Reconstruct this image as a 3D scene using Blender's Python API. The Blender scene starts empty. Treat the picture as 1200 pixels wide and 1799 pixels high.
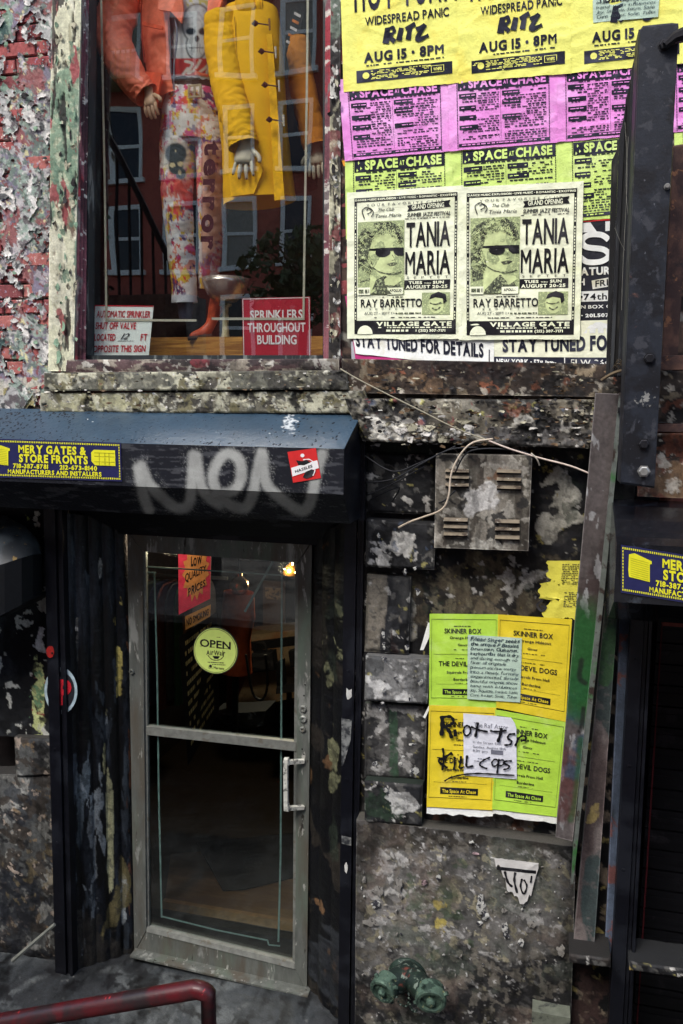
import bpy, math, random
import numpy as np
from mathutils import Matrix, Vector
random.seed(7)
sc = bpy.context.scene

# ------------------------------------------------------------------ camera, sky, sun, exposure
YAW, PITCH, ROLL, FOC = math.radians(14.02), math.radians(6.886), math.radians(0.83), 1450.0
CAM = np.array([0.0, -3.25, 2.74])
_f = np.array([-math.sin(YAW)*math.cos(PITCH), math.cos(YAW)*math.cos(PITCH), -math.sin(PITCH)])
_r0 = np.array([math.cos(YAW), math.sin(YAW), 0.0]); _u0 = np.cross(_r0, _f)
_r = math.cos(ROLL)*_r0 + math.sin(ROLL)*_u0
_u = -math.sin(ROLL)*_r0 + math.cos(ROLL)*_u0
cam_data = bpy.data.cameras.new('camera'); cam = bpy.data.objects.new('camera', cam_data)
sc.collection.objects.link(cam); sc.camera = cam
cam_data.sensor_fit = 'VERTICAL'; cam_data.sensor_height = 36.0; cam_data.lens = FOC/1799*36.0
cam_data.clip_end = 500; cam_data.clip_start = 0.05
Mx = Matrix(((_r[0], _u[0], -_f[0], CAM[0]), (_r[1], _u[1], -_f[1], CAM[1]), (_r[2], _u[2], -_f[2], CAM[2]), (0, 0, 0, 1)))
cam.matrix_world = Mx

world = bpy.data.worlds.new('World'); sc.world = world; world.use_nodes = True
wn = world.node_tree; wn.nodes.clear()
sky = wn.nodes.new('ShaderNodeTexSky'); sky.sky_type = 'NISHITA'; sky.sun_disc = False
SUN_EL, SUN_AZ = math.radians(52), math.radians(205)      # azimuth measured clockwise from +Y
sky.sun_elevation = SUN_EL; sky.sun_rotation = SUN_AZ; sky.dust_density = 2.5; sky.air_density = 1.0
bg = wn.nodes.new('ShaderNodeBackground'); bg.inputs[1].default_value = 0.15
wo = wn.nodes.new('ShaderNodeOutputWorld')
wn.links.new(sky.outputs[0], bg.inputs[0]); wn.links.new(bg.outputs[0], wo.inputs[0])
sd = bpy.data.lights.new('sun', 'SUN'); sd.energy = 1.05; sd.angle = math.radians(24); sd.color = (1, 0.985, 0.95)
sun = bpy.data.objects.new('sun', sd); sc.collection.objects.link(sun)
_s = Vector((math.sin(SUN_AZ)*math.cos(SUN_EL), math.cos(SUN_AZ)*math.cos(SUN_EL), math.sin(SUN_EL)))
sun.rotation_euler = (-_s).to_track_quat('-Z', 'Y').to_euler(); sun.location = (0, -10, 15)
sc.view_settings.view_transform = 'Standard'; sc.view_settings.look = 'None'
sc.view_settings.gamma = 1.0; sc.view_settings.exposure = 1.3
sc.cycles.max_bounces = 8; sc.cycles.transparent_max_bounces = 16

# ------------------------------------------------------------------ pixel <-> place
def P(px, py, Y):
    d = _f*FOC + _r*(px-600) - _u*(py-899.5)
    return CAM + d*((Y-CAM[1])/d[1])
def proj(pts):
    v = np.asarray(pts) - CAM
    z = v@_f
    return 600 + FOC*(v@_r)/z, 899.5 - FOC*(v@_u)/z
def MR(px, py, d, Yg=0.10):          # a point seen mirrored in the shop window, d metres in front of the pane
    p = P(px, py, Yg+d); p[1] = 2*Yg - p[1]; return p
def lin(c):
    c = c/255.0
    return c/12.92 if c <= 0.04045 else ((c+0.055)/1.055)**2.4
def S(r, g, b, k=1.0): return (lin(r)*k, lin(g)*k, lin(b)*k)

# ------------------------------------------------------------------ noise
def _h(ix, iy, seed):
    n = (ix.astype(np.int64)*374761393 + iy.astype(np.int64)*668265263 + seed*974634777) & 0xffffffff
    n = ((n ^ (n >> 13))*1274126177) & 0xffffffff
    n = (n ^ (n >> 16)) & 0xffffffff
    return n/4294967295.0
def vn(x, y, seed=0):
    x = np.asarray(x, float); y = np.asarray(y, float)
    ix = np.floor(x); iy = np.floor(y); fx = x-ix; fy = y-iy
    fx = fx*fx*(3-2*fx); fy = fy*fy*(3-2*fy)
    a = _h(ix, iy, seed); b = _h(ix+1, iy, seed); c = _h(ix, iy+1, seed); d = _h(ix+1, iy+1, seed)
    return (a*(1-fx)+b*fx)*(1-fy) + (c*(1-fx)+d*fx)*fy
def fbm(x, y, sc_, seed=0, oc=5, per=0.6):
    t = 0; a = 1; tot = 0
    for i in range(oc):
        ang = 0.6*i+0.3
        xr = x*math.cos(ang)-y*math.sin(ang); yr = x*math.sin(ang)+y*math.cos(ang)
        t = t + a*vn(xr*sc_+17.3*i, yr*sc_-9.1*i, seed+i*31); tot += a; a *= per; sc_ *= 2.05
    return t/tot
def sst(a, b, x):
    t = np.clip((x-a)/(b-a), 0, 1); return t*t*(3-2*t)

# ------------------------------------------------------------------ materials
MATS = {}
def M(name, col=(0.5, 0.5, 0.5), rough=0.7, metal=0.0, spots=(), var=0.25, vscale=30, bump=0.0, bscale=60, attr=False,
      emit=None, spec=0.28, stretch=(1, 1, 1), bdist=0.003, coat=0.0):
    if name in MATS: return MATS[name]
    m = bpy.data.materials.new(name); m.use_nodes = True; MATS[name] = m
    nt = m.node_tree; N = nt.nodes; L = nt.links; bs = N['Principled BSDF']
    bs.inputs['Roughness'].default_value = rough; bs.inputs['Metallic'].default_value = metal
    bs.inputs['Specular IOR Level'].default_value = spec
    bs.inputs['Coat Weight'].default_value = coat
    geo = N.new('ShaderNodeNewGeometry'); mp = N.new('ShaderNodeMapping'); mp.inputs['Scale'].default_value = stretch
    L.new(geo.outputs['Position'], mp.inputs['Vector'])
    def noise(s, d=6, dist=0.0, off=0.0):
        n = N.new('ShaderNodeTexNoise'); n.inputs['Scale'].default_value = s; n.inputs['Detail'].default_value = d
        n.inputs['Distortion'].default_value = dist; n.inputs['Roughness'].default_value = 0.62
        if off:
            q = N.new('ShaderNodeVectorMath'); q.operation = 'ADD'; q.inputs[1].default_value = (off, off*0.7, -off)
            L.new(mp.outputs[0], q.inputs[0]); L.new(q.outputs[0], n.inputs['Vector'])
        else: L.new(mp.outputs[0], n.inputs['Vector'])
        return n.outputs['Fac']
    def mix(a, b, f, mode='MIX'):
        x = N.new('ShaderNodeMix'); x.data_type = 'RGBA'; x.blend_type = mode
        for s, v in ((x.inputs[0], f), (x.inputs[6], a), (x.inputs[7], b)):
            if hasattr(v, 'is_linked'): L.new(v, s)
            else: s.default_value = v if isinstance(v, float) else (*v, 1)
        return x.outputs[2]
    if attr:
        at = N.new('ShaderNodeVertexColor'); at.layer_name = 'Col'; c = at.outputs[0]
    else: c = tuple(col)
    if var > 0:
        mr = N.new('ShaderNodeMapRange'); mr.inputs[1].default_value = 0.3; mr.inputs[2].default_value = 0.7
        mr.inputs[3].default_value = 1-var; mr.inputs[4].default_value = 1+var
        L.new(noise(vscale), mr.inputs[0])
        g = N.new('ShaderNodeCombineColor')
        for i in range(3): L.new(mr.outputs[0], g.inputs[i])
        c = mix(c, g.outputs[0], 1.0, 'MULTIPLY')
    for i, sp in enumerate(spots):
        col2, s, thr, w = sp[:4]
        rp = N.new('ShaderNodeMapRange'); rp.interpolation_type = 'SMOOTHSTEP'
        rp.inputs[1].default_value = thr-w; rp.inputs[2].default_value = thr+w
        L.new(noise(s, 8, sp[4] if len(sp) > 4 else 0.3, 3.1*(i+1)), rp.inputs[0])
        c = mix(c, tuple(col2), rp.outputs[0])
    if hasattr(c, 'is_linked'): L.new(c, bs.inputs['Base Color'])
    else: bs.inputs['Base Color'].default_value = (*c, 1)
    if bump > 0:
        b = N.new('ShaderNodeBump'); b.inputs['Strength'].default_value = bump; b.inputs['Distance'].default_value = bdist
        L.new(noise(bscale, 8), b.inputs['Height']); L.new(b.outputs[0], bs.inputs['Normal'])
    if emit:
        bs.inputs['Emission Color'].default_value = (*emit[0], 1); bs.inputs['Emission Strength'].default_value = emit[1]
    return m
def glass_mat(name, refl=0.05, tint=(0.93, 0.97, 0.95)):
    m = bpy.data.materials.new(name); m.use_nodes = True; nt = m.node_tree; N = nt.nodes; L = nt.links; N.clear()
    t = N.new('ShaderNodeBsdfTransparent'); t.inputs[0].default_value = (*tint, 1)
    g = N.new('ShaderNodeBsdfGlossy'); g.inputs['Roughness'].default_value = 0.004
    n = N.new('ShaderNodeTexNoise'); n.inputs['Scale'].default_value = 1.7; n.inputs['Detail'].default_value = 1
    ge = N.new('ShaderNodeNewGeometry'); L.new(ge.outputs['Position'], n.inputs['Vector'])
    b = N.new('ShaderNodeBump'); b.inputs['Strength'].default_value = 0.10; b.inputs['Distance'].default_value = 0.02
    L.new(n.outputs['Fac'], b.inputs['Height']); L.new(b.outputs[0], g.inputs['Normal'])
    fr = N.new('ShaderNodeLayerWeight'); fr.inputs[0].default_value = 0.5      # Schlick, the same from both sides
    pw = N.new('ShaderNodeMath'); pw.operation = 'POWER'; pw.inputs[1].default_value = 5; L.new(fr.outputs['Facing'], pw.inputs[0])
    ad = N.new('ShaderNodeMath'); ad.operation = 'ADD'; ad.inputs[1].default_value = 0.04+refl; L.new(pw.outputs[0], ad.inputs[0]); ad.use_clamp = True
    mx = N.new('ShaderNodeMixShader'); L.new(ad.outputs[0], mx.inputs[0]); L.new(t.outputs[0], mx.inputs[1]); L.new(g.outputs[0], mx.inputs[2])
    o = N.new('ShaderNodeOutputMaterial'); L.new(mx.outputs[0], o.inputs[0]); return m

# ------------------------------------------------------------------ objects
ORG = {}
def _link(o, loc, parent):
    sc.collection.objects.link(o); loc = tuple(float(v) for v in loc)
    o.location = loc; ORG[o.name] = Vector(loc)
    if parent is not None:
        o.parent = parent; o.matrix_parent_inverse = Matrix.Translation(-ORG[parent.name])
    return o
def thing(name, label, cat, loc, group=None):
    o = bpy.data.objects.new(name, None); o.empty_display_size = 0.1; _link(o, loc, None)
    return tag(o, label, cat, group)
def tag(o, label=None, cat=None, group=None, kind=None):
    if label: o['label'] = label
    if cat: o['category'] = cat
    if group: o['group'] = group
    if kind: o['kind'] = kind
    return o
def mk(name, V, F_, mats, parent=None, mi=None, cols=None, smooth=False, kind=None, tri=None):
    """V (n,3) array, F_ list of faces (or (m,4)/(m,3) array) -> one mesh object with its origin at its base centre"""
    V = np.asarray(V, float)
    lo = V.min(0); hi = V.max(0); org = np.array([(lo[0]+hi[0])/2, (lo[1]+hi[1])/2, lo[2]])
    me = bpy.data.meshes.new(name)
    if isinstance(F_, np.ndarray):
        k = F_.shape[1]; m = F_.shape[0]
        me.vertices.add(len(V)); me.vertices.foreach_set('co', (V-org).astype(np.float32).ravel())
        me.loops.add(m*k); me.loops.foreach_set('vertex_index', F_.astype(np.int32).ravel())
        me.polygons.add(m); me.polygons.foreach_set('loop_start', np.arange(0, m*k, k, dtype=np.int32))
        me.update(calc_edges=True)
    else:
        me.from_pydata([tuple(v) for v in (V-org)], [], F_); me.update()
    if not isinstance(mats, (list, tuple)): mats = [mats]
    for x in mats: me.materials.append(x)
    if mi is not None: me.polygons.foreach_set('material_index', np.asarray(mi, dtype=np.int32))
    if cols is not None:
        ca = me.color_attributes.new('Col', 'FLOAT_COLOR', 'POINT')
        c4 = np.ones((len(V), 4), np.float32); c4[:, :3] = cols; ca.data.foreach_set('color', c4.ravel())
    if smooth: me.polygons.foreach_set('use_smooth', np.ones(len(me.polygons), dtype=bool))
    o = bpy.data.objects.new(name, me); _link(o, org, parent)
    if kind: o['kind'] = kind
    return o
class MB:
    def __init__(s): s.v = []; s.f = []; s.m = []; s.c = []
    def add(s, V, F_, m=0):
        n = len(s.v); s.v += [tuple(v) for v in V]
        for f in F_: s.f.append(tuple(i+n for i in f)); s.m.append(m)
    def box(s, x0, x1, y0, y1, z0, z1, m=0):
        s.add([(x, y, z) for z in (z0, z1) for y in (y0, y1) for x in (x0, x1)],
              [(0, 2, 3, 1), (4, 5, 7, 6), (0, 1, 5, 4), (2, 6, 7, 3), (0, 4, 6, 2), (1, 3, 7, 5)], m)
    def prism(s, pts, d, m=0):            # pts: world points of the front outline, d: depth along +Y (or a vector)
        n = len(pts); d = np.array([0, d, 0]) if not hasattr(d, '__len__') else np.array(d)
        V = [np.array(p) for p in pts]+[np.array(p)+d for p in pts]
        F_ = [tuple(range(n)), tuple(range(2*n-1, n-1, -1))]+[(i, i+n, (i+1) % n+n, (i+1) % n) for i in range(n)]
        s.add(V, F_, m)
    def bev(s, pts, d, b=0.004, m=0):     # prism with a chamfered front edge
        c = sum(np.array(p) for p in pts)/len(pts); n = len(pts); V = []
        for p in pts:
            p = np.array(p, float); q = c-p; q /= max(np.linalg.norm(q), 1e-6); V.append(p+q*b*1.4)
        for p in pts: V.append(np.array(p, float)+[0, b, 0])
        for p in pts: V.append(np.array(p, float)+[0, d, 0])
        F_ = [tuple(range(n)), tuple(range(3*n-1, 2*n-1, -1))]
        for k in (0, n): F_ += [(i+k, i+n+k, (i+1) % n+n+k, (i+1) % n+k) for i in range(n)]
        s.add(V, F_, m)
    def tube(s, pts, r, n=8, m=0, cap=True, flat=1.0):
        pts = [np.array(p, float) for p in pts]; R = r if hasattr(r, '__len__') else [r]*len(pts)
        V = []; prev = None
        for i, p in enumerate(pts):
            t = pts[min(i+1, len(pts)-1)]-pts[max(i-1, 0)]; t /= max(np.linalg.norm(t), 1e-9)
            ref = prev if prev is not None else (np.array([0, 1., 0]) if abs(t[1]) < 0.9 else np.array([1., 0, 0]))
            a = np.cross(t, ref); a /= max(np.linalg.norm(a), 1e-9); b = np.cross(a, t); prev = b
            for k in range(n):
                th = 2*math.pi*(k+0.5)/n; V.append(p+R[i]*(a*math.cos(th)+b*math.sin(th)*flat))
        F_ = []
        for i in range(len(pts)-1):
            for k in range(n): F_.append((i*n+k, i*n+(k+1) % n, (i+1)*n+(k+1) % n, (i+1)*n+k))
        if cap: F_ += [tuple(range(n-1, -1, -1)), tuple(range((len(pts)-1)*n, len(pts)*n))]
        s.add(V, F_, m)
    def lathe(s, c, prof, n=24, axis='z', m=0, dirv=None):
        c = np.array(c, float)
        if dirv is None: dirv = {'z': (0, 0, 1), 'y': (0, -1, 0), 'x': (1, 0, 0)}[axis]
        d = np.array(dirv, float); d /= np.linalg.norm(d)
        a = np.cross(d, [0, 0, 1.]) if abs(d[2]) < 0.9 else np.array([1., 0, 0]); a /= np.linalg.norm(a); b = np.cross(d, a)
        V = []
        for (r, h) in prof:
            for k in range(n):
                t = 2*math.pi*k/n; V.append(c+d*h+r*(a*math.cos(t)+b*math.sin(t)))
        F_ = [(i*n+k, i*n+(k+1) % n, (i+1)*n+(k+1) % n, (i+1)*n+k) for i in range(len(prof)-1) for k in range(n)]
        s.add(V, F_, m)
    def build(s, name, mats, parent=None, smooth=False, kind=None):
        return mk(name, np.array(s.v), s.f, mats, parent, mi=s.m, smooth=smooth, kind=kind)
def smoothpath(pts, n=6):
    pts = [np.array(p, float) for p in pts]; out = []
    for i in range(len(pts)-1):
        a = pts[max(i-1, 0)]; b = pts[i]; c = pts[i+1]; d = pts[min(i+2, len(pts)-1)]
        for k in range(n):
            t = k/n; out.append(0.5*((2*b)+(-a+c)*t+(2*a-5*b+4*c-d)*t*t+(-a+3*b-3*c+d)*t**3))
    out.append(pts[-1]); return out

# rough sheet: a real, uneven, layered surface between four pixel corners on a plane, optionally a block with sides
def sheet(name, q, Y, fn, parent, mat, cell=0.0045, skirt=0.0, kind=None, Y2=None, keepmask=True):
    Ys = Y if hasattr(Y, '__len__') else (Y,)*4
    A, B, C, D = [np.array(p, float) for p in q] if len(q[0]) == 3 else [P(p[0], p[1], y) for p, y in zip(q, Ys)]
    nu = max(2, int(max(np.linalg.norm(B-A), np.linalg.norm(C-D))/cell)); nv = max(2, int(max(np.linalg.norm(D-A), np.linalg.norm(C-B))/cell))
    u, v = np.meshgrid(np.linspace(0, 1, nu+1), np.linspace(0, 1, nv+1))
    W = (A[None, None]*((1-u)*(1-v))[..., None]+B[None, None]*(u*(1-v))[..., None]+C[None, None]*(u*v)[..., None]+D[None, None]*((1-u)*v)[..., None])
    X = W[..., 0]+0.7*W[..., 1]; Z = W[..., 2]; px, py = proj(W)
    nrm = np.cross(D-A, B-A); nrm /= np.linalg.norm(nrm)
    flat = abs(nrm[2]) > 0.7
    if flat:
        X = W[..., 0]; Z = W[..., 1]
        if nrm[2] < 0: nrm = -nrm
    elif nrm[1] > 0: nrm = -nrm
    disp, col, mask = fn(px, py, X, Z, u, v)
    W = W+disp[..., None]*nrm
    # ragged in-plane jitter so cell edges do not line up
    W[1:-1, 1:-1, 0] += (vn(X*400, Z*400, 5)[1:-1, 1:-1]-0.5)*cell*0.7
    W[1:-1, 1:-1, 1 if flat else 2] += (vn(X*400, Z*400, 9)[1:-1, 1:-1]-0.5)*cell*0.7
    if skirt > 0:
        def pad(Z_): return np.pad(Z_, ((1, 1), (1, 1))+((0, 0),)*(Z_.ndim-2), mode='edge')
        W = pad(W); col = pad(col); mask = pad(mask) if mask is not None else None
        W = pad(W); col = pad(col); mask = pad(mask) if mask is not None else None
        dark = np.median(col.reshape(-1, 3), axis=0)*0.9
        for k in (0, 1):
            for a in (k, -1-k): col[a, k:col.shape[1]-k] = dark; col[k:col.shape[0]-k, a] = dark
        ring = np.zeros(W.shape[:2]); ring[0, :] = ring[-1, :] = 1; ring[:, 0] = ring[:, -1] = 1
        W = W-nrm*skirt*ring[..., None]
    h, w = W.shape[:2]; idx = np.arange(h*w).reshape(h, w)
    Fq = np.stack([idx[:-1, :-1], idx[1:, :-1], idx[1:, 1:], idx[:-1, 1:]], -1).reshape(-1, 4)
    V = W.reshape(-1, 3); cc = col.reshape(-1, 3)
    if mask is not None:
        mk_ = mask.reshape(-1); keep = mk_[Fq].sum(1) >= 3; Fq = Fq[keep]
        used = np.unique(Fq); rm = np.full(len(V), -1); rm[used] = np.arange(len(used)); Fq = rm[Fq]; V = V[used]; cc = cc[used]
    return mk(name, V, Fq, mat, parent, cols=cc, kind=kind)
# layered colour: every layer = (colour, scale, threshold, dict(t=thickness, st=vertical stretch, reg=(cx,cy,rx,ry,k), w=softness))
def layers(base, L, seed=0, rough=0.002, rscale=40, lumpy=0.0, var=0.35, edge=0.0, dirty=1.0, desat=0.25):
    def fn(px, py, X, Z, u, v):
        n = fbm(X, Z, 60, seed, 5)
        col = np.ones(X.shape+(3,))*np.array(base)*(1+(n-0.5)[..., None]*2*var)
        disp = (fbm(X, Z, rscale, seed+3, 5)-0.5)*2*rough + (fbm(X, Z, 7, seed+4, 3)-0.5)*2*lumpy
        if edge > 0:
            e = np.minimum(np.minimum(u, 1-u), np.minimum(v, 1-v)); disp = disp-edge*(1-sst(0, 0.06, e))**2; edk = 1-0.5*(1-sst(0, 0.09, e+(fbm(X, Z, 30, seed+9, 4)-0.5)*0.08))
        for i, (c, s, th, o) in enumerate(L):
            st = o.get('st', 1.0); wx = (fbm(X, Z*st, s*0.6, seed+i+900, 3)-0.5)*1.2/s; f = fbm(X+wx, Z*st-wx, s*0.8, seed+11*i+5, 5, 0.5)
            if 'reg' in o:
                cx, cy, rx, ry, k = o['reg']
                d = np.sqrt(((px-cx)/rx)**2+((py-cy)/ry)**2); f = f+(1-d)*k
                if o.get('only', True): f = np.where(d > 2.2, -9, f)
            w = o.get('w', 0.012); m = sst(th-w, th+w, f)
            if 'reg' in o or s < 20: m = m*(0.5+0.5*sst(0.36, 0.44, fbm(X, Z, 40, seed+i+200, 3)))
            m = m*o.get('a', 0.88)
            cv = np.array(c)*(1+(fbm(X, Z, 90, seed+i+77, 3)-0.5)*2*o.get('v', 0.25))[..., None]
            col = col*(1-m[..., None])+cv*m[..., None]
            disp = disp+m*o.get('t', 0.0)
        dirt = sst(0.42, 0.68, fbm(X, Z*0.35, 5, seed+500, 6))*0.45+sst(0.5, 0.7, fbm(X, Z*0.2, 38, seed+501, 4))*0.25
        col = col*(1-np.clip(dirt, 0, 0.7)*dirty)[..., None]
        if edge > 0: col = col*edk[..., None]
        g = col.mean(-1, keepdims=True); col = col+(g-col)*desat
        return disp, np.clip(col, 0.003, 0.95), None
    return fn
def masked(fn, s, th, seed=50, st=1.0, regs=(), lift=0.0):
    def g(px, py, X, Z, u, v):
        d, c, _ = fn(px, py, X, Z, u, v); f = fbm(X, Z*st, s, seed, 6)
        for (cx, cy, rx, ry, k) in regs:
            r = np.sqrt(((px-cx)/rx)**2+((py-cy)/ry)**2); f = f+np.clip(1-r, 0, 1)*k
        if lift: d = d+lift*(1-sst(th, th+0.04, f))
        return d, c, f > th
    return g
GR = M('grime_paint', attr=True, rough=0.7, var=0.22, vscale=140, bump=0.5, bscale=260)
GRW = M('wet_grime_paint', attr=True, rough=0.45, var=0.35, vscale=160, bump=0.5, bscale=220)

# ------------------------------------------------------------------ lettering
GL = {}
def load_glyphs():
    tmp = []
    chars = ''.join(chr(c) for c in range(33, 127))
    for st, off in (('r', 0.0), ('b', 0.022), ('h', 0.045)):
        for ch in chars:
            cu = bpy.data.curves.new('g', 'FONT'); cu.body = ch; cu.offset = 0.0 if ch in 'MWmw' else off; cu.resolution_u = 3
            o = bpy.data.objects.new('g', cu); sc.collection.objects.link(o); tmp.append((st, ch, o))
    bpy.context.view_layer.update(); dg = bpy.context.evaluated_depsgraph_get()
    for st, ch, o in tmp:
        e = o.evaluated_get(dg); me = e.to_mesh()
        V = np.array([v.co[:2] for v in me.vertices]).reshape(-1, 2)
        T = [tuple(p.vertices) for p in me.polygons]
        if ch in 'MWmw' and st != 'r' and len(V):      # bold by overprinting: the curve offset would fold these letters over
            o_ = 0.016 if st == 'b' else 0.032; n_ = len(V)
            T = T+[tuple(i+n_ for i in f) for f in T]+[tuple(i+2*n_ for i in f) for f in T]; V = np.concatenate([V-[o_, 0], V+[o_, 0], V])
        GL[(st, ch)] = (V, T, V[:, 0].min(), V[:, 0].max()) if len(V) else None
        e.to_mesh_clear()
    for st, ch, o in tmp:
        cu = o.data; bpy.data.objects.remove(o); bpy.data.curves.remove(cu)
load_glyphs()
def layout(s, st='b', gap=0.07, sp=0.3, jit=0.0, shear=0.0):
    """-> list of (V, faces) in em units and total width; cap height 0.729"""
    x = 0; out = []
    for ch in s:
        if ch == ' ': x += sp; continue
        if ch == '*':       # a bullet
            t = np.linspace(0, 2*math.pi, 11)[:-1]; V = np.stack([0.13+0.13*np.cos(t), 0.36+0.13*np.sin(t)], 1); out.append((V+[x, 0], [tuple(range(10))])); x += 0.26+gap; continue
        g = GL.get((st, ch))
        if g is None: continue
        V, T, a, b = g; V = V-[a, 0]
        if jit:
            an = random.uniform(-jit, jit); V = V@np.array([[math.cos(an), math.sin(an)], [-math.sin(an), math.cos(an)]])*random.uniform(1-jit, 1+jit)+[0, random.uniform(-jit, jit)*0.3]
        if shear: V = V+np.stack([V[:, 1]*shear, V[:, 1]*0], 1)
        out.append((V+[x, 0], T)); x += b-a+gap
    return out, max(x-gap, 0.01)
class Poster:
    """a pasted sheet: corners TL,TR,BR,BL in pixels on plane Y; everything else in u (right) v (down) 0..1"""
    def __init__(s, q, Y, wr=0.0015, seed=0, quadW=None, curl=None):
        Ys = Y if hasattr(Y, '__len__') else (Y,)*4
        s.c = quadW if quadW is not None else [P(p[0], p[1], y) for p, y in zip(q, Ys)]; s.wr = wr; s.seed = seed; s.curl = curl
        s.n = np.cross(s.c[3]-s.c[0], s.c[1]-s.c[0]); s.n /= np.linalg.norm(s.n)
        if s.n[1] > 0 and abs(s.n[1]) > 0.2: s.n = -s.n
        s.v = []; s.f = []; s.m = []
        s.w = np.linalg.norm(s.c[1]-s.c[0]); s.h = np.linalg.norm(s.c[3]-s.c[0])
    def at(s, u, v, off=0.0):
        u = np.asarray(u, float); v = np.asarray(v, float)
        A, B, C, D = s.c; W = A*((1-u)*(1-v))[..., None]+B*(u*(1-v))[..., None]+C*(u*v)[..., None]+D*((1-u)*v)[..., None]
        x = u*s.w; z = v*s.h
        d = s.wr*(fbm(x+s.seed, z, 7, s.seed, 3)*2-0.4) + s.wr*0.9*np.clip(1-np.abs(fbm(x*0.5+z*0.3, z, 9, s.seed+8, 2)-0.5)*8, 0, 1)**2
        if s.curl is not None: d = d+s.curl(u, v)
        return W+s.n*(d+off)[..., None]
    def paper(s, name, mat, parent=None, nu=26, nv=34, bot=None, top=None, left=None, right=None, off=0.0):
        u, v = np.meshgrid(np.linspace(0, 1, nu+1), np.linspace(0, 1, nv+1))
        vb = bot(u) if bot else 1.0; vt = top(u) if top else 0.0; v2 = vt+(vb-vt)*v
        ul = left(v2) if left else 0.0; ur = right(v2) if right else 1.0; u2 = ul+(ur-ul)*u
        W = s.at(u2, v2, off); idx = np.arange(W.shape[0]*W.shape[1]).reshape(W.shape[:2])
        F_ = np.stack([idx[:-1, :-1], idx[1:, :-1], idx[1:, 1:], idx[:-1, 1:]], -1).reshape(-1, 4)
        return mk(name, W.reshape(-1, 3), F_, mat, parent, smooth=True)
    def _add(s, uv, F_, m, off):
        uv = np.asarray(uv, float); W = s.at(uv[:, 0], uv[:, 1], off*1.25+0.0004); n = len(s.v); s.v += list(W)
        for f in F_: s.f.append(tuple(i+n for i in f)); s.m.append(m)
    def rect(s, u0, v0, u1, v1, m=0, off=0.0008, rot=0.0):
        a = max(1, int(abs(u1-u0)*s.w/0.02)); b = max(1, int(abs(v1-v0)*s.h/0.02))
        U, V = np.meshgrid(np.linspace(u0, u1, a+1), np.linspace(v0, v1, b+1)); V = V+(U-u0)*rot
        idx = np.arange((a+1)*(b+1)).reshape(b+1, a+1)
        s._add(np.stack([U.ravel(), V.ravel()], 1), np.stack([idx[:-1, :-1], idx[1:, :-1], idx[1:, 1:], idx[:-1, 1:]], -1).reshape(-1, 4).tolist(), m, off)
    def poly(s, pts, m=0, off=0.0010): s._add(pts, [tuple(range(len(pts)))], m, off)
    def ell(s, u, v, ru, rv, m=0, off=0.0010, n=20, a0=0, a1=360):
        t = np.radians(np.linspace(a0, a1, n)); s.poly([(u+ru*math.cos(x), v+rv*math.sin(x)) for x in t], m, off)
    def text(s, t, u0, vb, u1, cap, st='b', m=0, off=0.0014, slope=0.0, fit=True, **kw):
        gs, w = layout(t, st, **kw); k = (u1-u0)/w
        if not fit: k = cap/0.729*s.h/s.w
        for V, T in gs:
            uu = u0+V[:, 0]*k; s._add(np.stack([uu, vb-V[:, 1]/0.729*cap+(uu-u0)*slope], 1), T, m, off)
    def small(s, u0, v, u1, hgt, m=0, off=0.0012, fill=0.8, slope=0.0):   # a line of print too fine to read
        x = u0
        while x < u1:
            w = random.uniform(0.012, 0.05); 
            if random.random() < fill: s.rect(x, v+(x-u0)*slope, min(x+w, u1), v+hgt+(x-u0)*slope, m, off)
            x += w+random.uniform(0.006, 0.016)
    def stroke(s, pts, w, m=0, off=0.002, n=5, wob=0.25):
        pts = smoothpath([np.array(p) for p in pts], n) if len(pts) > 2 else [np.array(p, float) for p in pts]
        L_ = []; asp = s.w/s.h
        for i, p in enumerate(pts):
            t = pts[min(i+1, len(pts)-1)]-pts[max(i-1, 0)]; t = t*[s.w, s.h]; t = t/max(np.linalg.norm(t), 1e-9)
            q = np.array([-t[1]/s.w, t[0]/s.h])*w/2*(1+wob*math.sin(i*1.7)); L_ += [p+q, p-q]
        s._add(L_, [(2*i, 2*i+1, 2*i+3, 2*i+2) for i in range(len(pts)-1)], m, off)
    def ink(s, name, mats, parent):
        if not s.v: return None
        V = np.array(s.v)
        return mk(name, V, s.f, mats, parent, mi=s.m)
def torn(seed, base=1.0, amp=0.03, sc_=9, slope=0.0):
    return lambda u: base+slope*u+amp*(fbm(u, u*0+seed*3.3, sc_, seed, 4)-0.5)*2
def inkmat(name, col, rough=0.8): return M(name, col, rough=rough, var=0.25, vscale=90, spec=0.25, spots=[(tuple(min(1, c*2.2+0.03) for c in col), 7, 0.56, 0.1), (tuple(min(1, c*3+0.12) for c in col), 120, 0.68, 0.03)])
def papermat(name, col, spots=(), bump=0.75): return M(name, col, rough=0.68, var=0.08, vscale=22, spots=spots, bump=bump, bscale=13, bdist=0.010, spec=0.3)
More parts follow.
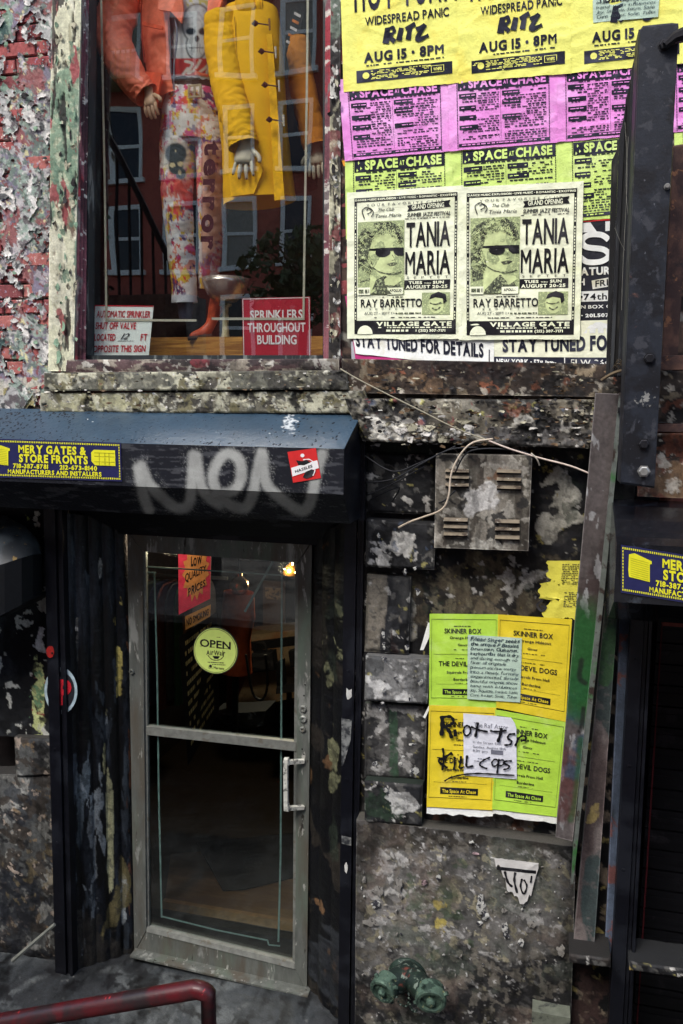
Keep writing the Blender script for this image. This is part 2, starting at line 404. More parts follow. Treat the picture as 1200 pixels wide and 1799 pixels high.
# ================================================================== SETTING: ground
def world_at_floor(px, py, z=0.0):
    d = _f*FOC + _r*(px-600) - _u*(py-899.5); return CAM + d*((z-CAM[2])/d[2])
conc = layers(S(62, 67, 70), [(S(48, 50, 52), 3.0, 0.5, dict(w=0.08)), (S(92, 97, 97), 8, 0.62, dict(w=0.06)), (S(30, 30, 32), 16, 0.64, dict(w=0.02)),
        (S(20, 20, 22), 10, 0.80, dict(reg=(255, 1725, 45, 22, 0.5), w=0.03)), (S(120, 122, 118), 70, 0.80, dict(a=0.6)), (S(40, 44, 46), 30, 0.66, dict(a=0.6))], seed=3, rough=0.0015, rscale=30, lumpy=0.006, dirty=1.3)
fl = sheet('areaway_floor', [(-3.4, 0.45, 0), (1.7, 0.45, 0), (1.7, -1.75, 0), (-3.4, -1.75, 0)], 0, conc, None, GRW, cell=0.011)
tag(fl, kind='structure')
m_side = M('sidewalk_concrete', S(125, 122, 116), rough=0.85, spots=[(S(70, 68, 66), 4, 0.55, 0.1), (S(50, 50, 50), 40, 0.66, 0.02)], bump=0.4)
b = MB(); b.box(-40, 40, -6.5, -1.95, 0.95, 1.15); b.build('sidewalk', m_side, kind='structure')
b = MB(); b.box(-80, 80, -70, -6.5, 0.85, 1.0)
b.build('street', M('asphalt', (0.05, 0.05, 0.052), rough=0.85, bump=0.4), kind='structure')
b = MB(); b.box(-3.6, 1.9, -1.95, -1.75, -0.1, 1.16); b.box(-3.6, -3.4, -1.75, 0.1, -0.1, 1.7); b.box(1.7, 1.9, -1.75, -0.5, -0.1, 2.4)
b.box(-40, -3.6, -1.95, 0, 0.2, 1.15); b.box(1.9, 40, -1.95, 0, 0.2, 1.15)
b.build('areaway_wall', M('areaway_masonry', S(70, 62, 56), rough=0.9, spots=[(S(35, 33, 33), 5, 0.5, 0.08)], bump=0.5), kind='structure')

# ================================================================== THE BUILDING
B = thing('storefront_building', 'grimy old red brick storefront building with shop window above a sunken basement entrance', 'building', (-0.8, 0.2, 0))
m_room = M('dark_plaster', S(52, 42, 36), rough=0.9, spots=[(S(30, 22, 20), 3, 0.5, 0.1)])
b = MB()     # the mass of the building beyond the framed part, with rooms behind the window and the door
zt = P(300, -60, 0)[2]+0.9
b.box(-14, -3.2, 0.03, 0.35, 0, 11); b.box(1.4, 12, 0.03, 0.35, 0, 11); b.box(-3.2, 1.4, 0.03, 0.35, zt+0.45, 11); b.box(0.45, 1.4, 0.03, 0.35, 1.95, zt+0.45)
b.box(-14, 12, 5.0, 5.2, 0, 11); b.box(-14, 12, 0.35, 5, 10.9, 11.05)
b.build('upper_wall', M('brick_far', S(120, 62, 52), rough=0.9, spots=[(S(80, 60, 52), 3, 0.55, 0.1), (S(150, 140, 130), 12, 0.66, 0.03)], bump=0.5), B)

# ---- brick wall left of the window: every brick a piece
mort = M('mortar', S(120, 112, 104), rough=0.95, spots=[(S(60, 56, 54), 12, 0.5, 0.05), (S(190, 186, 176), 20, 0.6, 0.03)], bump=0.6)
b = MB(); q = [P(-120, -460, 0.012), P(112, -460, 0.012), P(100, 735, 0.012), P(-120, 735, 0.012)]; b.prism(q, 0.2)
bw = b.build('brick_wall', mort, B)
b = MB(); q = [P(576, -460, 0.012), P(1500, -460, 0.012), P(1500, 700, 0.012), P(578, 700, 0.012)]; b.prism(q, 0.06); b.build('wall_core', mort, B)
BR = [M('brick_red_%s' % n, c, rough=0.9, var=0.3, vscale=70, spots=[(S(205, 196, 188), 26, t, 0.03, 0.8), (S(120, 140, 122), 9, 0.63, 0.03, 0.6), (S(44, 44, 50), 14, 0.64, 0.03), (S(150, 140, 160), 55, 0.63, 0.02)], bump=0.6, bscale=90)
      for n, c, t in (('a', S(156, 84, 82), 0.62), ('b', S(144, 74, 76), 0.66), ('c', S(164, 100, 94), 0.60), ('d', S(128, 70, 72), 0.64))]
def brick_mesh(w, h, d, mat, sd):
    rnd = random.Random(sd); m = MB(); c = 0.004
    r = lambda: rnd.uniform(-0.0022, 0.0022)
    o = [(-w/2, -h/2), (0, -h/2), (w/2, -h/2), (w/2, h/2), (0, h/2), (-w/2, h/2)]
    V = [(x*(1-c*2/w)+r(), r()-0.001, y*(1-c*2/h)+r()) for x, y in o]+[(x+r(), c, y+r()) for x, y in o]+[(x, d, y) for x, y in o]
    F_ = [(0, 1, 4, 5), (1, 2, 3, 4)]
    for k in (0, 6): F_ += [(i+k, i+6+k, (i+1) % 6+6+k, (i+1) % 6+k) for i in range(6)]
    me = bpy.data.meshes.new('brick'); me.from_pydata(V, [], F_); me.materials.append(mat); me.update(); return me
BH, BW = 0.0665, 0.197
full = [brick_mesh(BW-0.010, BH-0.009, 0.05, BR[i % 4], i) for i in range(12)]
def lay(x0, x1, z0, z1, Y, par, seed, probs=1.0):
    rnd = random.Random(seed); z = z0; row = 0
    while z < z1:
        off = (row % 2)*BW/2; k0 = math.floor((x0-off)/BW); x = off+k0*BW
        while x < x1:
            a = max(x, x0); c = min(x+BW, x1)
            if c-a > 0.025:
                if c-a > BW-0.002: me = rnd.choice(full)
                else: me = brick_mesh(c-a-0.009, BH-0.009, 0.05, BR[rnd.randrange(4)], rnd.random())
                o = bpy.data.objects.new('brick', me); _link(o, ((a+c)/2, Y+rnd.uniform(-0.003, 0.004), z+BH/2), par)
                o.rotation_euler = (0, rnd.uniform(-0.006, 0.006), 0)
            x += BW
        z += BH; row += 1
pa = P(-30, 712, 0); pb = P(100, -30, 0)
lay(P(-60, 400, 0)[0], P(101, 300, 0)[0], pa[2], pb[2]+0.08, 0.0, bw, 1)
lay(P(586, 300, 0)[0], P(640, 300, 0)[0], P(600, 640, 0)[2], P(600, -20, 0)[2], 0.002, bw, 2)
# peeling paint skin over the bricks
pf = layers(S(168, 160, 164), [(S(138, 160, 142), 6, 0.54, dict(w=0.03)), (S(120, 110, 132), 40, 0.55, dict(w=0.03)), (S(192, 188, 184), 26, 0.62, dict(t=0.001, a=0.75)), (S(96, 90, 98), 34, 0.63, dict(t=-0.001, a=0.7)),
        (S(96, 112, 104), 55, 0.60, {}), (S(148, 84, 82), 16, 0.60, {}), (S(214, 206, 150), 50, 0.70, {}), (S(54, 56, 64), 22, 0.71, dict(t=-0.002, a=0.8)), (S(130, 70, 70), 70, 0.66, {}),
        (S(126, 158, 136), 12, 0.62, dict(reg=(35, 20, 70, 40, 0.18))), (S(120, 150, 130), 12, 0.62, dict(reg=(15, 125, 45, 30, 0.2))), (S(120, 146, 126), 12, 0.66, dict(reg=(45, 385, 60, 35, 0.2), t=0.002)),
        (S(26, 66, 66), 10, 0.66, dict(reg=(-8, 60, 26, 60, 0.3), t=0.002)), (S(22, 60, 60), 10, 0.62, dict(reg=(2, 620, 20, 70, 0.25))), (S(58, 62, 72), 14, 0.66, dict(reg=(78, 430, 20, 32, 0.25))),
        (S(60, 66, 74), 14, 0.66, dict(reg=(76, 612, 18, 36, 0.25))), (S(60, 62, 70), 14, 0.68, dict(reg=(25, 265, 26, 26, 0.2))), (S(190, 186, 168), 12, 0.5, dict(reg=(40, 690, 80, 26, 0.3))), (S(150, 140, 80), 24, 0.6, dict(reg=(30, 700, 60, 20, 0.15)))],
        seed=21, rough=0.0016, rscale=20, var=0.35, dirty=0.35, desat=0.1)
sheet('paint_skin', [(-60, -40), (99, -40), (96, 722), (-60, 722)], -0.0045, masked(pf, 7.5, 0.475, 60, regs=[(60, 230, 90, 150, 0.13), (40, 700, 90, 40, 0.4), (10, 560, 90, 60, 0.02)], lift=0.003), bw, GR, cell=0.0042, kind='stuff')
sheet('plaster_skin', [(-60, -40), (99, -40), (96, 722), (-60, 722)], -0.009, masked(layers(S(172, 172, 168), [(S(140, 160, 146), 9, 0.5, {}), (S(90, 80, 84), 40, 0.58, {}), (S(226, 222, 214), 36, 0.6, {}), (S(40, 44, 48), 26, 0.66, {})], seed=41, rough=0.003, rscale=50, dirty=0.3, desat=0.1), 17, 0.575, 61, regs=[(60, 230, 80, 160, 0.02), (40, 700, 90, 40, 0.2)], lift=0.004), bw, GR, cell=0.0042, kind='stuff')

# ---- shop window: casing, mouldings, sill, pane
WIN = MB().build if False else None
cream = layers(S(204, 204, 172), [(S(150, 146, 116), 30, 0.60, dict(st=0.2, a=0.8)), (S(110, 84, 70), 26, 0.67, dict(st=0.25, t=-0.003)), (S(214, 212, 186), 18, 0.56, dict(st=0.4, t=0.001)),
        (S(112, 142, 116), 8, 0.46, dict(reg=(112, 245, 30, 125, 0.45), t=0.003, w=0.02)), (S(92, 122, 100), 40, 0.60, dict(reg=(112, 245, 30, 115, 0.1), st=0.4)),
        (S(150, 60, 66), 30, 0.68, dict(st=0.4)), (S(34, 30, 30), 22, 0.675, dict(st=0.22, t=-0.005, a=0.9)), (S(150, 52, 62), 20, 0.6, dict(reg=(132, 130, 8, 40, 0.3))), (S(30, 28, 28), 30, 0.62, dict(reg=(112, 118, 16, 10, 0.25), t=-0.004))], seed=8, rough=0.002, rscale=30, dirty=0.4, desat=0.1)
maroon = layers(S(112, 62, 72), [(S(140, 84, 92), 30, 0.52, dict(st=0.15)), (S(168, 40, 56), 12, 0.60, dict(st=0.2)), (S(120, 112, 110), 30, 0.62, dict(st=0.2)), (S(60, 34, 42), 20, 0.6, dict(st=0.2)), (S(216, 212, 200), 60, 0.71, {}), (S(70, 40, 44), 16, 0.5, dict(reg=(130, 630, 20, 40, 0.3)))], seed=9, rough=0.001, dirty=0.4, desat=0.1)
def ridged(fn, n, amp, ax=0):
    def g(px, py, X, Z, u, v):
        d, c, m = fn(px, py, X, Z, u, v); t = u if ax == 0 else v
        return d+amp*np.abs(np.sin(t*math.pi*n))**0.6, c, m
    return g
cas = sheet('display_window', [(91, -30), (143, -30), (129, 652), (85, 652)], -0.022, ridged(cream, 2, 0.004), B, GR, cell=0.004, skirt=0.05)
sheet('moulding', [(142, -30), (155, -30), (150, 640), (130, 646)], (-0.015, 0.03, 0.03, -0.015), ridged(maroon, 3, 0.009), cas, GR, cell=0.0035, skirt=0.05)
sheet('moulding', [(573, -30), (582, -30), (580, 640), (569, 640)], (0.03, 0.0, 0.0, 0.03), ridged(maroon, 2, 0.007), cas, GR, cell=0.0035, skirt=0.05)
def jambfn():
    f1 = layers(S(60, 54, 48), [(S(150, 146, 120), 30, 0.6, dict(st=0.3)), (S(30, 28, 28), 22, 0.55, {}), (S(110, 124, 108), 9, 0.5, dict(reg=(590, 20, 20, 75, 0.5))),
        (S(196, 192, 160), 14, 0.55, dict(reg=(585, 480, 14, 190, 0.22), st=0.4, t=0.003)), (S(110, 50, 52), 16, 0.6, dict(reg=(592, 400, 18, 250, 0.08))), (S(200, 200, 190), 50, 0.68, {})], seed=14, rough=0.004, rscale=50, dirty=0.4, desat=0.1)
    return f1
sheet('casing', [(581, -30), (598, -30), (598, 645), (577, 645)], -0.012, jambfn(), cas, GR, cell=0.004, skirt=0.05)
sheet('sill', [(118, 632), (596, 630), (596, 651), (116, 654)], -0.03, ridged(layers(S(92, 66, 66), [(S(150, 140, 120), 22, 0.56, dict(st=3)), (S(50, 40, 42), 16, 0.55, dict(st=3)), (S(200, 196, 180), 40, 0.64, {}), (S(150, 30, 46), 14, 0.62, dict(reg=(345, 638, 18, 12, 0.4)))], seed=15, rough=0.003), 1, 0.004, 1), cas, GR, cell=0.004, skirt=0.12)
b = MB()
mfr = M('dark_window_metal', S(40, 46, 48), rough=0.5, spots=[(S(110, 116, 112), 20, 0.6, 0.04)], stretch=(1, 1, 0.2))
b.prism([P(150, -520, 0.05), P(160, -520, 0.05), P(153, 630, 0.05), P(146, 630, 0.05)], 0.06)
b.prism([P(568, -520, 0.05), P(576, -520, 0.05), P(573, 630, 0.05), P(567, 630, 0.05)], 0.06)
b.prism([P(146, 624, 0.05), P(573, 624, 0.05), P(573, 634, 0.05), P(146, 634, 0.05)], 0.06)
b.build('window_frame', mfr, cas)
b = MB(); b.prism([P(150, -520, 0.10), P(575, -520, 0.10), P(572, 631, 0.10), P(146, 631, 0.10)], 0.005)
b.build('pane', glass_mat('shop_glass', 0.10, (0.97, 0.98, 0.97)), cas)
# foil alarm tape stuck to the inside of the pane
mt = M('foil_tape', S(186, 184, 166), rough=0.4, metal=0.2, var=0.15)
b = MB()
def strip(pts, w, Y, d=0.001):
    for i in range(len(pts)-1):
        a, c = pts[i], pts[i+1]; dx, dy = c[0]-a[0], c[1]-a[1]; l = math.hypot(dx, dy); nx, ny = -dy/l*w/2, dx/l*w/2
        b.prism([P(a[0]+nx, a[1]+ny, Y), P(c[0]+nx, c[1]+ny, Y), P(c[0]-nx, c[1]-ny, Y), P(a[0]-nx, a[1]-ny, Y)], d)
strip([(177, -40), (180, 120), (184, 330), (187, 566)], 3.6, 0.107); strip([(541, -40), (539, 160), (536, 360), (533, 562)], 3.8, 0.107)
strip([(186, 562), (345, 563)], 4, 0.1085); strip([(372, 560), (534, 560)], 4.5, 0.1085)
b.build('alarm_tape', mt, cas)

# ---- ledges
stone = lambda sd, extra=(): layers(S(194, 192, 164), [(S(100, 96, 82), 10, 0.5, dict(st=2, w=0.03)), (S(188, 186, 160), 18, 0.57, dict(t=0.002)), (S(110, 104, 70), 30, 0.6, {}), (S(72, 68, 62), 16, 0.65, dict(t=-0.004)), (S(200, 198, 180), 50, 0.68, dict(t=0.002)), (S(60, 58, 54), 50, 0.68, dict(t=-0.002)), (S(26, 25, 25), 14, 0.67, dict(t=-0.008))]+list(extra), seed=sd, rough=0.004, rscale=22, lumpy=0.006, edge=0.006, dirty=0.35, desat=0.1)
sheet('stone_ledge', [(76, 655), (606, 650), (610, 684), (76, 687)], -0.06, stone(30, [(S(92, 92, 82), 8, 0.5, dict(reg=(250, 668, 180, 14, 0.12))), (S(60, 58, 54), 10, 0.55, dict(reg=(560, 668, 70, 16, 0.2)))]), B, GR, skirt=0.1)
sheet('stone_ledge', [(70, 690), (640, 686), (648, 726), (70, 724)], -0.045, stone(31, [(S(170, 168, 130), 16, 0.55, dict(reg=(110, 705, 60, 16, 0.1)))]), B, GR, skirt=0.1)
rust = lambda sd, extra=(): layers(S(84, 66, 50), [(S(50, 40, 34), 8, 0.5, dict(w=0.04)), (S(128, 96, 60), 14, 0.57, {}), (S(150, 132, 100), 34, 0.62, dict(t=0.001)), (S(26, 24, 24), 12, 0.60, dict(t=-0.003)), (S(150, 80, 40), 26, 0.67, {}), (S(190, 180, 160), 50, 0.69, {})]+list(extra), seed=sd, rough=0.004, rscale=26, lumpy=0.005)
sheet('cornice', [(600, 630), (1100, 640), (1096, 698), (602, 690)], -0.03, rust(33, [(S(20, 20, 22), 10, 0.55, dict(reg=(950, 690, 120, 14, 0.2))), (S(40, 24, 22), 8, 0.5, dict(reg=(800, 640, 220, 14, 0.25)))]), B, GR, skirt=0.06)
scr = [(S(150, 144, 124), 26, 0.60, dict(t=0.004, w=0.006)), (S(186, 182, 164), 40, 0.64, dict(t=0.004, w=0.006)), (S(186, 180, 80), 44, 0.725, dict(t=0.003)), (S(140, 60, 60), 48, 0.745, {}), (S(70, 84, 110), 44, 0.74, dict(a=0.7)), (S(226, 222, 206), 12, 0.60, dict(reg=(700, 755, 50, 28, 0.3), t=0.006)), (S(216, 212, 200), 14, 0.62, dict(reg=(790, 765, 50, 18, 0.2), t=0.005)), (S(210, 206, 190), 14, 0.66, dict(reg=(925, 742, 26, 14, 0.35), t=0.005)),
       (S(100, 98, 96), 10, 0.55, dict(reg=(970, 768, 100, 20, 0.4), t=0.003)), (S(64, 78, 98), 22, 0.68, dict(reg=(945, 735, 10, 22, 0.3), a=0.8)), (S(14, 14, 15), 16, 0.60, dict(t=-0.006)), (S(150, 80, 44), 24, 0.62, dict(reg=(905, 712, 20, 20, 0.3)))]
sheet('cornice', [(604, 700), (1092, 702), (1090, 790), (636, 775)], -0.075, layers(S(82, 76, 64), [(S(40, 38, 36), 10, 0.5, dict(w=0.04)), (S(120, 112, 92), 20, 0.56, {})]+scr, seed=36, rough=0.008, rscale=20, lumpy=0.012, edge=0.008), B, GR, skirt=0.12)

# ---- wall behind the posters
sheet('poster_board', [(596, -200), (1500, -200), (1500, 645), (600, 640)], 0.0, layers(S(60, 44, 38), [(S(30, 24, 24), 8, 0.5, {}), (S(120, 90, 70), 20, 0.6, {}), (S(180, 176, 160), 30, 0.65, {})], seed=44, rough=0.001), B, GR, cell=0.012)

# ---- basement wall
dk = S(38, 38, 42)
base_dark = layers(S(26, 26, 30), [(S(62, 59, 55), 12, 0.60, dict(w=0.04, a=0.7)), (S(16, 16, 19), 6, 0.5, dict(w=0.05)), (S(96, 84, 60), 12, 0.52, dict(reg=(850, 1030, 130, 70, 0.28), w=0.04)), (S(122, 114, 84), 40, 0.62, dict(reg=(840, 1040, 120, 50, 0.12), a=0.7)),
    (S(24, 22, 22), 20, 0.58, {}), (S(186, 182, 164), 12, 0.60, dict(reg=(985, 900, 34, 70, 0.26), t=0.003)), (S(170, 166, 150), 14, 0.60, dict(reg=(715, 1070, 20, 60, 0.30), t=0.003)), (S(206, 202, 190), 26, 0.62, dict(reg=(915, 1020, 40, 26, 0.16), t=0.002)),
    (S(96, 56, 34), 16, 0.60, dict(reg=(860, 1450, 110, 30, 0.3))), (S(130, 126, 116), 22, 0.58, dict(reg=(880, 1450, 90, 26, 0.15))), (S(186, 182, 172), 44, 0.745, dict(t=0.002)), (S(150, 136, 50), 50, 0.77, {}), (S(38, 52, 38), 14, 0.70, dict(a=0.6))], seed=70, rough=0.004, rscale=26, lumpy=0.008)
bs = sheet('basement_wall', [(620, 775), (1120, 790), (1075, 1500), (620, 1460)], 0.06, base_dark, B, GR, cell=0.0055)
blk = lambda sd, extra=(), base=(36, 38, 42): layers(S(*base), [(S(66, 66, 65), 14, 0.58, dict(w=0.04, a=0.7)), (S(14, 14, 17), 14, 0.56, dict(w=0.03)), (S(96, 95, 90), 34, 0.64, dict(t=0.001, a=0.7)), (S(190, 188, 180), 30, 0.70, dict(t=0.003)), (S(150, 142, 66), 36, 0.76, {})]+list(extra), seed=sd, rough=0.004, rscale=28, lumpy=0.006, edge=0.008)
sheet('stone_block', [(640, 795), (764, 800), (762, 905), (640, 900)], 0.03, blk(80, base=(22, 24, 28)), bs, GR, skirt=0.06)
sheet('stone_block', [(643, 912), (766, 920), (762, 1002), (642, 996)], -0.01, blk(81, [(S(206, 204, 194), 14, 0.62, dict(reg=(712, 965, 26, 34, 0.2), t=0.003)), (S(70, 90, 120), 40, 0.70, dict(reg=(720, 960, 50, 30, 0.08), a=0.6))]), bs, GR, skirt=0.08)
sheet('stone_block', [(645, 1008), (722, 1014), (716, 1150), (640, 1145)], 0.02, blk(82, [(S(120, 112, 96), 16, 0.52, dict(st=0.25, t=0.003)), (S(70, 42, 38), 16, 0.66, dict(st=0.3, a=0.7))]), bs, GR, skirt=0.06)
sheet('stone_block', [(642, 1152), (756, 1160), (750, 1238), (640, 1230)], -0.015, blk(83, [(S(120, 120, 118), 14, 0.45, dict(t=0.001)), (S(190, 190, 186), 24, 0.58, {})], base=(84, 86, 86)), bs, GR, skirt=0.08)
sheet('stone_block', [(640, 1236), (750, 1242), (745, 1372), (640, 1366)], 0.03, blk(84, [(S(90, 88, 84), 14, 0.5, dict(t=0.002)), (S(48, 84, 56), 14, 0.54, dict(reg=(692, 1300, 8, 80, 0.4), st=0.3, a=0.85)), (S(150, 148, 142), 26, 0.62, {})], base=(44, 44, 46)), bs, GR, skirt=0.05)
sheet('stone_block', [(640, 1372), (742, 1380), (740, 1452), (640, 1446)], -0.02, blk(85, [(S(36, 60, 40), 14, 0.56, dict(reg=(665, 1420, 34, 26, 0.25), a=0.7)), (S(190, 190, 184), 20, 0.55, dict(reg=(705, 1408, 24, 18, 0.4), t=0.002))]), bs, GR, skirt=0.08)
pl = layers(S(104, 102, 97), [(S(132, 128, 124), 6, 0.5, dict(w=0.08, a=0.8)), (S(44, 44, 44), 14, 0.57, dict(st=0.12, w=0.06, a=0.5)), (S(92, 90, 84), 12, 0.53, dict(w=0.05, t=-0.001, a=0.7)), (S(150, 142, 110), 30, 0.63, {}), (S(168, 166, 160), 26, 0.635, dict(t=0.002, w=0.012, a=0.8)), (S(48, 47, 46), 26, 0.66, dict(t=-0.002, a=0.7)),
    (S(62, 84, 52), 16, 0.66, dict(reg=(770, 1590, 60, 80, 0.2), a=0.6)), (S(180, 160, 40), 26, 0.62, dict(reg=(780, 1610, 26, 22, 0.2))), (S(56, 50, 40), 8, 0.5, dict(reg=(820, 1470, 220, 22, 0.25), w=0.03)), (S(24, 24, 28), 7, 0.5, dict(reg=(850, 1790, 260, 110, 0.34), w=0.05)), (S(110, 104, 92), 34, 0.62, {}), (S(30, 30, 34), 10, 0.62, dict(reg=(640, 1730, 60, 60, 0.2))),
    (S(30, 34, 30), 12, 0.6, dict(reg=(1000, 1480, 40, 40, 0.3))), (S(176, 174, 170), 60, 0.74, {}), (S(110, 92, 80), 6, 0.56, dict(w=0.06, a=0.5)), (S(80, 90, 76), 7, 0.62, dict(w=0.06, a=0.5))], seed=90, rough=0.003, rscale=34, lumpy=0.006, edge=0.004)
pw = sheet('plinth', [(626, 1440), (1012, 1488), (1000, 1900), (622, 1900)], -0.02, pl, bs, GR, cell=0.0042, skirt=0.1)
# doorway surroundings
left_low = layers(S(14, 16, 20), [(S(40, 44, 48), 8, 0.52, dict(w=0.04)), (S(12, 12, 15), 6, 0.55, dict(w=0.04)), (S(190, 192, 180), 26, 0.69, dict(t=0.002)), (S(196, 196, 184), 10, 0.66, dict(reg=(62, 910, 14, 14, 0.4))), (S(150, 170, 60), 30, 0.66, dict(reg=(45, 900, 50, 40, 0.1))),
    (S(196, 206, 120), 18, 0.5, dict(reg=(70, 1225, 13, 66, 0.5), w=0.01)), (S(20, 20, 22), 34, 0.53, dict(reg=(70, 1225, 16, 70, 0.1))), (S(150, 60, 46), 44, 0.78, dict(reg=(70, 1225, 14, 66, 0.2))), (S(90, 140, 96), 40, 0.70, dict(reg=(66, 1210, 12, 60, 0.2))), (S(206, 210, 206), 22, 0.6, dict(reg=(72, 1120, 10, 26, 0.3)))], seed=95, rough=0.003, rscale=30, lumpy=0.005)
lw = sheet('basement_wall', [(-60, 860), (135, 870), (140, 1300), (-60, 1290)], 0.15, left_low, B, GR, cell=0.005)
pale = layers(S(84, 86, 84), [(S(64, 68, 72), 8, 0.5, dict(w=0.04)), (S(150, 150, 142), 14, 0.60, dict(t=0.003, a=0.8)), (S(140, 112, 70), 20, 0.70, dict(t=0.001, a=0.7)), (S(30, 30, 34), 14, 0.6, dict(t=-0.002)), (S(60, 52, 44), 22, 0.58, {}), (S(180, 160, 140), 40, 0.71, {}), (S(30, 34, 42), 7, 0.5, dict(reg=(10, 1600, 60, 80, 0.2))), (S(120, 104, 66), 26, 0.64, dict(reg=(60, 1530, 30, 40, 0.15), a=0.6))], seed=97, rough=0.005, rscale=24, lumpy=0.01, edge=0.01)
sheet('stone_block', [(22, 1296), (132, 1300), (134, 1362), (26, 1366)], 0.105, pale, lw, GR, skirt=0.1)
sheet('stone_block', [(-60, 1362), (132, 1362), (136, 1690), (-60, 1680)], 0.11, pale, lw, GR, skirt=0.1)
sheet('stone_block', [(100, 1085), (136, 1085), (136, 1165), (100, 1165)], 0.108, blk(98, base=(36, 44, 50)), lw, GR, skirt=0.06)
jl = layers(S(10, 12, 18), [(S(36, 42, 52), 16, 0.52, dict(st=0.15, w=0.03)), (S(10, 10, 13), 8, 0.56, dict(st=0.3)), (S(60, 70, 80), 30, 0.66, dict(st=0.2)),
    (S(186, 184, 130), 22, 0.60, dict(reg=(193, 1430, 7, 125, 0.28), st=0.2, t=0.003, w=0.008)), (S(206, 200, 130), 14, 0.56, dict(reg=(184, 1330, 6, 60, 0.3), st=0.3)), (S(200, 200, 192), 16, 0.6, dict(reg=(174, 1000, 6, 26, 0.4), st=0.4)), (S(190, 170, 60), 30, 0.58, dict(reg=(205, 1140, 6, 60, 0.2), st=0.4)),
    (S(130, 76, 44), 26, 0.64, dict(reg=(226, 1400, 4, 190, 0.2), st=0.3, a=0.7)), (S(90, 104, 112), 16, 0.60, dict(reg=(140, 1450, 12, 130, 0.3), st=0.2)), (S(130, 140, 146), 26, 0.63, dict(reg=(165, 1500, 14, 160, 0.12), st=0.3)), (S(180, 190, 190), 18, 0.6, dict(reg=(215, 1600, 7, 70, 0.3), st=0.3)), (S(120, 108, 60), 10, 0.56, dict(reg=(200, 1600, 20, 60, 0.2), st=0.4)), (S(60, 56, 50), 12, 0.5, dict(reg=(170, 1680, 60, 50, 0.25)))], seed=101, rough=0.002, rscale=30)
sheet('door_jamb', [(106, 900), (224, 915), (240, 1700), (122, 1735)], (0.07, 0.30, 0.30, 0.07), ridged(jl, 5, 0.012), lw, GRW, cell=0.0042)
jr = layers(S(11, 12, 16), [(S(52, 46, 38), 30, 0.62, dict(st=0.2, a=0.6)), (S(130, 92, 50), 34, 0.68, dict(st=0.2, a=0.6)), (S(120, 122, 84), 34, 0.66, dict(reg=(592, 1350, 12, 240, 0.12), st=0.2)), (S(44, 54, 42), 16, 0.62, dict(reg=(590, 1400, 12, 200, 0.15), st=0.2, a=0.6)), (S(44, 48, 54), 12, 0.52, dict(reg=(585, 1700, 40, 80, 0.3)))], seed=102, rough=0.003, rscale=30)
sheet('door_jamb', [(548, 945), (612, 915), (602, 1790), (538, 1752)], (0.30, 0.07, 0.07, 0.30), ridged(jr, 3, 0.012), bs, GRW, cell=0.0042)
m_blk = M('black_painted_wood', S(12, 13, 18), rough=0.55, spots=[(S(40, 40, 44), 14, 0.62, 0.03)], bump=0.3, stretch=(0.3, 1, 1))
b = MB(); b.prism([P(100, 880, 0.09), P(625, 895, 0.09), P(600, 948, 0.22), P(215, 935, 0.22)], 0.08); b.prism([P(205, 915, 0.24), P(560, 930, 0.24), P(556, 958, 0.24), P(210, 938, 0.24)], 0.10)
b.build('door_lintel', m_blk, lw)

# ---- shop door
alu = M('tarnished_aluminium', S(104, 107, 102), rough=0.48, metal=0.35, spots=[(S(96, 90, 80), 5, 0.52, 0.08), (S(104, 116, 104), 4, 0.60, 0.08), (S(50, 46, 42), 26, 0.66, 0.02), (S(170, 170, 162), 40, 0.64, 0.03), (S(150, 152, 146), 9, 0.60, 0.04)], stretch=(1, 1, 0.25), bump=0.15, bscale=200)
alu2 = M('bright_aluminium', S(122, 124, 118), rough=0.5, metal=0.3, spots=[(S(110, 106, 96), 20, 0.6, 0.04)])
YD = 0.26
O = [(223, 931), (548, 952), (539, 1742), (236, 1674)]; I = [(250, 969), (524, 989), (518, 1702), (257, 1636)]
dr = MB()
dr.bev([P(*O[0], YD), P(*I[0], YD), P(*I[3], YD), P(*O[3], YD)], 0.045); dr.bev([P(*I[1], YD), P(*O[1], YD), P(*O[2], YD), P(*I[2], YD)], 0.045)
dr.bev([P(*O[0], YD+0.001), P(*O[1], YD+0.001), P(*I[1], YD+0.001), P(*I[0], YD+0.001)], 0.043); dr.bev([P(*I[3], YD+0.001), P(*I[2], YD+0.001), P(*O[2], YD+0.001), P(*O[3], YD+0.001)], 0.043)
door = dr.build('shop_door', alu, B)
b = MB(); b.bev([P(256, 1276, YD+0.006), P(521, 1304, YD+0.006), P(521, 1320, YD+0.006), P(256, 1291, YD+0.006)], 0.03); b.build('crossbar', alu2, door)
b = MB()
for (x0, y0, x1, y1) in ((256, 1628, 519, 1692),): b.bev([P(x0, y0, YD+0.004), P(x1, y1, YD+0.004), P(x1, y1+11, YD-0.004), P(x0, y0+9, YD-0.004)], 0.03)
b.bev([P(250, 967, YD+0.012), P(256, 968, YD+0.012), P(262, 1636, YD+0.012), P(257, 1636, YD+0.012)], 0.02)
b.bev([P(519, 988, YD+0.012), P(524, 989, YD+0.012), P(519, 1698, YD+0.012), P(514, 1697, YD+0.012)], 0.02)
b.build('glazing_bead', alu2, door)
b = MB(); b.prism([P(248, 966, YD+0.024), P(526, 986, YD+0.024), P(521, 1705, YD+0.024), P(255, 1640, YD+0.024)], 0.005)
b.build('pane', glass_mat('door_glass', 0.03, (0.80, 0.86, 0.84)), door)
b = MB()
for y in (1333, 1414): 
    b.bev([P(498, y, YD-0.065), P(506, y, YD-0.065), P(507, y+13, YD-0.065), P(498, y+12, YD-0.065)], 0.02)
    b.tube([P(502, y+6, YD-0.055), P(534, y+4, YD-0.002)], 0.0125, 4)
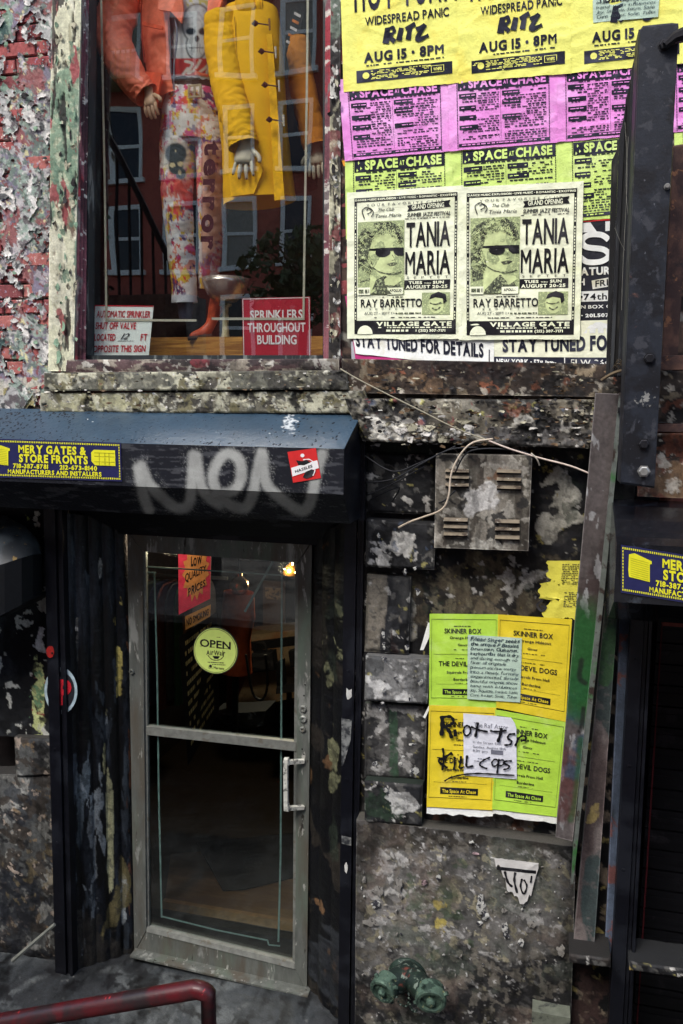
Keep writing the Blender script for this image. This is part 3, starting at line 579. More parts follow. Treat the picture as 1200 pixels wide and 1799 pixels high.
b.tube([P(502, 1336, YD-0.055), P(503, 1422, YD-0.055)], 0.0135, 4); b.build('handle', M('worn_white_metal', S(186, 186, 176), rough=0.45, spots=[(S(104, 104, 100), 30, 0.56, 0.03)], bump=0.2), door)
for (x, y, r, mm) in ((533, 1245, 0.017, alu2), (533, 1263, 0.017, alu), (532, 1281, 0.014, alu2), (232, 1180, 0.014, alu)):
    b = MB(); c = P(x, y, YD); b.lathe(c, [(r, 0), (r, 0.006), (r*0.8, 0.009), (r*0.45, 0.009), (r*0.4, 0.004), (0.0001, 0.004)], 18, 'y'); b.build('lock_cylinder' if x > 300 else 'hinge_screw', mm, door, smooth=False)
b = MB()
for (x, y) in ((536, 1203), (534, 1222), (534, 1325), (531, 1316)): b.lathe(P(x, y, YD+0.0005), [(0.004, 0.001), (0.0001, 0.0015)], 8, 'y')
b.build('screw_hole', M('hole_black', (0.004, 0.004, 0.004)), door)
b = MB()
strip([(250, 995), (500, 1011)], 2.6, YD+0.031); strip([(250, 1005), (274, 1006)], 2.6, YD+0.031); strip([(271, 1005), (276, 1180), (279, 1400), (284, 1612)], 3.0, YD+0.0315); strip([(495, 1010), (494, 1300), (493, 1500), (489, 1655)], 3.2, YD+0.0315)
strip([(284, 1610), (380, 1634), (470, 1652), (472, 1660), (492, 1662)], 2.6, YD+0.033); strip([(480, 985), (430, 1075)], 4, YD+0.033)
b.build('alarm_tape', M('dull_tape', S(126, 142, 140), rough=0.5), door)
b = MB(); b.prism([P(228, 1679, 0.20), P(540, 1751, 0.20), P(540, 1754, 0.20), P(228, 1682, 0.20)], 0.12); b.build('threshold', alu, door)
# ================================================================== security gate housings (black steel boxes with a sloped top)
def box_section(name, label, xl, xr, sec, parent_loc, graf=None):
    """sec: list of (Y,z) from wall top round the front to the wall underside"""
    t = thing(name, label, 'gate housing', parent_loc)
    return t
m_steel = M('black_steel', S(13, 14, 20), rough=0.4, spots=[(S(60, 62, 68), 60, 0.71, 0.02), (S(26, 28, 34), 5, 0.56, 0.06)], bump=0.12, bscale=160)
z_tb = P(300, 722, -0.02)[2]; YF = -0.30
z_ft = P(300, 781, YF)[2]; z_fb = P(300, 857, YF)[2]; YL = -0.19; z_lb = P(300, 905, YL)[2]
x_r = P(604, 820, YF)[0]; x_l = -3.3
GH = thing('gate_housing', 'long black roll gate housing over the door with wet top coloured as blue skylight and white graffiti', 'gate housing', ((x_l+x_r)/2, -0.15, z_lb))
b = MB(); T_ = 0.004
# sides, back and underside of the box
b.box(x_l, x_r-0.001, -0.02, 0.05, z_lb, z_tb-0.003)
for x in (x_l, x_r-0.004):
    pts = [(x, -0.02, z_tb-0.002), (x, YF+0.003, z_ft-0.002), (x, YF+0.003, z_fb), (x, YL, z_lb), (x, -0.02, z_lb)]
    b.add(pts+[(x+0.004, y, z) for _, y, z in pts], [(0, 1, 2, 3, 4), (9, 8, 7, 6, 5)]+[(i, i+5, (i+1) % 5+5, (i+1) % 5) for i in range(5)])
b.box(x_l, x_r-0.004, YL, -0.02, z_lb, z_lb+0.004)
b.build('housing_end', m_steel, GH)
# sprayed tag: distance to strokes, pigment only
TAG = [[(243, 822), (252, 868), (262, 895)], [(248, 818), (262, 850), (290, 878), (310, 892), (328, 890), (336, 868), (340, 800)], [(345, 802), (352, 850), (366, 872), (386, 886)],
       [(378, 868), (410, 862), (424, 838), (420, 808), (400, 797), (382, 812), (374, 840), (384, 868), (404, 886), (430, 892), (444, 870), (452, 830), (460, 796)], [(462, 800), (468, 850), (500, 880), (530, 898), (546, 880), (556, 830), (566, 798)]]
def seg_d(px, py, pts):
    pts = smoothpath([np.array(p, float) for p in pts], 4); d = np.full(px.shape, 1e9)
    for a, c in zip(pts[:-1], pts[1:]):
        ab = c-a; t = np.clip(((px-a[0])*ab[0]+(py-a[1])*ab[1])/(ab@ab+1e-9), 0, 1)
        d = np.minimum(d, np.hypot(px-a[0]-t*ab[0], py-a[1]-t*ab[1]))
    return d
def fascia_fn(px, py, X, Z, u, v):
    n = fbm(X, Z, 9, 3, 5); col = np.ones(X.shape+(3,))*np.array(S(24, 26, 32))*(0.8+0.5*n)[..., None]
    scuff = sst(0.6, 0.66, fbm(X*0.4, Z*3, 30, 6, 5))*0.4; col = col*(1-scuff[..., None])+np.array(S(90, 92, 96))*scuff[..., None]
    m = np.zeros(X.shape)
    for st in TAG: m = np.maximum(m, sst(14, 4.5, seg_d(px, py, st)+(vn(X*300, Z*300, 4)-0.5)*3)*0.85)
    for st in TAG: m = np.maximum(m, sst(30, 8, seg_d(px, py, st))*sst(0.66, 0.74, vn(X*420, Z*420, 31)*0.6+fbm(X, Z, 40, 6, 3)*0.4)*0.5)
    m = np.maximum(m, sst(14, 4, seg_d(px, py, [(245, 826), (250, 848)]))*0.9)
    m = m*(0.42+0.45*fbm(X, Z, 14, 44, 4)); col = col*(1-m[..., None])+np.array(S(190, 192, 186))*m[..., None]
    dent = (fbm(X, Z, 2.2, 12, 2)-0.5)*0.006
    return dent*np.minimum(1, np.minimum(v, 1-v)*6), col, None
GF = M('sprayed_steel', attr=True, rough=0.42, var=0.10, vscale=200, bump=0.08, bscale=300)
W3 = lambda x, y, z: (x, y, z)
sheet('fascia', [W3(x_l, YF, z_ft), W3(x_r, YF, z_ft), W3(x_r, YF, z_fb), W3(x_l, YF, z_fb)], 0, fascia_fn, GH, GF, cell=0.0038)
sheet('lower_fascia', [W3(x_l, YF, z_fb), W3(x_r, YF, z_fb), W3(x_r, YL, z_lb), W3(x_l, YL, z_lb)], 0, fascia_fn, GH, GF, cell=0.0038)
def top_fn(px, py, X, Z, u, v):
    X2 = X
    col = np.ones(X.shape+(3,))*np.array(S(46, 66, 82))*(0.8+0.4*fbm(X, Z, 6, 2, 4))[..., None]  # blue skylight on the wet black steel is put into the base colour
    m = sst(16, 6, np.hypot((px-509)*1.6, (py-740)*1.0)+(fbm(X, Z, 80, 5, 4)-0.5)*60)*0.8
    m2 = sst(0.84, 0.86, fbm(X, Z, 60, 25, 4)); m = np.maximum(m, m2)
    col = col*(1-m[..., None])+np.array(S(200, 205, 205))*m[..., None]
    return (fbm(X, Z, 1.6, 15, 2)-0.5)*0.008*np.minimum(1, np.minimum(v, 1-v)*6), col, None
sheet('housing_top', [W3(x_l, -0.021, z_tb), W3(x_r, -0.021, z_tb), W3(x_r, YF, z_ft), W3(x_l, YF, z_ft)], 0, top_fn, GH, M('wet_steel_sky_tint', attr=True, rough=0.36, var=0.12, vscale=24, spec=0.5), cell=0.006)
# rain drops and bird lime on the top
b = MB(); rnd = random.Random(5)
for i in range(1300):
    t = rnd.random(); s_ = rnd.random()**1.0; x = x_r-0.01-rnd.random()**0.8*2.2; dens = 1.0 if x < -1.2 else 0.45
    if rnd.random() > dens: continue
    Yc = -0.03+(YF+0.04)*t; zc = z_tb+(z_ft-z_tb)*((-Yc-0.021)/(-YF-0.021)); r = rnd.uniform(0.0025, 0.0065); el = rnd.uniform(0.8, 1.9); an = rnd.uniform(0.4, 1.3)
    sl = (z_ft-z_tb)/(YF+0.021); V = []
    for k in range(6):
        th = k*math.pi/3; a = r*math.cos(th)*el; c = r*math.sin(th); dx = a*math.cos(an)-c*math.sin(an); dy = (a*math.sin(an)+c*math.cos(an))*1.3
        V.append((x+dx, Yc+dy, zc+dy*sl-0.001))
    V.append((x, Yc, zc+r*0.5)); b.add(V, [(k, (k+1) % 6, 6) for k in range(6)])
o = b.build('rain_drops', M('dirty_drop', S(24, 30, 38), rough=0.5), GH, kind='stuff')
# guide rails of the gate
def post(label, q, Y, d, extra=0.05):
    t = thing('gate_guide_rail', label, 'gate rail', tuple(P((q[2][0]+q[3][0])/2, q[2][1], Y+d/2)*[1, 1, 0]), 'gate guide rails beside the shop doors')
    b = MB(); pts = [P(*p, Y) for p in q]; pts[2][2] = -0.02; pts[3][2] = -0.02
    w = pts[1]-pts[0]; w2 = pts[2]-pts[3]
    def col(a, c, y0, dd): b.bev([pts[0]+w*a+[0, y0, 0], pts[0]+w*c+[0, y0, 0], pts[3]+w2*c+[0, y0, 0], pts[3]+w2*a+[0, y0, 0]], dd, 0.003)
    col(0, 0.62, 0, d); col(0.66, 0.82, 0.012, d-0.012); col(0.86, 1.0, 0.002, d-0.002); col(0.6, 0.9, 0.03, d-0.03)
    b.build('channel', m_steel, t)
    for k in range(5):
        b = MB(); p = pts[0]*(1-(k+0.5)/5)+pts[3]*((k+0.5)/5)+w*0.3; b.lathe(p+[0, 0.002, 0], [(0.007, 0), (0.006, 0.004), (0.0001, 0.005)], 8, 'y'); b.build('rivet', m_steel, t)
    return t
p1 = post('black steel gate rail standing left of the shop door', [(76, 885), (108, 885), (127, 1705), (97, 1705)], 0.04, 0.06)
p2 = post('black steel gate rail between the shop door and the standpipe', [(606, 880), (640, 885), (625, 1790), (594, 1790)], 0.04, 0.06)
b = MB(); b.prism([P(604, 716, -0.012), P(642, 716, -0.012), P(640, 915, -0.012), P(608, 912, -0.012)], 0.03); b.build('bracket_plate', m_steel, p2)
# spray marks on the rails
def decal(name, pts, Y, mat, parent, d=0.001, wob=0): 
    b = MB(); b.prism([P(x, y, Y) for x, y in pts], d); return b.build(name, mat, parent)
def blobpts(cx, cy, rx, ry, n=14, jag=0.2, sd=1):
    r = random.Random(sd); return [(cx+rx*math.cos(2*math.pi*k/n)*(1+r.uniform(-jag, jag)), cy+ry*math.sin(2*math.pi*k/n)*(1+r.uniform(-jag, jag))) for k in range(n)]
m_wsp = M('white_spray', S(120, 122, 120), rough=0.7, spots=[(S(40, 42, 46), 30, 0.5, 0.1)])
decal('paint_mark', blobpts(88, 1145, 7, 11, sd=2, jag=0.08), 0.038, M('red_spray', S(150, 30, 26), rough=0.7, spots=[(S(40, 16, 18), 40, 0.55, 0.1)]), p1)
decal('paint_mark', [(600, 1262), (618, 1265), (616, 1300), (603, 1345), (600, 1345)], 0.038, m_wsp, p2); decal('paint_mark', [(600, 1468), (617, 1472), (617, 1486), (600, 1482)], 0.038, m_wsp, p2)
decal('paint_mark', blobpts(608, 1525, 3, 9, sd=4), 0.038, M('white_paint_fleck', S(190, 190, 185)), p2); decal('paint_mark', blobpts(612, 1220, 7, 10, 9, 0.5, 7), 0.038, M('white_paint_fleck', S(190, 190, 185)), p2)

# ---- the maker's sign, twice
m_navy = M('navy_sign', S(36, 38, 78), rough=0.4, var=0.1, spots=[(S(70, 72, 100), 40, 0.7, 0.02)]); m_yel = M('yellow_print', S(216, 212, 40), rough=0.5, var=0.08)
m_yd = M('yellow_dark_print', S(150, 146, 30), rough=0.5)
def maker_sign(q, Y, label, seed):
    t = thing('maker_sign', label, 'sign', tuple((P(*q[3], Y)+P(*q[2], Y))/2), 'gate maker signs')
    p = Poster(q, Y, wr=0.0002, seed=seed); b = MB(); c = [x.copy() for x in p.c]; b.prism(c, 0.002); b.build('sign_plate', m_navy, t)
    for k in range(76):
        u = 0.012+k*0.976/75
        for v in (0.06, 0.93): p.rect(u-0.0035, v-0.022, u+0.0035, v+0.022, 0)
    for k in range(1, 13):
        v = 0.06+k*0.87/13
        for u in (0.012, 0.988): p.rect(u-0.0035, v-0.022, u+0.0035, v+0.022, 0)
    p.text('MERY GATES &', 0.255, 0.34, 0.755, 0.205, 'h', gap=0.08); p.text('STORE FRONTS', 0.26, 0.575, 0.765, 0.205, 'h', gap=0.08)
    p.text('718-387-8781', 0.215, 0.735, 0.475, 0.115, 'h', gap=0.09); p.text('212-673-8140', 0.56, 0.735, 0.83, 0.115, 'h', gap=0.09)
    p.text('MANUFACTURERS AND INSTALLERS', 0.175, 0.885, 0.86, 0.115, 'h', gap=0.07)
    p.poly([(0.05, 0.17), (0.085, 0.13), (0.19, 0.24), (0.19, 0.30), (0.178, 0.31), (0.178, 0.68), (0.05, 0.64), (0.045, 0.5)], 0)
    for k in range(9): p.rect(0.06, 0.24+k*0.045, 0.17, 0.247+k*0.045, 1, off=0.0016, rot=0.4)
    p.poly([(0.79, 0.27), (0.81, 0.2), (0.96, 0.2), (0.96, 0.6), (0.815, 0.6), (0.79, 0.5)], 0)
    for v in (0.27, 0.36, 0.50): p.rect(0.812, v, 0.955, v+0.012, 1, off=0.0016)
    for u in (0.845, 0.885, 0.915): p.rect(u, 0.27, u+0.004, 0.59, 1, off=0.0016)
    p.ink('lettering', [m_yel, m_yd], t)
maker_sign([(-26, 770), (212, 778), (214, 846), (-26, 838)], YF-0.004, 'navy gate maker sign with yellow lettering on the housing above the door', 3)

# ---- sticker on the housing
def flat_thing(name, label, cat, q, Y, mat, seed=0, wr=0.0003, group=None, curl=None, **kw):
    p = Poster(q, Y, wr=wr, seed=seed, curl=curl); lo = (p.c[2]+p.c[3])/2
    t = thing(name, label, cat, tuple(lo), group); p.paper('sheet', mat, t, **kw); return t, p
m_red = M('sticker_red', S(196, 40, 40), rough=0.5, var=0.08); m_wh = M('sticker_white', S(226, 224, 222), rough=0.6, var=0.05); m_bk = inkmat('print_black', S(18, 18, 22))
t, p = flat_thing('sticker', 'red and white square sticker with a black figure on the gate housing', 'sticker', [(505, 794), (555, 787), (564, 840), (515, 848)], YF-0.003, m_red, nu=6, nv=6)
p.poly([(0.03, 0.52), (0.98, 0.40), (0.99, 0.66), (0.02, 0.80)], 0); p.ell(0.5, 0.18, 0.07, 0.06, 0); p.poly([(0.25, 0.30), (0.45, 0.36), (0.62, 0.34), (0.74, 0.44), (0.5, 0.50), (0.3, 0.46)], 1, off=0.0014)
p.poly([(0.38, 0.88), (0.5, 0.72), (0.75, 0.66), (0.82, 0.74), (0.7, 0.9), (0.5, 0.94)], 1, off=0.0014); p.stroke([(0.5, 0.32), (0.72, 0.34), (0.86, 0.5), (0.84, 0.72), (0.74, 0.88)], 0.0035, 0, off=0.0016)
p.text('HASSLES', 0.15, 0.70, 0.78, 0.09, 'b', 1, slope=-0.16, off=0.002); p.ink('print', [m_wh, m_bk], t)

# ================================================================== right-hand gate housing
YR = -0.46
zt1, zt0 = P(1150, 958, YR)[2], P(1150, 885, YR+0.34)[2]; zb1 = P(1150, 1062, YR)[2]; zb2 = P(1150, 1092, YR+0.2)[2]
xl = P(1084, 950, YR)[0]; xr = 2.6
RH = thing('gate_housing', 'black roll gate housing at the right edge behind the steel beam, its top curved', 'gate housing', ((xl+xr)/2, YR+0.2, zb2))
b = MB(); sec = [(-0.1, zt0+0.01), (-0.2, zt0-0.004), (-0.3, zt0-0.04), (-0.4, (zt1+zt0)/2-0.035), (YR, zt1), (YR, zb1), (YR+0.2, zb2), (-0.1, zb2)]
n = len(sec); V = [(xl, y, z) for y, z in sec]+[(xr, y, z) for y, z in sec]; b.add(V, [tuple(range(n)), tuple(range(2*n-1, n-1, -1))]+[(i, i+n, (i+1) % n+n, (i+1) % n) for i in range(n)])
b.build('housing', M('glossy_black_steel', S(20, 21, 25), rough=0.25, spots=[(S(60, 66, 74), 6, 0.6, 0.05)], coat=0.5), RH)
maker_sign([(1091, 957), (1385, 1004), (1385, 1088), (1091, 1041)], YR-0.004, 'navy gate maker sign cut off by the right edge, low beside the steel plates', 4)

# ================================================================== right side: beam, slats, plates, posts
m_beam = M('dark_blue_steel', S(31, 35, 43), rough=0.5, spots=[(S(19, 20, 25), 8, 0.52, 0.08), (S(84, 86, 92), 70, 0.69, 0.02), (S(52, 54, 60), 22, 0.60, 0.04), (S(96, 66, 56), 7, 0.66, 0.04)], bump=0.25, bscale=120)
m_bolt = M('bolt_black', S(28, 28, 32), rough=0.5, metal=0.3); m_bolt2 = M('bolt_zinc', S(150, 150, 146), rough=0.35, metal=0.6)
YB = -0.36
BM = thing('steel_beam', 'dark upright steel beam with bolts at the right of the posters', 'beam', tuple(P(1120, 856, YB)))
def bent(q, Y, d, name, mat, parent, b_=0.005):
    b = MB(); b.bev([P(*p, Y) for p in q], d, b_); return b.build(name, mat, parent)
bent([(1124, 52), (1130, 44), (1180, 39), (1192, 40), (1193, 50), (1150, 858), (1090, 850)], YB, 0.014, 'flange', m_beam, BM)
b = MB(); b.prism([P(1122, 52, YB+0.014), P(1130, 50, YB+0.014), P(1098, 850, YB+0.014), P(1089, 848, YB+0.014)], 0.12); b.build('web', m_beam, BM)
for (x, y, r, mt_) in ((1167, 80, 0.016, m_bolt), (1172, 328, 0.008, m_bolt2), (1141, 630, 0.016, m_bolt), (1131, 780, 0.016, m_bolt), (1131, 828, 0.017, m_bolt2)):
    b = MB(); c = P(x, y, YB); b.lathe(c, [(r*1.25, 0), (r*1.25, 0.003), (r, 0.003), (r, 0.012), (r*0.8, 0.014), (0.0001, 0.014)], 6 if r > 0.01 else 12, 'y'); b.build('bolt', mt_, BM)
b = MB(); b.tube([P(1168, 80, YB-0.02), P(1186, 66, YB-0.02), P(1230, 52, YB-0.02)], [0.012, 0.018, 0.03], 8); b.build('stay_rod', m_bolt, BM)
decal('chalk_mark', blobpts(1134, 703, 17, 13, 22, 0.35, 3), YB-0.001, M('chalk', S(130, 130, 126), rough=0.9, spots=[(S(31, 35, 43), 50, 0.48, 0.04)]), BM)
SL = thing('slatted_board', 'weathered black timber slats standing left of the steel beam', 'slats', tuple(P(1090, 662, -0.1)))
m_slat = M('black_timber', S(34, 36, 38), rough=0.75, spots=[(S(60, 60, 54), 22, 0.56, 0.04), (S(110, 112, 70), 12, 0.66, 0.02), (S(18, 18, 20), 16, 0.5, 0.05)], stretch=(1, 1, 0.15), bump=0.6, bscale=80)
m_slat2 = M('black_timber_b', S(26, 27, 30), rough=0.75, spots=[(S(52, 54, 56), 26, 0.58, 0.04)], stretch=(1, 1, 0.12), bump=0.6, bscale=80)
tops = [((1075, 282), (1084, 262), (1088, 240)), ((1089, 235), (1096, 205), (1100, 180)), ((1100, 172), (1106, 150), (1110, 128)), ((1110, 120), (1114, 104), (1119, 98)), ((1119, 96), (1124, 88), (1130, 84))]
bots = [(1065, 1072), (1072, 1078), (1078, 1085), (1085, 1093), (1093, 1101)]
for i, (tp, bt) in enumerate(zip(tops, bots)):
    b = MB(); Yk = -0.13-0.012*(i % 2)-0.004*i
    b.bev([P(*p, Yk) for p in tp]+[P(bt[1]-0.7, 662, Yk), P(bt[0], 662, Yk)], 0.022, 0.003); b.build('slat', (m_slat, m_slat2)[i % 2], SL)
b = MB(); rnd = random.Random(3)
for pts in ([(1098, 215), (1102, 300), (1098, 400), (1094, 480), (1092, 545)], [(1104, 240), (1100, 330), (1108, 420)], [(1080, 400), (1090, 425), (1098, 440)]): b.tube(smoothpath([P(x, y, -0.165) for x, y in pts], 4), 0.0006, 3)
b.build('frayed_thread', M('thread_grey', S(130, 130, 120)), SL)
b = MB()
for k in range(14): x, y = rnd.uniform(1080, 1104), rnd.uniform(636, 650); b.tube(smoothpath([P(x-8, y+4, -0.20), P(x, y-6, -0.22), P(x+9, y+3, -0.20)], 3), 0.0012, 3)
b.tube(smoothpath([P(1056, 668, -0.2), P(1078, 655, -0.21), P(1104, 648, -0.2)], 4), 0.006, 5); tag(b.build('twig_tangle', M('dry_twig', S(96, 84, 66), rough=0.9), kind='stuff'))
m_rust = M('rusted_steel', S(92, 66, 56), rough=0.7, spots=[(S(58, 42, 40), 7, 0.5, 0.08), (S(130, 90, 64), 22, 0.62, 0.03), (S(36, 34, 36), 12, 0.6, 0.05)], bump=0.4)
bent([(1183, 255), (1215, 250), (1190, 640), (1163, 640)], -0.10, 0.05, 'rust_post', m_rust, None)
tag(bpy.context.scene.objects['rust_post'], 'brown rusty post at the right edge behind the steel beam', 'post')
RF = thing('rusty_frame', 'rusty iron frame with two rails and a brown panel at the right edge', 'frame', tuple(P(1170, 870, -0.2)))
bent([(1120, 626), (1260, 622), (1260, 650), (1120, 650)], -0.20, 0.04, 'rail', m_rust, RF); bent([(1120, 746), (1260, 744), (1260, 760), (1120, 758)], -0.22, 0.04, 'rail', m_rust, RF)
sheet('panel', [(1125, 762), (1260, 760), (1260, 878), (1120, 872)], -0.15, rust(111, [(S(120, 60, 30), 10, 0.56, {}), (S(190, 180, 160), 18, 0.68, dict(t=0.002))]), RF, GR, skirt=0.02)
sheet('cornice', [(1100, 652), (1260, 652), (1260, 746), (1100, 742)], -0.06, rust(112), bs, GR, skirt=0.1, cell=0.006)
# leaning plates
def plate_fn(px, py, X, Z, u, v):
    d, c, _ = layers(S(80, 72, 70), [(S(104, 96, 94), 8, 0.54, dict(st=0.3, w=0.05)), (S(60, 46, 44), 6, 0.52, dict(st=0.3, w=0.05)), (S(140, 140, 140), 50, 0.68, dict(st=0.3)), (S(92, 48, 44), 9, 0.54, dict(reg=(1005, 1380, 36, 110, 0.3), w=0.08, a=0.7)), (S(50, 70, 90), 9, 0.5, dict(reg=(1030, 1300, 20, 60, 0.1), w=0.06))], seed=120, rough=0.0012)(px, py, X, Z, u, v)
    g = sst(1.25, 0.55, np.hypot((px-1022)/55, (py-1165)/110)+(fbm(X, Z, 14, 8, 4)-0.5)*0.5)*0.92
    g = np.maximum(g, sst(9, 2, seg_d(px, py, [(1003, 1440), (1012, 1400), (1020, 1300)]))*0.5)
    c = c*(1-g[..., None])+np.array(S(30, 78, 36))*g[..., None]
    k = sst(7, 2, seg_d(px, py, [(1022, 1160), (1018, 1190), (1028, 1200)]))+sst(6, 2, seg_d(px, py, [(1025, 1245), (1022, 1275), (1018, 1285)])); k = np.clip(k, 0, 1)*0.8
    return d, c*(1-k[..., None])+0.01*k[..., None], None
LP = thing('steel_plate', 'tall leaning rusty steel plate with green spray paint', 'plate', tuple(P(1000, 1480, -0.14)))
sheet('plate', [(1046, 690), (1090, 692), (1006, 1478), (976, 1470)], -0.14, plate_fn, LP, M('plate_paint', attr=True, rough=0.5, var=0.2, vscale=80, bump=0.2, metal=0.0), cell=0.004, skirt=0.02)
m_edge = M('worn_steel_edge', S(104, 110, 104), rough=0.45, metal=0.3, spots=[(S(60, 110, 60), 5, 0.60, 0.05), (S(60, 50, 46), 10, 0.56, 0.04)])
bent([(1088, 690), (1096, 690), (1060, 1060), (1013, 1500), (1006, 1560), (1003, 1560), (1007, 1490)], -0.155, 0.03, 'edge_flange', m_edge, LP, 0.002)
b = MB()
for y in (716, 782): b.box(*[v for v in (P(1086, y, -0.17)[0], P(1102, y, -0.17)[0], -0.185, -0.15, P(1094, y+8, -0.17)[2], P(1094, y, -0.17)[2])])
b.build('clip', m_bolt, LP)
def strip_thing(name, label, q, Y, d, col_spots, cat='post', base=(80, 66, 64)):
    t = sheet(name, q, Y, layers(S(*base), col_spots, seed=len(label), rough=0.0012), None, GR, cell=0.005, skirt=d); tag(t, label, cat); return t
strip_thing('steel_angle', 'brown steel angle strip right of the green sprayed plate', [(1064, 1060), (1086, 1060), (1042, 1690), (1004, 1690)], -0.06, 0.04, [(S(110, 100, 96), 7, 0.54, dict(st=0.3, w=0.05)), (S(150, 130, 60), 22, 0.70, dict(reg=(1040, 1440, 24, 30, 0.3))), (S(40, 60, 60), 8, 0.58, dict(st=0.3)), (S(50, 90, 50), 7, 0.5, dict(reg=(1066, 1110, 20, 50, 0.3)))])
strip_thing('steel_strip', 'narrow blue grey steel strip beside the dark doorway at right', [(1090, 1078), (1109, 1080), (1080, 1680), (1062, 1680)], -0.02, 0.03, [(S(76, 92, 116), 7, 0.5, dict(st=0.3, w=0.05)), (S(60, 84, 84), 8, 0.55, dict(st=0.3)), (S(120, 60, 50), 20, 0.64, {})], base=(58, 72, 92))
gap = layers(S(20, 20, 22), [(S(12, 12, 14), 8, 0.5, {}), (S(150, 134, 60), 26, 0.68, dict(reg=(1050, 1560, 26, 160, 0.06))), (S(120, 104, 84), 24, 0.60, dict(reg=(1060, 1380, 30, 240, 0.04))), (S(60, 40, 36), 14, 0.55, dict(reg=(1020, 1740, 50, 60, 0.2)))], seed=130, rough=0.004, rscale=30)
sheet('basement_wall', [(1000, 1060), (1130, 1060), (1110, 1860), (990, 1860)], 0.04, gap, bs, GR, cell=0.006)
p3 = post('black steel gate rail of the dark doorway at right', [(1110, 1060), (1148, 1062), (1110, 1805), (1070, 1800)], -0.10, 0.06)
SH = thing('stone_shelf', 'low dirty stone shelf across the foot of the right doorway', 'shelf', tuple(P(1080, 1715, -0.1)))
sheet('slab', [(1000, 1676), (1073, 1686), (1073, 1702), (1000, 1692)], -0.16, blk(131, base=(52, 46, 42)), SH, GR, skirt=0.15, cell=0.005)
sheet('slab', [(1106, 1690), (1260, 1712), (1260, 1728), (1106, 1706)], -0.16, blk(132, [(S(190, 160, 40), 20, 0.6, {})]), SH, GR, skirt=0.15, cell=0.005)
# dark doorway on the right
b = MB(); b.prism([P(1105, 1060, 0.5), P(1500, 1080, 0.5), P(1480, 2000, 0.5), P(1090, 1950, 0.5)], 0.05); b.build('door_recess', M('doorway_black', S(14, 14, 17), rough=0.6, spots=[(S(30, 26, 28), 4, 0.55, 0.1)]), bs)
GT = thing('roll_gate', 'dark roll down gate inside the right doorway', 'gate', tuple(P(1170, 1760, 0.3)*[1, 1, 0]))
m_gate = M('gate_black', S(10, 10, 14), rough=0.5, spots=[(S(36, 34, 38), 10, 0.58, 0.05)])
z = 0.02; zz = P(1180, 1070, 0.3)[2]
xa, xb = P(1130, 1500, 0.3)[0], 2.4
while z < zz: 
    b = MB(); b.box(xa, xb, 0.29, 0.31, z, z+0.082); b.box(xa, xb, 0.285, 0.29, z+0.03, z+0.055); b.build('slat', m_gate, GT); z += 0.09
b = MB(); b.box(P(1143, 1400, 0.2)[0], P(1143, 1400, 0.2)[0]+0.006, 0.2, 0.21, 0.1, zz); b.build('red_trim', M('dark_red_trim', S(80, 24, 30)), GT)

# ================================================================== utility box cover
UB = thing('utility_box', 'weathered louvred metal cover with torn paper below the wires', 'box', tuple(P(848, 964, -0.03)))
uf = layers(S(112, 106, 92), [(S(76, 72, 66), 12, 0.54, dict(w=0.05, st=0.5, a=0.7)), (S(66, 54, 44), 18, 0.62, dict(st=0.4, a=0.6)), (S(150, 142, 126), 20, 0.54, dict(st=0.5, t=0.001)), (S(176, 170, 154), 34, 0.60, dict(t=0.0015)), (S(140, 90, 50), 30, 0.66, dict(reg=(878, 832, 16, 14, 0.2), a=0.8)), (S(206, 204, 198), 11, 0.60, dict(reg=(833, 890, 34, 36, 0.4), t=0.002)), (S(40, 40, 40), 22, 0.64, {}), (S(196, 194, 186), 14, 0.60, dict(reg=(845, 935, 10, 30, 0.25), t=0.001)), (S(200, 196, 180), 24, 0.6, dict(reg=(820, 958, 60, 8, 0.15)))], seed=140, rough=0.0015, rscale=40)
sheet('cover', [(766, 797), (935, 800), (928, 968), (763, 962)], -0.075, uf, UB, M('cover_paint', attr=True, rough=0.55, var=0.3, vscale=120, bump=0.3), cell=0.0035, skirt=0.11)
m_lou = M('louvre_metal', S(116, 106, 90), rough=0.5, spots=[(S(60, 50, 42), 20, 0.55, 0.05), (S(180, 180, 170), 40, 0.66, 0.02)]); m_slot = M('slot_black', (0.006, 0.006, 0.006))
for gx, ys in (((783, 824), (823, 834, 848)), ((873, 916), (824, 838, 852)), ((780, 822), (909, 921, 934)), ((870, 913), (912, 925, 940))):
    for y in ys:
        b = MB(); a, c = P(gx[0], y, -0.077), P(gx[1], y+1, -0.077); hgt = np.array([0, 0, 0.017])
        V = [a, c, c+[0, -0.016, -0.012], a+[0, -0.016, -0.012], a-hgt, c-hgt]; b.add(V, [(0, 3, 2, 1), (0, 4, 3), (1, 2, 5)])
        b.add([a+[0.002, -0.001, -0.0125], c+[-0.002, -0.001, -0.0125], c-hgt*1.15+[0, -0.001, 0], a-hgt*1.15+[0, -0.001, 0]], [(0, 1, 2, 3)], 1)
        b.build('louvre', [m_lou, m_slot], UB)

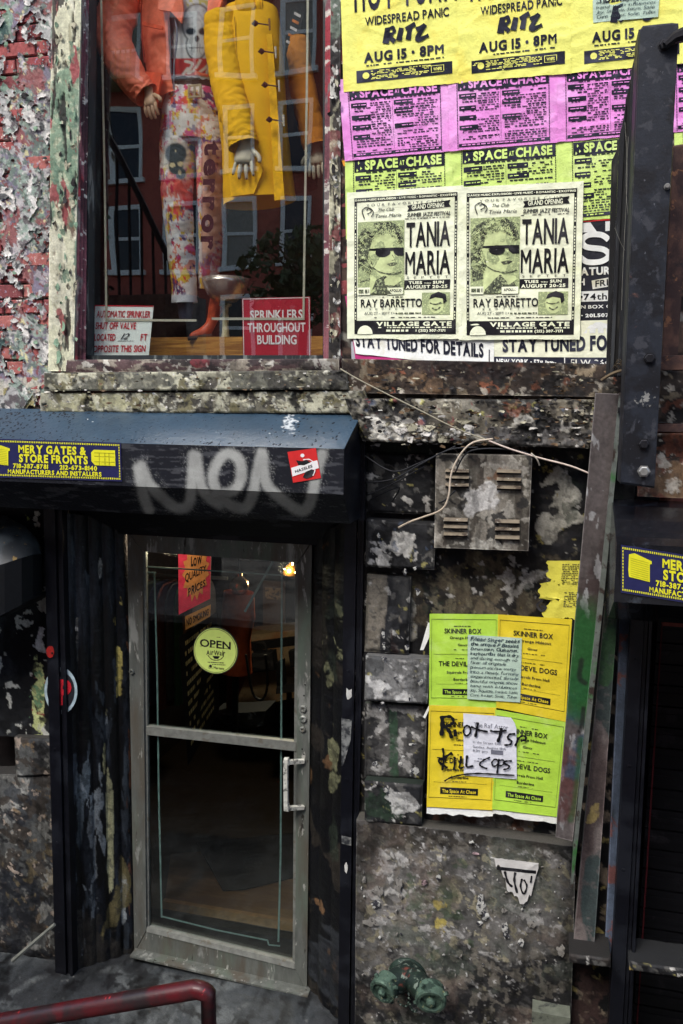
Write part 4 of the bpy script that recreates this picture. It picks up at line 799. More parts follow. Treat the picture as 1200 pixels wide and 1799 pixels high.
# ================================================================== wires
def wire(pts, r, col, label, name='cable', grp=None):
    b = MB(); b.tube(smoothpath([P(x, y, Y) for x, y, Y in pts], 8), r, 6)
    o = b.build(name, M('wire_'+'%d' % int(sum(col)), S(*col), rough=0.6), None, smooth=True); tag(o, label, 'cable', grp)
wire([(598, 648, -0.09), (640, 672, -0.1), (740, 722, -0.11), (800, 752, -0.12), (858, 774, -0.12)], 0.0028, (150, 144, 124), 'tan straight cable running down from the window corner to the louvred cover')
wire([(858, 774, -0.12), (900, 790, -0.13), (950, 805, -0.12), (1000, 818, -0.13), (1036, 832, -0.13)], 0.0038, (196, 180, 168), 'pinkish white cable running right from the louvred cover to the steel plate')
wire([(866, 771, -0.12), (830, 778, -0.13), (808, 800, -0.13), (793, 832, -0.13), (788, 872, -0.13), (776, 895, -0.12), (745, 908, -0.08), (722, 916, -0.07), (700, 927, -0.05)], 0.004, (190, 176, 156), 'white cable looping down across the left of the louvred cover')
WL = ('black wire running from the gate housing up to the top of the louvred cover', 'short black wire dipping to the top left corner of the louvred cover', 'black wire sagging just above the dark stone block left of the louvred cover', 'small hooked black wire end left of the louvred cover', 'black wire arching along the top edge of the louvred cover', 'short black wire touching the left edge of the louvred cover')
for wl_, pts in zip(WL, ([(640, 848, -0.03), (690, 842, -0.07), (740, 815, -0.09), (790, 790, -0.1), (840, 786, -0.1)], [(640, 800, -0.03), (690, 828, -0.06), (740, 812, -0.07), (800, 784, -0.1)], [(645, 870, -0.02), (690, 850, -0.05), (745, 820, -0.08)], [(650, 878, 0), (700, 856, -0.04), (690, 880, 0)], [(800, 830, -0.11), (820, 796, -0.12), (860, 788, -0.12), (920, 794, -0.12), (938, 806, -0.1)], [(800, 862, -0.1), (780, 880, -0.09), (766, 884, -0.06)])):
    wire(pts, 0.0032, (30, 32, 36), wl_, 'wire', 'black wires around the louvred cover')
wire([(933, 796, -0.12), (943, 806, -0.13), (948, 818, -0.12)], 0.003, (160, 154, 140), 'short cut cable end beside the top right corner of the louvred cover')

# ================================================================== standpipe
SP = thing('standpipe', 'green two outlet fire standpipe low on the grey plinth', 'standpipe', tuple(P(712, 1795, -0.1)))
m_gr = M('green_brass', S(38, 52, 44), rough=0.5, metal=0.3, spots=[(S(32, 44, 40), 10, 0.5, 0.06), (S(120, 132, 120), 34, 0.60, 0.03), (S(110, 60, 50), 14, 0.64, 0.03)], bump=0.5, bscale=90)
m_gr2 = M('worn_green_brass', S(84, 106, 92), rough=0.45, metal=0.3, spots=[(S(50, 66, 58), 24, 0.52, 0.05), (S(150, 150, 110), 40, 0.64, 0.03)], bump=0.4)
b = MB(); b.tube(smoothpath([P(716, 1706, 0.0), P(716, 1712, -0.08), P(700, 1722, -0.12), P(680, 1732, -0.16)], 4), [0.05]*13, 12); b.tube(smoothpath([P(716, 1706, 0.0), P(722, 1716, -0.08), P(738, 1732, -0.13), P(752, 1748, -0.18)], 4), [0.05]*13, 12)
b.lathe(P(716, 1715, -0.02), [(0.085, 0), (0.085, 0.012), (0.06, 0.02), (0.05, 0.03)], 20, 'y'); b.build('pipe_body', m_gr, SP, smooth=True)
for (x, y, Y, r, dv) in ((674, 1738, -0.19, 0.056, (-0.28, -1, -0.22)), (757, 1755, -0.21, 0.062, (0.12, -1, -0.25))):
    b = MB(); c = P(x, y, Y); b.lathe(c, [(r*0.85, -0.05), (r*0.85, -0.02), (r, -0.018), (r, 0.012), (r*0.9, 0.018), (r*0.72, 0.018), (r*0.66, 0.008), (r*0.3, 0.008), (r*0.27, 0.024), (r*0.15, 0.03), (0.0001, 0.03)], 24, dirv=dv)
    d = np.array(dv, float); d /= np.linalg.norm(d); a = np.cross(d, [0, 0, 1.]); a /= np.linalg.norm(a); e = np.cross(d, a)
    for k in range(4):
        an = k*math.pi/2+0.5; q_ = a*math.cos(an)+e*math.sin(an); b.tube([c+q_*r*0.95-d*0.004, c+q_*r*1.22-d*0.004], [0.010, 0.008], 6)
    b.build('cap', m_gr2, SP, smooth=False)
# chains hanging from the caps
for pts in ([(690, 1722, -0.2), (700, 1760, -0.22), (716, 1766, -0.2), (718, 1740, -0.14)], [(742, 1738, -0.2), (732, 1775, -0.22), (722, 1770, -0.2), (718, 1742, -0.14)]):
    b = MB()
    for k_, q_ in enumerate(smoothpath([P(*a_) for a_ in pts], 4)): b.lathe(q_, [(0.0001, -0.005), (0.006, 0), (0.0001, 0.005)], 6, 'xz'[k_ % 2])
    b.build('chain', m_gr, SP)
b = MB(); b.box(*[float(v) for v in (P(935, 1775, -0.06)[0], P(1002, 1775, -0.06)[0], -0.09, 0.0, P(960, 1830, -0.06)[2], P(960, 1772, -0.06)[2])])
mb_ = b.build('junction_box', M('grey_box', S(96, 100, 88), rough=0.7, spots=[(S(50, 52, 50), 14, 0.55, 0.05)], bump=0.4)); tag(mb_, 'small grey box on the plinth at the bottom right of the standpipe', 'box')

# ================================================================== red handrail in the foreground
HR = thing('handrail', 'glossy dark red pipe handrail bending down in the foreground', 'handrail', (float(P(372, 1799, -1.72)[0]), -1.72, 1.15))
m_rr = M('dark_red_gloss', S(70, 6, 14), rough=0.45, var=0.3, vscale=14, spots=[(S(30, 20, 22), 9, 0.50, 0.12), (S(150, 40, 44), 40, 0.66, 0.03)], coat=0.15, bump=0.3)
b = MB(); e0 = P(-160, 1824, -1.72); e1 = P(345, 1738, -1.72); e2 = P(366, 1752, -1.72); e3 = P(370, 1950, -1.72)
path = [e0, e0*0.5+e1*0.5, e1]+[e1*(1-t)**2+2*t*(1-t)*np.array([e2[0], e2[1], e1[2]])+e2*t*t for t in (0.2, 0.4, 0.6, 0.8)]+[e2, e3]
R_ = [0.0205]*3+[0.0195]*4+[0.0165, 0.0165]
b.tube(path, R_, 16); b.build('rail', m_rr, HR, smooth=True)

# ================================================================== curved hood at the left edge
HD = thing('curved_hood', 'dark curved metal hood at the left edge below the gate housing', 'hood', tuple(P(20, 1090, -0.15)))
m_hood = M('hood_metal', S(60, 66, 70), rough=0.4, spots=[(S(36, 40, 44), 6, 0.5, 0.08), (S(120, 100, 60), 20, 0.64, 0.03)], bump=0.1)
ba = [P(-260, 905, 0.09), P(-120, 895, 0.09), (P(-40, 897, 0.09)), P(10, 906, 0.09), P(45, 925, 0.09), P(68, 950, 0.09), P(76, 972, 0.09)]
fr = [P(-260, 1050, -0.16), P(-120, 1020, -0.16), P(-40, 1004, -0.16), P(8, 990, -0.14), P(38, 980, -0.10), P(58, 974, -0.04), P(74, 974, 0.07)]
lo = [P(-260, 1150, -0.14), P(-120, 1120, -0.14), P(-40, 1100, -0.14), P(8, 1078, -0.12), P(38, 1062, -0.08), P(58, 1050, -0.02), P(74, 1040, 0.08)]
b = MB(); n = len(ba); mid = [a*0.5+c*0.5+np.array([0, -0.02, 0.025]) for a, c in zip(ba, fr)]
b.add(ba+mid+fr, [(i+k, i+1+k, i+1+n+k, i+n+k) for k in (0, n) for i in range(n-1)]); b.build('hood_top', m_hood, HD, smooth=True)
b = MB(); b.add([p-np.array([0, 0, 0.001]) for p in fr]+lo+[p+np.array([0, 0.25, 0]) for p in lo], [(i+k, i+1+k, i+1+n+k, i+n+k) for k in (0, n) for i in range(n-1)]); b.build('hood_skirt', M('hood_dark', S(20, 22, 25), rough=0.5), HD)
# stick leaning in the corner, round painted emblem behind the rail
b = MB(); b.tube([P(22, 1688, -0.08), P(96, 1624, -0.02)], [0.011, 0.009], 6); tag(b.build('broken_stick', M('grey_stick', S(110, 112, 104), rough=0.8, spots=[(S(180, 160, 140), 14, 0.62, 0.05)])), 'broken grey stick leaning in the corner left of the gate rail', 'stick')
t = thing('sticker', 'round sticker with white ring and red letter behind the left gate rail', 'sticker', tuple(P(120, 1250, -0.006)))
EM = Poster([(84, 1166), (144, 1168), (144, 1252), (84, 1252)], 0.088, wr=0, seed=1)
EM.ell(0.5, 0.5, 0.48, 0.48, 0, 0.026, n=40); EM.ell(0.5, 0.5, 0.40, 0.40, 1, 0.027, n=40); EM.text('P', 0.42, 0.76, 0.82, 0.5, 'h', 2, off=0.0285); EM.rect(0.16, 0.22, 0.5, 0.36, 0, 0.028); EM.rect(0.2, 0.42, 0.46, 0.6, 0, 0.028)
EM.ink('sticker_print', [M('pale_blue_print', S(150, 168, 176), rough=0.7), M('sticker_dark', S(26, 26, 32)), M('sticker_red2', S(170, 26, 40))], t)
# ================================================================== posters
K = inkmat('poster_ink', S(22, 24, 40)); KB = inkmat('poster_ink_black', S(16, 15, 20))
PY = papermat('yellow_paper', S(232, 232, 118), [(S(232, 220, 96), 5, 0.58, 0.10)]); PP = papermat('pink_paper', S(226, 140, 212), [(S(232, 166, 222), 5, 0.55, 0.1)])
PG = papermat('lime_paper', S(204, 230, 124), [(S(216, 236, 150), 5, 0.55, 0.1)]); PT = papermat('pale_green_paper', S(234, 238, 208), [(S(222, 228, 186), 5, 0.62, 0.08)])
PW = papermat('white_paper', S(226, 228, 222), [(S(200, 196, 170), 5, 0.6, 0.08)]); PB = papermat('black_paper', S(26, 27, 36), [(S(60, 60, 70), 14, 0.66, 0.03)]); PM = papermat('magenta_paper', S(176, 40, 110))
def poster(name, label, cat, q, Y, mat, seed, group=None, wr=0.0022, curl=None, **kw):
    p = Poster(q, Y, wr=wr, seed=seed, curl=curl); t = thing(name, label, cat, tuple((p.c[2]+p.c[3])/2), group); p.paper('paper', mat, t, **kw); return t, p
G1 = 'yellow concert posters in the top row'
for i, (q, lab) in enumerate((
    ([(594, -150), (800, -172), (806, 146), (604, 163)], 'yellow concert poster at the left end of the top row, beside the shop window'),
    ([(800, -172), (1000, -194), (1003, 129), (806, 146)], 'yellow concert poster in the middle of the top row'),
    ([(1000, -194), (1200, -216), (1204, 112), (1003, 129)], 'yellow concert poster at the right of the top row, cut by the beam'))):
    t, p = poster('concert_poster', lab, 'poster', q, -0.013-0.002*i, PY, 10+i, G1, wr=0.0035, nu=60, nv=80, bot=torn(i, 1.0, 0.006), right=lambda v: 1.004+0*v)
    p.text('HOT TUNA', 0.12, 0.548, 1.0, 0.20, 'b', gap=0.16, slope=-0.02); p.text('WIDESPREAD PANIC', 0.21, 0.635, 0.93, 0.05, 'b', slope=-0.02)
    # brush lettering RITZ
    def br(pts, w): p.stroke(pts, w)
    x0, y0 = 0.385, 0.655
    br([(x0+.02, y0+.01), (x0+.0, y0+.09)], .020); br([(x0, y0+.015), (x0+.07, y0+.005), (x0+.07, y0+.035), (x0+.01, y0+.05)], .012); br([(x0+.03, y0+.05), (x0+.08, y0+.085)], .014)
    br([(x0+.14, y0+.01), (x0+.115, y0+.08)], .018); br([(x0+.175, y0+.02), (x0+.26, y0-.005)], .014); br([(x0+.22, y0+.0), (x0+.195, y0+.08)], .016)
    br([(x0+.265, y0+.03), (x0+.34, y0+.01), (x0+.265, y0+.085), (x0+.37, y0+.065)], .014)
    p.text('AUG 15 * 8PM', 0.19, 0.842, 0.88, 0.055, 'h', slope=-0.02, gap=0.1)
    p.small(0.21, 0.857, 0.88, 0.007, slope=-0.015); p.rect(0.12, 0.885, 0.95, 0.955, 0, rot=-0.012)
    p.ell(0.205, 0.917, 0.03, 0.019, 1, 0.0014); p.rect(0.77, 0.893, 0.88, 0.932, 1, 0.0014, -0.012); p.rect(0.775, 0.896, 0.875, 0.929, 0, 0.0018, -0.012); p.text('WHFS', 0.79, 0.922, 0.86, 0.018, 'h', 1, 0.0022)
    for k in range(7): p.small(0.25+0.01*(k % 2), 0.892+k*0.0075, 0.75, 0.0045, 1, 0.0014, 0.7, slope=-0.012)
    p.ink('print', [K, PY], t)
def space_chase(lab, q, Y, pap, seed, group, body=True):
    t, p = poster('gig_poster', lab, 'poster', q, Y, pap, seed, group, wr=0.0028, nu=56, nv=46, bot=torn(seed, 1.0, 0.012))
    # dotted border
    for k in range(44):
        u = 0.085+k*0.84/43
        p.rect(u-0.006, 0.105, u+0.004, 0.118)
    for k in range(46):
        v = 0.105+k*0.87/45
        for u in (0.082, 0.928): p.rect(u-0.005, v-0.005, u+0.004, v+0.005)
    p.rect(0.09, 0.13, 0.925, 0.27, 0); p.text('SPACE', 0.19, 0.245, 0.50, 0.10, 'h', 1, off=0.0016, gap=0.05); p.text('CHASE', 0.575, 0.245, 0.90, 0.10, 'h', 1, off=0.0016, gap=0.05); p.text('AT', 0.515, 0.225, 0.56, 0.05, 'h', 1, off=0.0016)
    for (a, c) in ((0.13, 0.17), (0.15, 0.23), (0.115, 0.25)): p.poly([(a, c-0.02), (a+0.008, c-0.004), (a+0.016, c), (a+0.006, c+0.006), (a, c+0.02), (a-0.006, c+0.004)], 1, off=0.0016)
    p.small(0.2, 0.275, 0.9, 0.012)
    for (u0, w, vs) in ((0.10, 0.17, (0.31, 0.46, 0.58, 0.70)), (0.50, 0.19, (0.31, 0.42, 0.60))):
        for v in vs: p.rect(u0, v, u0+w*random.uniform(0.85, 1.05), v+0.055, 0); p.small(u0+0.02, v+0.022, u0+w-0.02, 0.010, 1, 0.0016)
    for k in range(21):
        v = 0.315+k*0.029
        st = random.random()
        if st > 0.12: p.small(0.28 if (k % 4 < 2 and k < 16) else 0.13, v, 0.47, 0.011 if k % 3 else 0.015, fill=0.85)
        if random.random() > 0.12: p.small(0.72 if (k % 4 < 2 and k < 12) else 0.52, v, 0.90, 0.011 if k % 3 else 0.015, fill=0.85)
    p.rect(0.485, 0.3, 0.487, 0.9); p.rect(0.09, 0.925, 0.925, 0.965, 0); p.small(0.12, 0.937, 0.9, 0.014, 1, 0.0016)
    p.ink('print', [K, pap], t)
GP_, GG = 'pink gig posters in the second row', 'lime gig posters in the third row'
for i, (q, w) in enumerate((([(595, 140), (787, 123), (790, 266), (606, 283)], 'left end, with a curled corner'), ([(787, 123), (978, 107), (980, 250), (790, 266)], 'middle'), ([(978, 107), (1172, 90), (1174, 234), (980, 250)], 'right end, cut by the slats'))):
    space_chase('pink gig poster of the second row, '+w, q, -0.0100-0.0006*i, PP, 20+i, GP_)
space_chase('pink gig poster showing as a narrow strip right of the steel beam', [(1172, 90), (1366, 73), (1368, 217), (1174, 234)], -0.0075, PP, 25, GP_)
space_chase('lime green gig poster showing as a narrow strip right of the steel beam', [(1184, 215), (1378, 198), (1380, 356), (1186, 372)], -0.0045, PG, 35, GG)
for i, (q, w) in enumerate((([(606, 262), (795, 247), (797, 405), (608, 420)], 'above the left jazz club poster'), ([(795, 247), (990, 230), (992, 390), (797, 405)], 'above the right jazz club poster'), ([(990, 232), (1180, 216), (1184, 372), (992, 391)], 'beside the timber slats'))):
    space_chase('lime green gig poster of the third row, '+w, q, -0.0055-0.0006*i, PG, 30+i, GG)
b = MB(); b.prism([P(600, 282, -0.0045), P(700, 276, -0.0045), P(640, 288, -0.0045), P(604, 292, -0.0045)], 0.001)
tag(b.build('paper_scrap', papermat('orange_paper', S(226, 150, 40))), 'orange torn strip showing below the curled pink poster corner', 'paper scrap')
# the pink strips seen to the right of the beam
# black and white bill, half hidden
t, p = poster('theatre_poster', 'black and white poster with a big white S behind the timber slats', 'poster', [(1000, 390), (1190, 376), (1190, 590), (1003, 592)], -0.0035, PB, 41)
p.rect(0.0, 0.0, 1.0, 0.012, 2); p.poly([(0.08, 0.02), (0.2, 0.02), (0.26, 0.10), (0.1, 0.10)], 1); p.rect(0.34, 0.02, 0.52, 0.10, 1)
p.stroke([(0.37, 0.175), (0.30, 0.13), (0.18, 0.125), (0.12, 0.17), (0.16, 0.225), (0.32, 0.255), (0.37, 0.31), (0.30, 0.355), (0.17, 0.355), (0.10, 0.31)], 0.020, 1, n=6, wob=0)
p.text('ATURDAY', 0.10, 0.465, 0.62, 0.065, 'h', 1, gap=0.05); p.text('H', 0.09, 0.55, 0.14, 0.055, 'h', 1); p.poly([(0.205, 0.515), (0.40, 0.49), (0.42, 0.565), (0.215, 0.59)], 1); p.text('FRI', 0.24, 0.57, 0.36, 0.055, 'b', 0, 0.0018, slope=-0.08)
p.rect(0.08, 0.605, 0.6, 0.695, 1); p.text('*74th & B', 0.09, 0.68, 0.56, 0.055, 'b', 0, 0.0018); p.text('N BOX OFFICE', 0.1, 0.755, 0.55, 0.03, 'b', 1); p.text('* 201.507-8900', 0.1, 0.83, 0.55, 0.03, 'h', 1); p.rect(0.08, 0.875, 0.7, 0.93, 1); [p.rect(0.1+k*0.08, 0.93, 0.155+k*0.08, 0.97, 1) for k in range(7)]
p.ink('print', [KB, PW, m_red], t)
# lower strip of bills
def lower_curl(u, v): return 0.010*np.clip(v-0.75, 0, 1)*4*(0.4+fbm(u*3, v*0+2, 3, 5, 3))
t, p = poster('magenta_poster', 'magenta sheet showing as a torn edge under the white strip posters', 'poster', [(606, 520), (1085, 545), (1080, 664), (626, 634)], -0.003, PM, 43, bot=torn(5, 0.99, 0.02, 6), nu=40, nv=8, curl=lower_curl)
t, p = poster('strip_poster', 'torn white poster strip reading stay tuned for details, left one', 'poster', [(606, 500), (868, 520), (868, 652), (618, 622)], -0.006, PW, 44, 'white strip posters below the jazz bills', nu=30, nv=12, bot=torn(6, 0.985, 0.02, 6), left=lambda v: 0.02+0.06*np.clip(v-0.6, 0, 1)*fbm(v, v*0, 8, 3, 3), curl=lower_curl)
p.text('STAY TUNED FOR DETAILS', 0.04, 0.875, 0.93, 0.18, 'h', gap=0.06, slope=-0.055); p.rect(0.965, 0.72, 0.972, 0.95); p.ink('print', [K], t)
t, p = poster('strip_poster', 'torn white poster strip reading stay tuned for details, right one running behind the slats', 'poster', [(866, 568), (1150, 560), (1150, 668), (867, 648)], -0.0066, papermat('cream_paper', S(232, 234, 206)), 45, 'white strip posters below the jazz bills', nu=30, nv=12, bot=torn(8, 0.99, 0.015, 6), curl=lower_curl)
p.text('STAY TUNED FOR DETAILS', 0.06, 0.61, 1.12, 0.26, 'h', gap=0.06, slope=-0.14); p.rect(0.0, 0.73, 1.0, 0.94, 0, rot=-0.10); p.text('NEW YORK * 578-1890', 0.02, 0.885, 0.40, 0.11, 'h', 1, 0.002, slope=-0.09); p.rect(0.45, 0.69, 0.456, 0.88, 1, 0.002); p.text('51 W 26th ST', 0.49, 0.83, 0.84, 0.115, 'b', 1, 0.002, slope=-0.10); p.ink('print', [K, PW], t)
t, p = poster('paper_note', 'small grey note sticking out under the left white strip poster', 'note', [(617, 600), (684, 600), (682, 640), (618, 636)], -0.0022, papermat('grey_paper', S(176, 178, 186)), 46, nu=8, nv=6); p.text('Held By from', 0.1, 0.55, 0.6, 0.12, 'r'); p.ink('print', [K], t)
decal('dark_label', [(700, 618), (786, 622), (782, 646), (704, 640)], -0.001, M('dark_label', S(34, 32, 34)), None); tag(sc.objects['dark_label'], 'dark torn label below the white strip poster', 'label')

# ---- the two jazz club bills (a plain portrait of a woman in sunglasses)
m_g1 = M('halftone_light', S(196, 208, 150)); m_g2 = M('halftone_mid', S(150, 162, 118), spots=[(S(196, 208, 150), 150, 0.56, 0.03)], var=0.3, vscale=200); m_g3 = M('halftone_dark', S(78, 84, 66), spots=[(S(170, 180, 134), 130, 0.55, 0.03), (S(40, 42, 36), 90, 0.56, 0.03)], var=0.5, vscale=200)
def jazz(lab, q, Y, seed, pap):
    p = Poster(q, Y, wr=0.0030, seed=seed); t = thing('jazz_poster', lab, 'poster', tuple((p.c[2]+p.c[3])/2), 'jazz club posters')
    p.paper('paper', pap, t, nu=60, nv=80, left=lambda v: -0.075+0*v, right=lambda v: 1.055+0*v, top=lambda u: -0.045+0*u, bot=lambda u: 1.035+0.02*(fbm(u, u*0, 4, seed, 3)-0.5))
    p.rect(0, 0, 1, 0.03); p.rect(0, 0.03, 0.024, 0.90); p.rect(0.976, 0.03, 1, 0.90)
    p.text('DANCE MUSIC EXPLOSION * LIVE MUSIC * ROMANTIC * EXCITING', 0.01, 0.023, 0.99, 0.014, 'h', 1, 0.0022)
    for k in range(40):
        v = 0.04+k*0.0215
        for u in (0.007, 0.983): 
            if k % 9: p.rect(u, v, u+0.010, v+0.014, 1, 0.0016)
    p.text('YOUR FAVORITE CLUB', 0.12, 0.065, 0.87, 0.018, 'r', gap=0.45, off=0.0016)
    for pts in ([(0.09, 0.13), (0.08, 0.09), (0.13, 0.07), (0.17, 0.10), (0.13, 0.12)], [(0.12, 0.09), (0.16, 0.08), (0.19, 0.11), (0.17, 0.14)], [(0.08, 0.11), (0.10, 0.15)]): p.stroke(pts, 0.0035)
    p.text('The Club', 0.23, 0.105, 0.39, 0.026, 'r', shear=0.3); p.text('Tania Maria', 0.20, 0.148, 0.46, 0.026, 'r', shear=0.3)
    p.poly([(0.52, 0.075), (0.55, 0.07), (0.88, 0.055), (0.935, 0.05), (0.92, 0.075), (0.94, 0.10), (0.88, 0.098), (0.55, 0.113), (0.52, 0.118), (0.535, 0.095)]); p.text('GRAND OPENING', 0.565, 0.104, 0.875, 0.034, 'b', 1, 0.0022, slope=-0.02)
    p.text('SUMMER JAZZ FESTIVAL', 0.52, 0.155, 0.935, 0.028, 'b', shear=0.2, gap=0.03); p.small(0.5, 0.165, 0.93, 0.005)
    # portrait block
    p.rect(0.035, 0.175, 0.495, 0.71, 4, 0.0010)
    p.poly([(0.035, 0.30), (0.08, 0.23), (0.20, 0.185), (0.36, 0.182), (0.45, 0.22), (0.485, 0.30), (0.47, 0.34), (0.40, 0.275), (0.24, 0.275), (0.16, 0.32), (0.13, 0.47), (0.16, 0.60), (0.06, 0.62), (0.036, 0.5)], 3, 0.0013)
    face = [(0.16, 0.38), (0.17, 0.30), (0.22, 0.27), (0.34, 0.255), (0.42, 0.28), (0.455, 0.34), (0.46, 0.42), (0.445, 0.50), (0.40, 0.545), (0.33, 0.56), (0.23, 0.53), (0.17, 0.50), (0.13, 0.46), (0.115, 0.41)]
    p.poly(face, 2, 0.0016); p.poly([(0.37, 0.27), (0.45, 0.35), (0.455, 0.42), (0.44, 0.50), (0.40, 0.545), (0.36, 0.555), (0.40, 0.48), (0.40, 0.40), (0.36, 0.33)], 4, 0.0017); p.poly([(0.15, 0.47), (0.24, 0.53), (0.33, 0.565), (0.40, 0.62), (0.34, 0.70), (0.15, 0.70), (0.16, 0.6)], 2, 0.00155)
    p.poly([(0.22, 0.60), (0.30, 0.57), (0.42, 0.60), (0.47, 0.66), (0.44, 0.705), (0.16, 0.705)], 3, 0.0018); p.poly([(0.30, 0.60), (0.34, 0.575), (0.46, 0.585), (0.47, 0.61), (0.40, 0.645), (0.31, 0.64)], 2, 0.0021)
    p.ell(0.285, 0.402, 0.075, 0.034, 0, 0.0022); p.poly([(0.385, 0.385), (0.42, 0.37), (0.49, 0.372), (0.49, 0.43), (0.43, 0.432), (0.395, 0.41)], 0, 0.0022); p.poly([(0.14, 0.372), (0.30, 0.37), (0.42, 0.37), (0.42, 0.392), (0.30, 0.39), (0.14, 0.385)], 0, 0.0023)
    p.poly([(0.32, 0.485), (0.39, 0.475), (0.43, 0.482), (0.40, 0.50), (0.345, 0.505)], 3, 0.0022); p.stroke([(0.17, 0.50), (0.26, 0.545), (0.38, 0.56), (0.47, 0.545)], 0.004, 3, 0.0024); p.stroke([(0.375, 0.42), (0.40, 0.455), (0.37, 0.462)], 0.0022, 3, 0.0024)
    r = random.Random(4)
    for k in range(330):      # curls: all round the head, thick over the brow and down the left side
        an = r.uniform(2.0, 6.5); rr = r.uniform(0.78, 1.45); u = 0.29+0.19*rr*math.cos(an); v = 0.385+0.145*rr*math.sin(an)
        if v > 0.34 and u > 0.17: continue
        if 0.05 < u < 0.48 and 0.19 < v < 0.66: p.stroke([(u-0.012, v), (u+r.uniform(-.01, .01), v-0.009), (u+0.012, v+r.uniform(-.004, .004)), (u+0.006, v+0.008)], 0.0022, r.choice((0, 3, 4, 2, 2, 3)), 0.0023+0.000002*k, n=2)
    p.rect(0.035, 0.655, 0.16, 0.71, 1, 0.0026); p.small(0.045, 0.67, 0.15, 0.025, 3, 0.003); p.rect(0.33, 0.66, 0.485, 0.71, 1, 0.0026); p.text('APOLLO', 0.35, 0.69, 0.47, 0.018, 'h', 0, 0.003)
    p.text('TANIA', 0.515, 0.365, 0.935, 0.175, 'b', gap=0.05, off=0.0018); p.text('MARIA', 0.505, 0.565, 0.94, 0.17, 'b', gap=0.05, off=0.0018); p.text('SEPTET', 0.52, 0.598, 0.92, 0.018, 'r', gap=0.9)
    p.rect(0.485, 0.608, 0.94, 0.675); p.text('TUES', 0.54, 0.637, 0.67, 0.02, 'h', 1, 0.0022); p.text('THRU', 0.69, 0.636, 0.755, 0.008, 'b', 1, 0.0022); p.text('SUN', 0.775, 0.637, 0.88, 0.02, 'h', 1, 0.0022); p.text('AUGUST 20-25', 0.51, 0.669, 0.915, 0.023, 'h', 1, 0.0022)
    p.text('RAY BARRETTO', 0.065, 0.80, 0.67, 0.06, 'b', gap=0.05); p.text('SEPTET', 0.15, 0.822, 0.5, 0.014, 'r', gap=1.0); p.text('AUG 27 - SEPT 1 *', 0.10, 0.855, 0.40, 0.02, 'r'); p.small(0.41, 0.842, 0.66, 0.011, 3); p.small(0.2, 0.875, 0.8, 0.006); p.small(0.28, 0.725, 0.48, 0.006)
    p.rect(0.67, 0.70, 0.94, 0.86, 4, 0.0010); p.ell(0.81, 0.78, 0.075, 0.072, 2, 0.0016); p.poly([(0.74, 0.75), (0.76, 0.715), (0.83, 0.695), (0.90, 0.715), (0.91, 0.76), (0.88, 0.785), (0.87, 0.745), (0.8, 0.735)], 0, 0.002); p.stroke([(0.745, 0.775), (0.80, 0.785), (0.86, 0.772)], 0.004, 3, 0.0022); p.stroke([(0.77, 0.81), (0.81, 0.825), (0.85, 0.805)], 0.005, 3, 0.0022)
    p.rect(0, 0.90, 1, 1.0); p.text('VILLAGE GATE', 0.22, 0.94, 0.96, 0.03, 'h', 1, 0.0022, gap=0.1); p.small(0.24, 0.948, 0.96, 0.008, 1, 0.0018); p.small(0.32, 0.967, 0.62, 0.016, 1, 0.0018); p.text('(212) 307-7171', 0.64, 0.983, 0.9, 0.018, 'h', 1, 0.0022)
    p.poly([(0.03+0.155*(1+math.cos(a))/2*1.0, 1.001-0.065*math.sin(a)) for a in np.linspace(0, math.pi, 16)], 1, 0.0018)
    p.ink('print', [KB, pap, m_g1, m_g3, m_g2], t)
jazz('pale jazz club poster of a woman in sunglasses, left of the pair', [(623, 349), (804, 338), (801, 587), (623, 587)], -0.0125, 51, PT)
jazz('pale jazz club poster of a woman in sunglasses, right of the pair', [(820, 340), (1014, 331), (1008, 588), (820, 589)], -0.0145, 52, PT)

# ---- handwritten notes
MK = M('marker_black', S(20, 20, 24), rough=0.5); PEN = inkmat('pen_grey', S(52, 66, 70))
note_l = ['F/lead Singer seeks', 'the unique F Bassist,', 'Drummer, Guitarist,', 'keyboardist that is dry', 'and daring enough to', 'filter all originale', 'premium and raw energy', 'into a newly forming', 'experimental, slowly', 'beautiful original, show', 'band with influences', 'Joy, Siouxsie, Swans, Sade,', 'Cure, Roxer, Sonic, Tubes']
def hand_note(lab, q, Y, seed):
    t, p = poster('handwritten_note', lab, 'note', q, Y, papermat('mint_paper', S(176, 198, 180)), seed, 'pale green handwritten notes', wr=0.001, nu=10, nv=12)
    for k, s_ in enumerate(note_l): p.text(s_, 0.05, 0.085+k*0.072, 0.9+0.06*random.random()-(0.2 if k in (5,) else 0), 0.05 if k else 0.06, 'r' if k > 3 else 'b', 0, jit=0.16, shear=0.25, gap=0.05, slope=-0.01, off=0.0012)
    p.ink('lettering', [PEN], t)
hand_note('pale green handwritten band note pasted over the lime and yellow flyers', [(822, 1115), (917, 1121), (914, 1234), (821, 1228)], -0.014, 61)
hand_note('pale green handwritten band note stuck on the top right yellow poster', [(1040, -80), (1165, -92), (1156, 30), (1042, 40)], -0.022, 62)

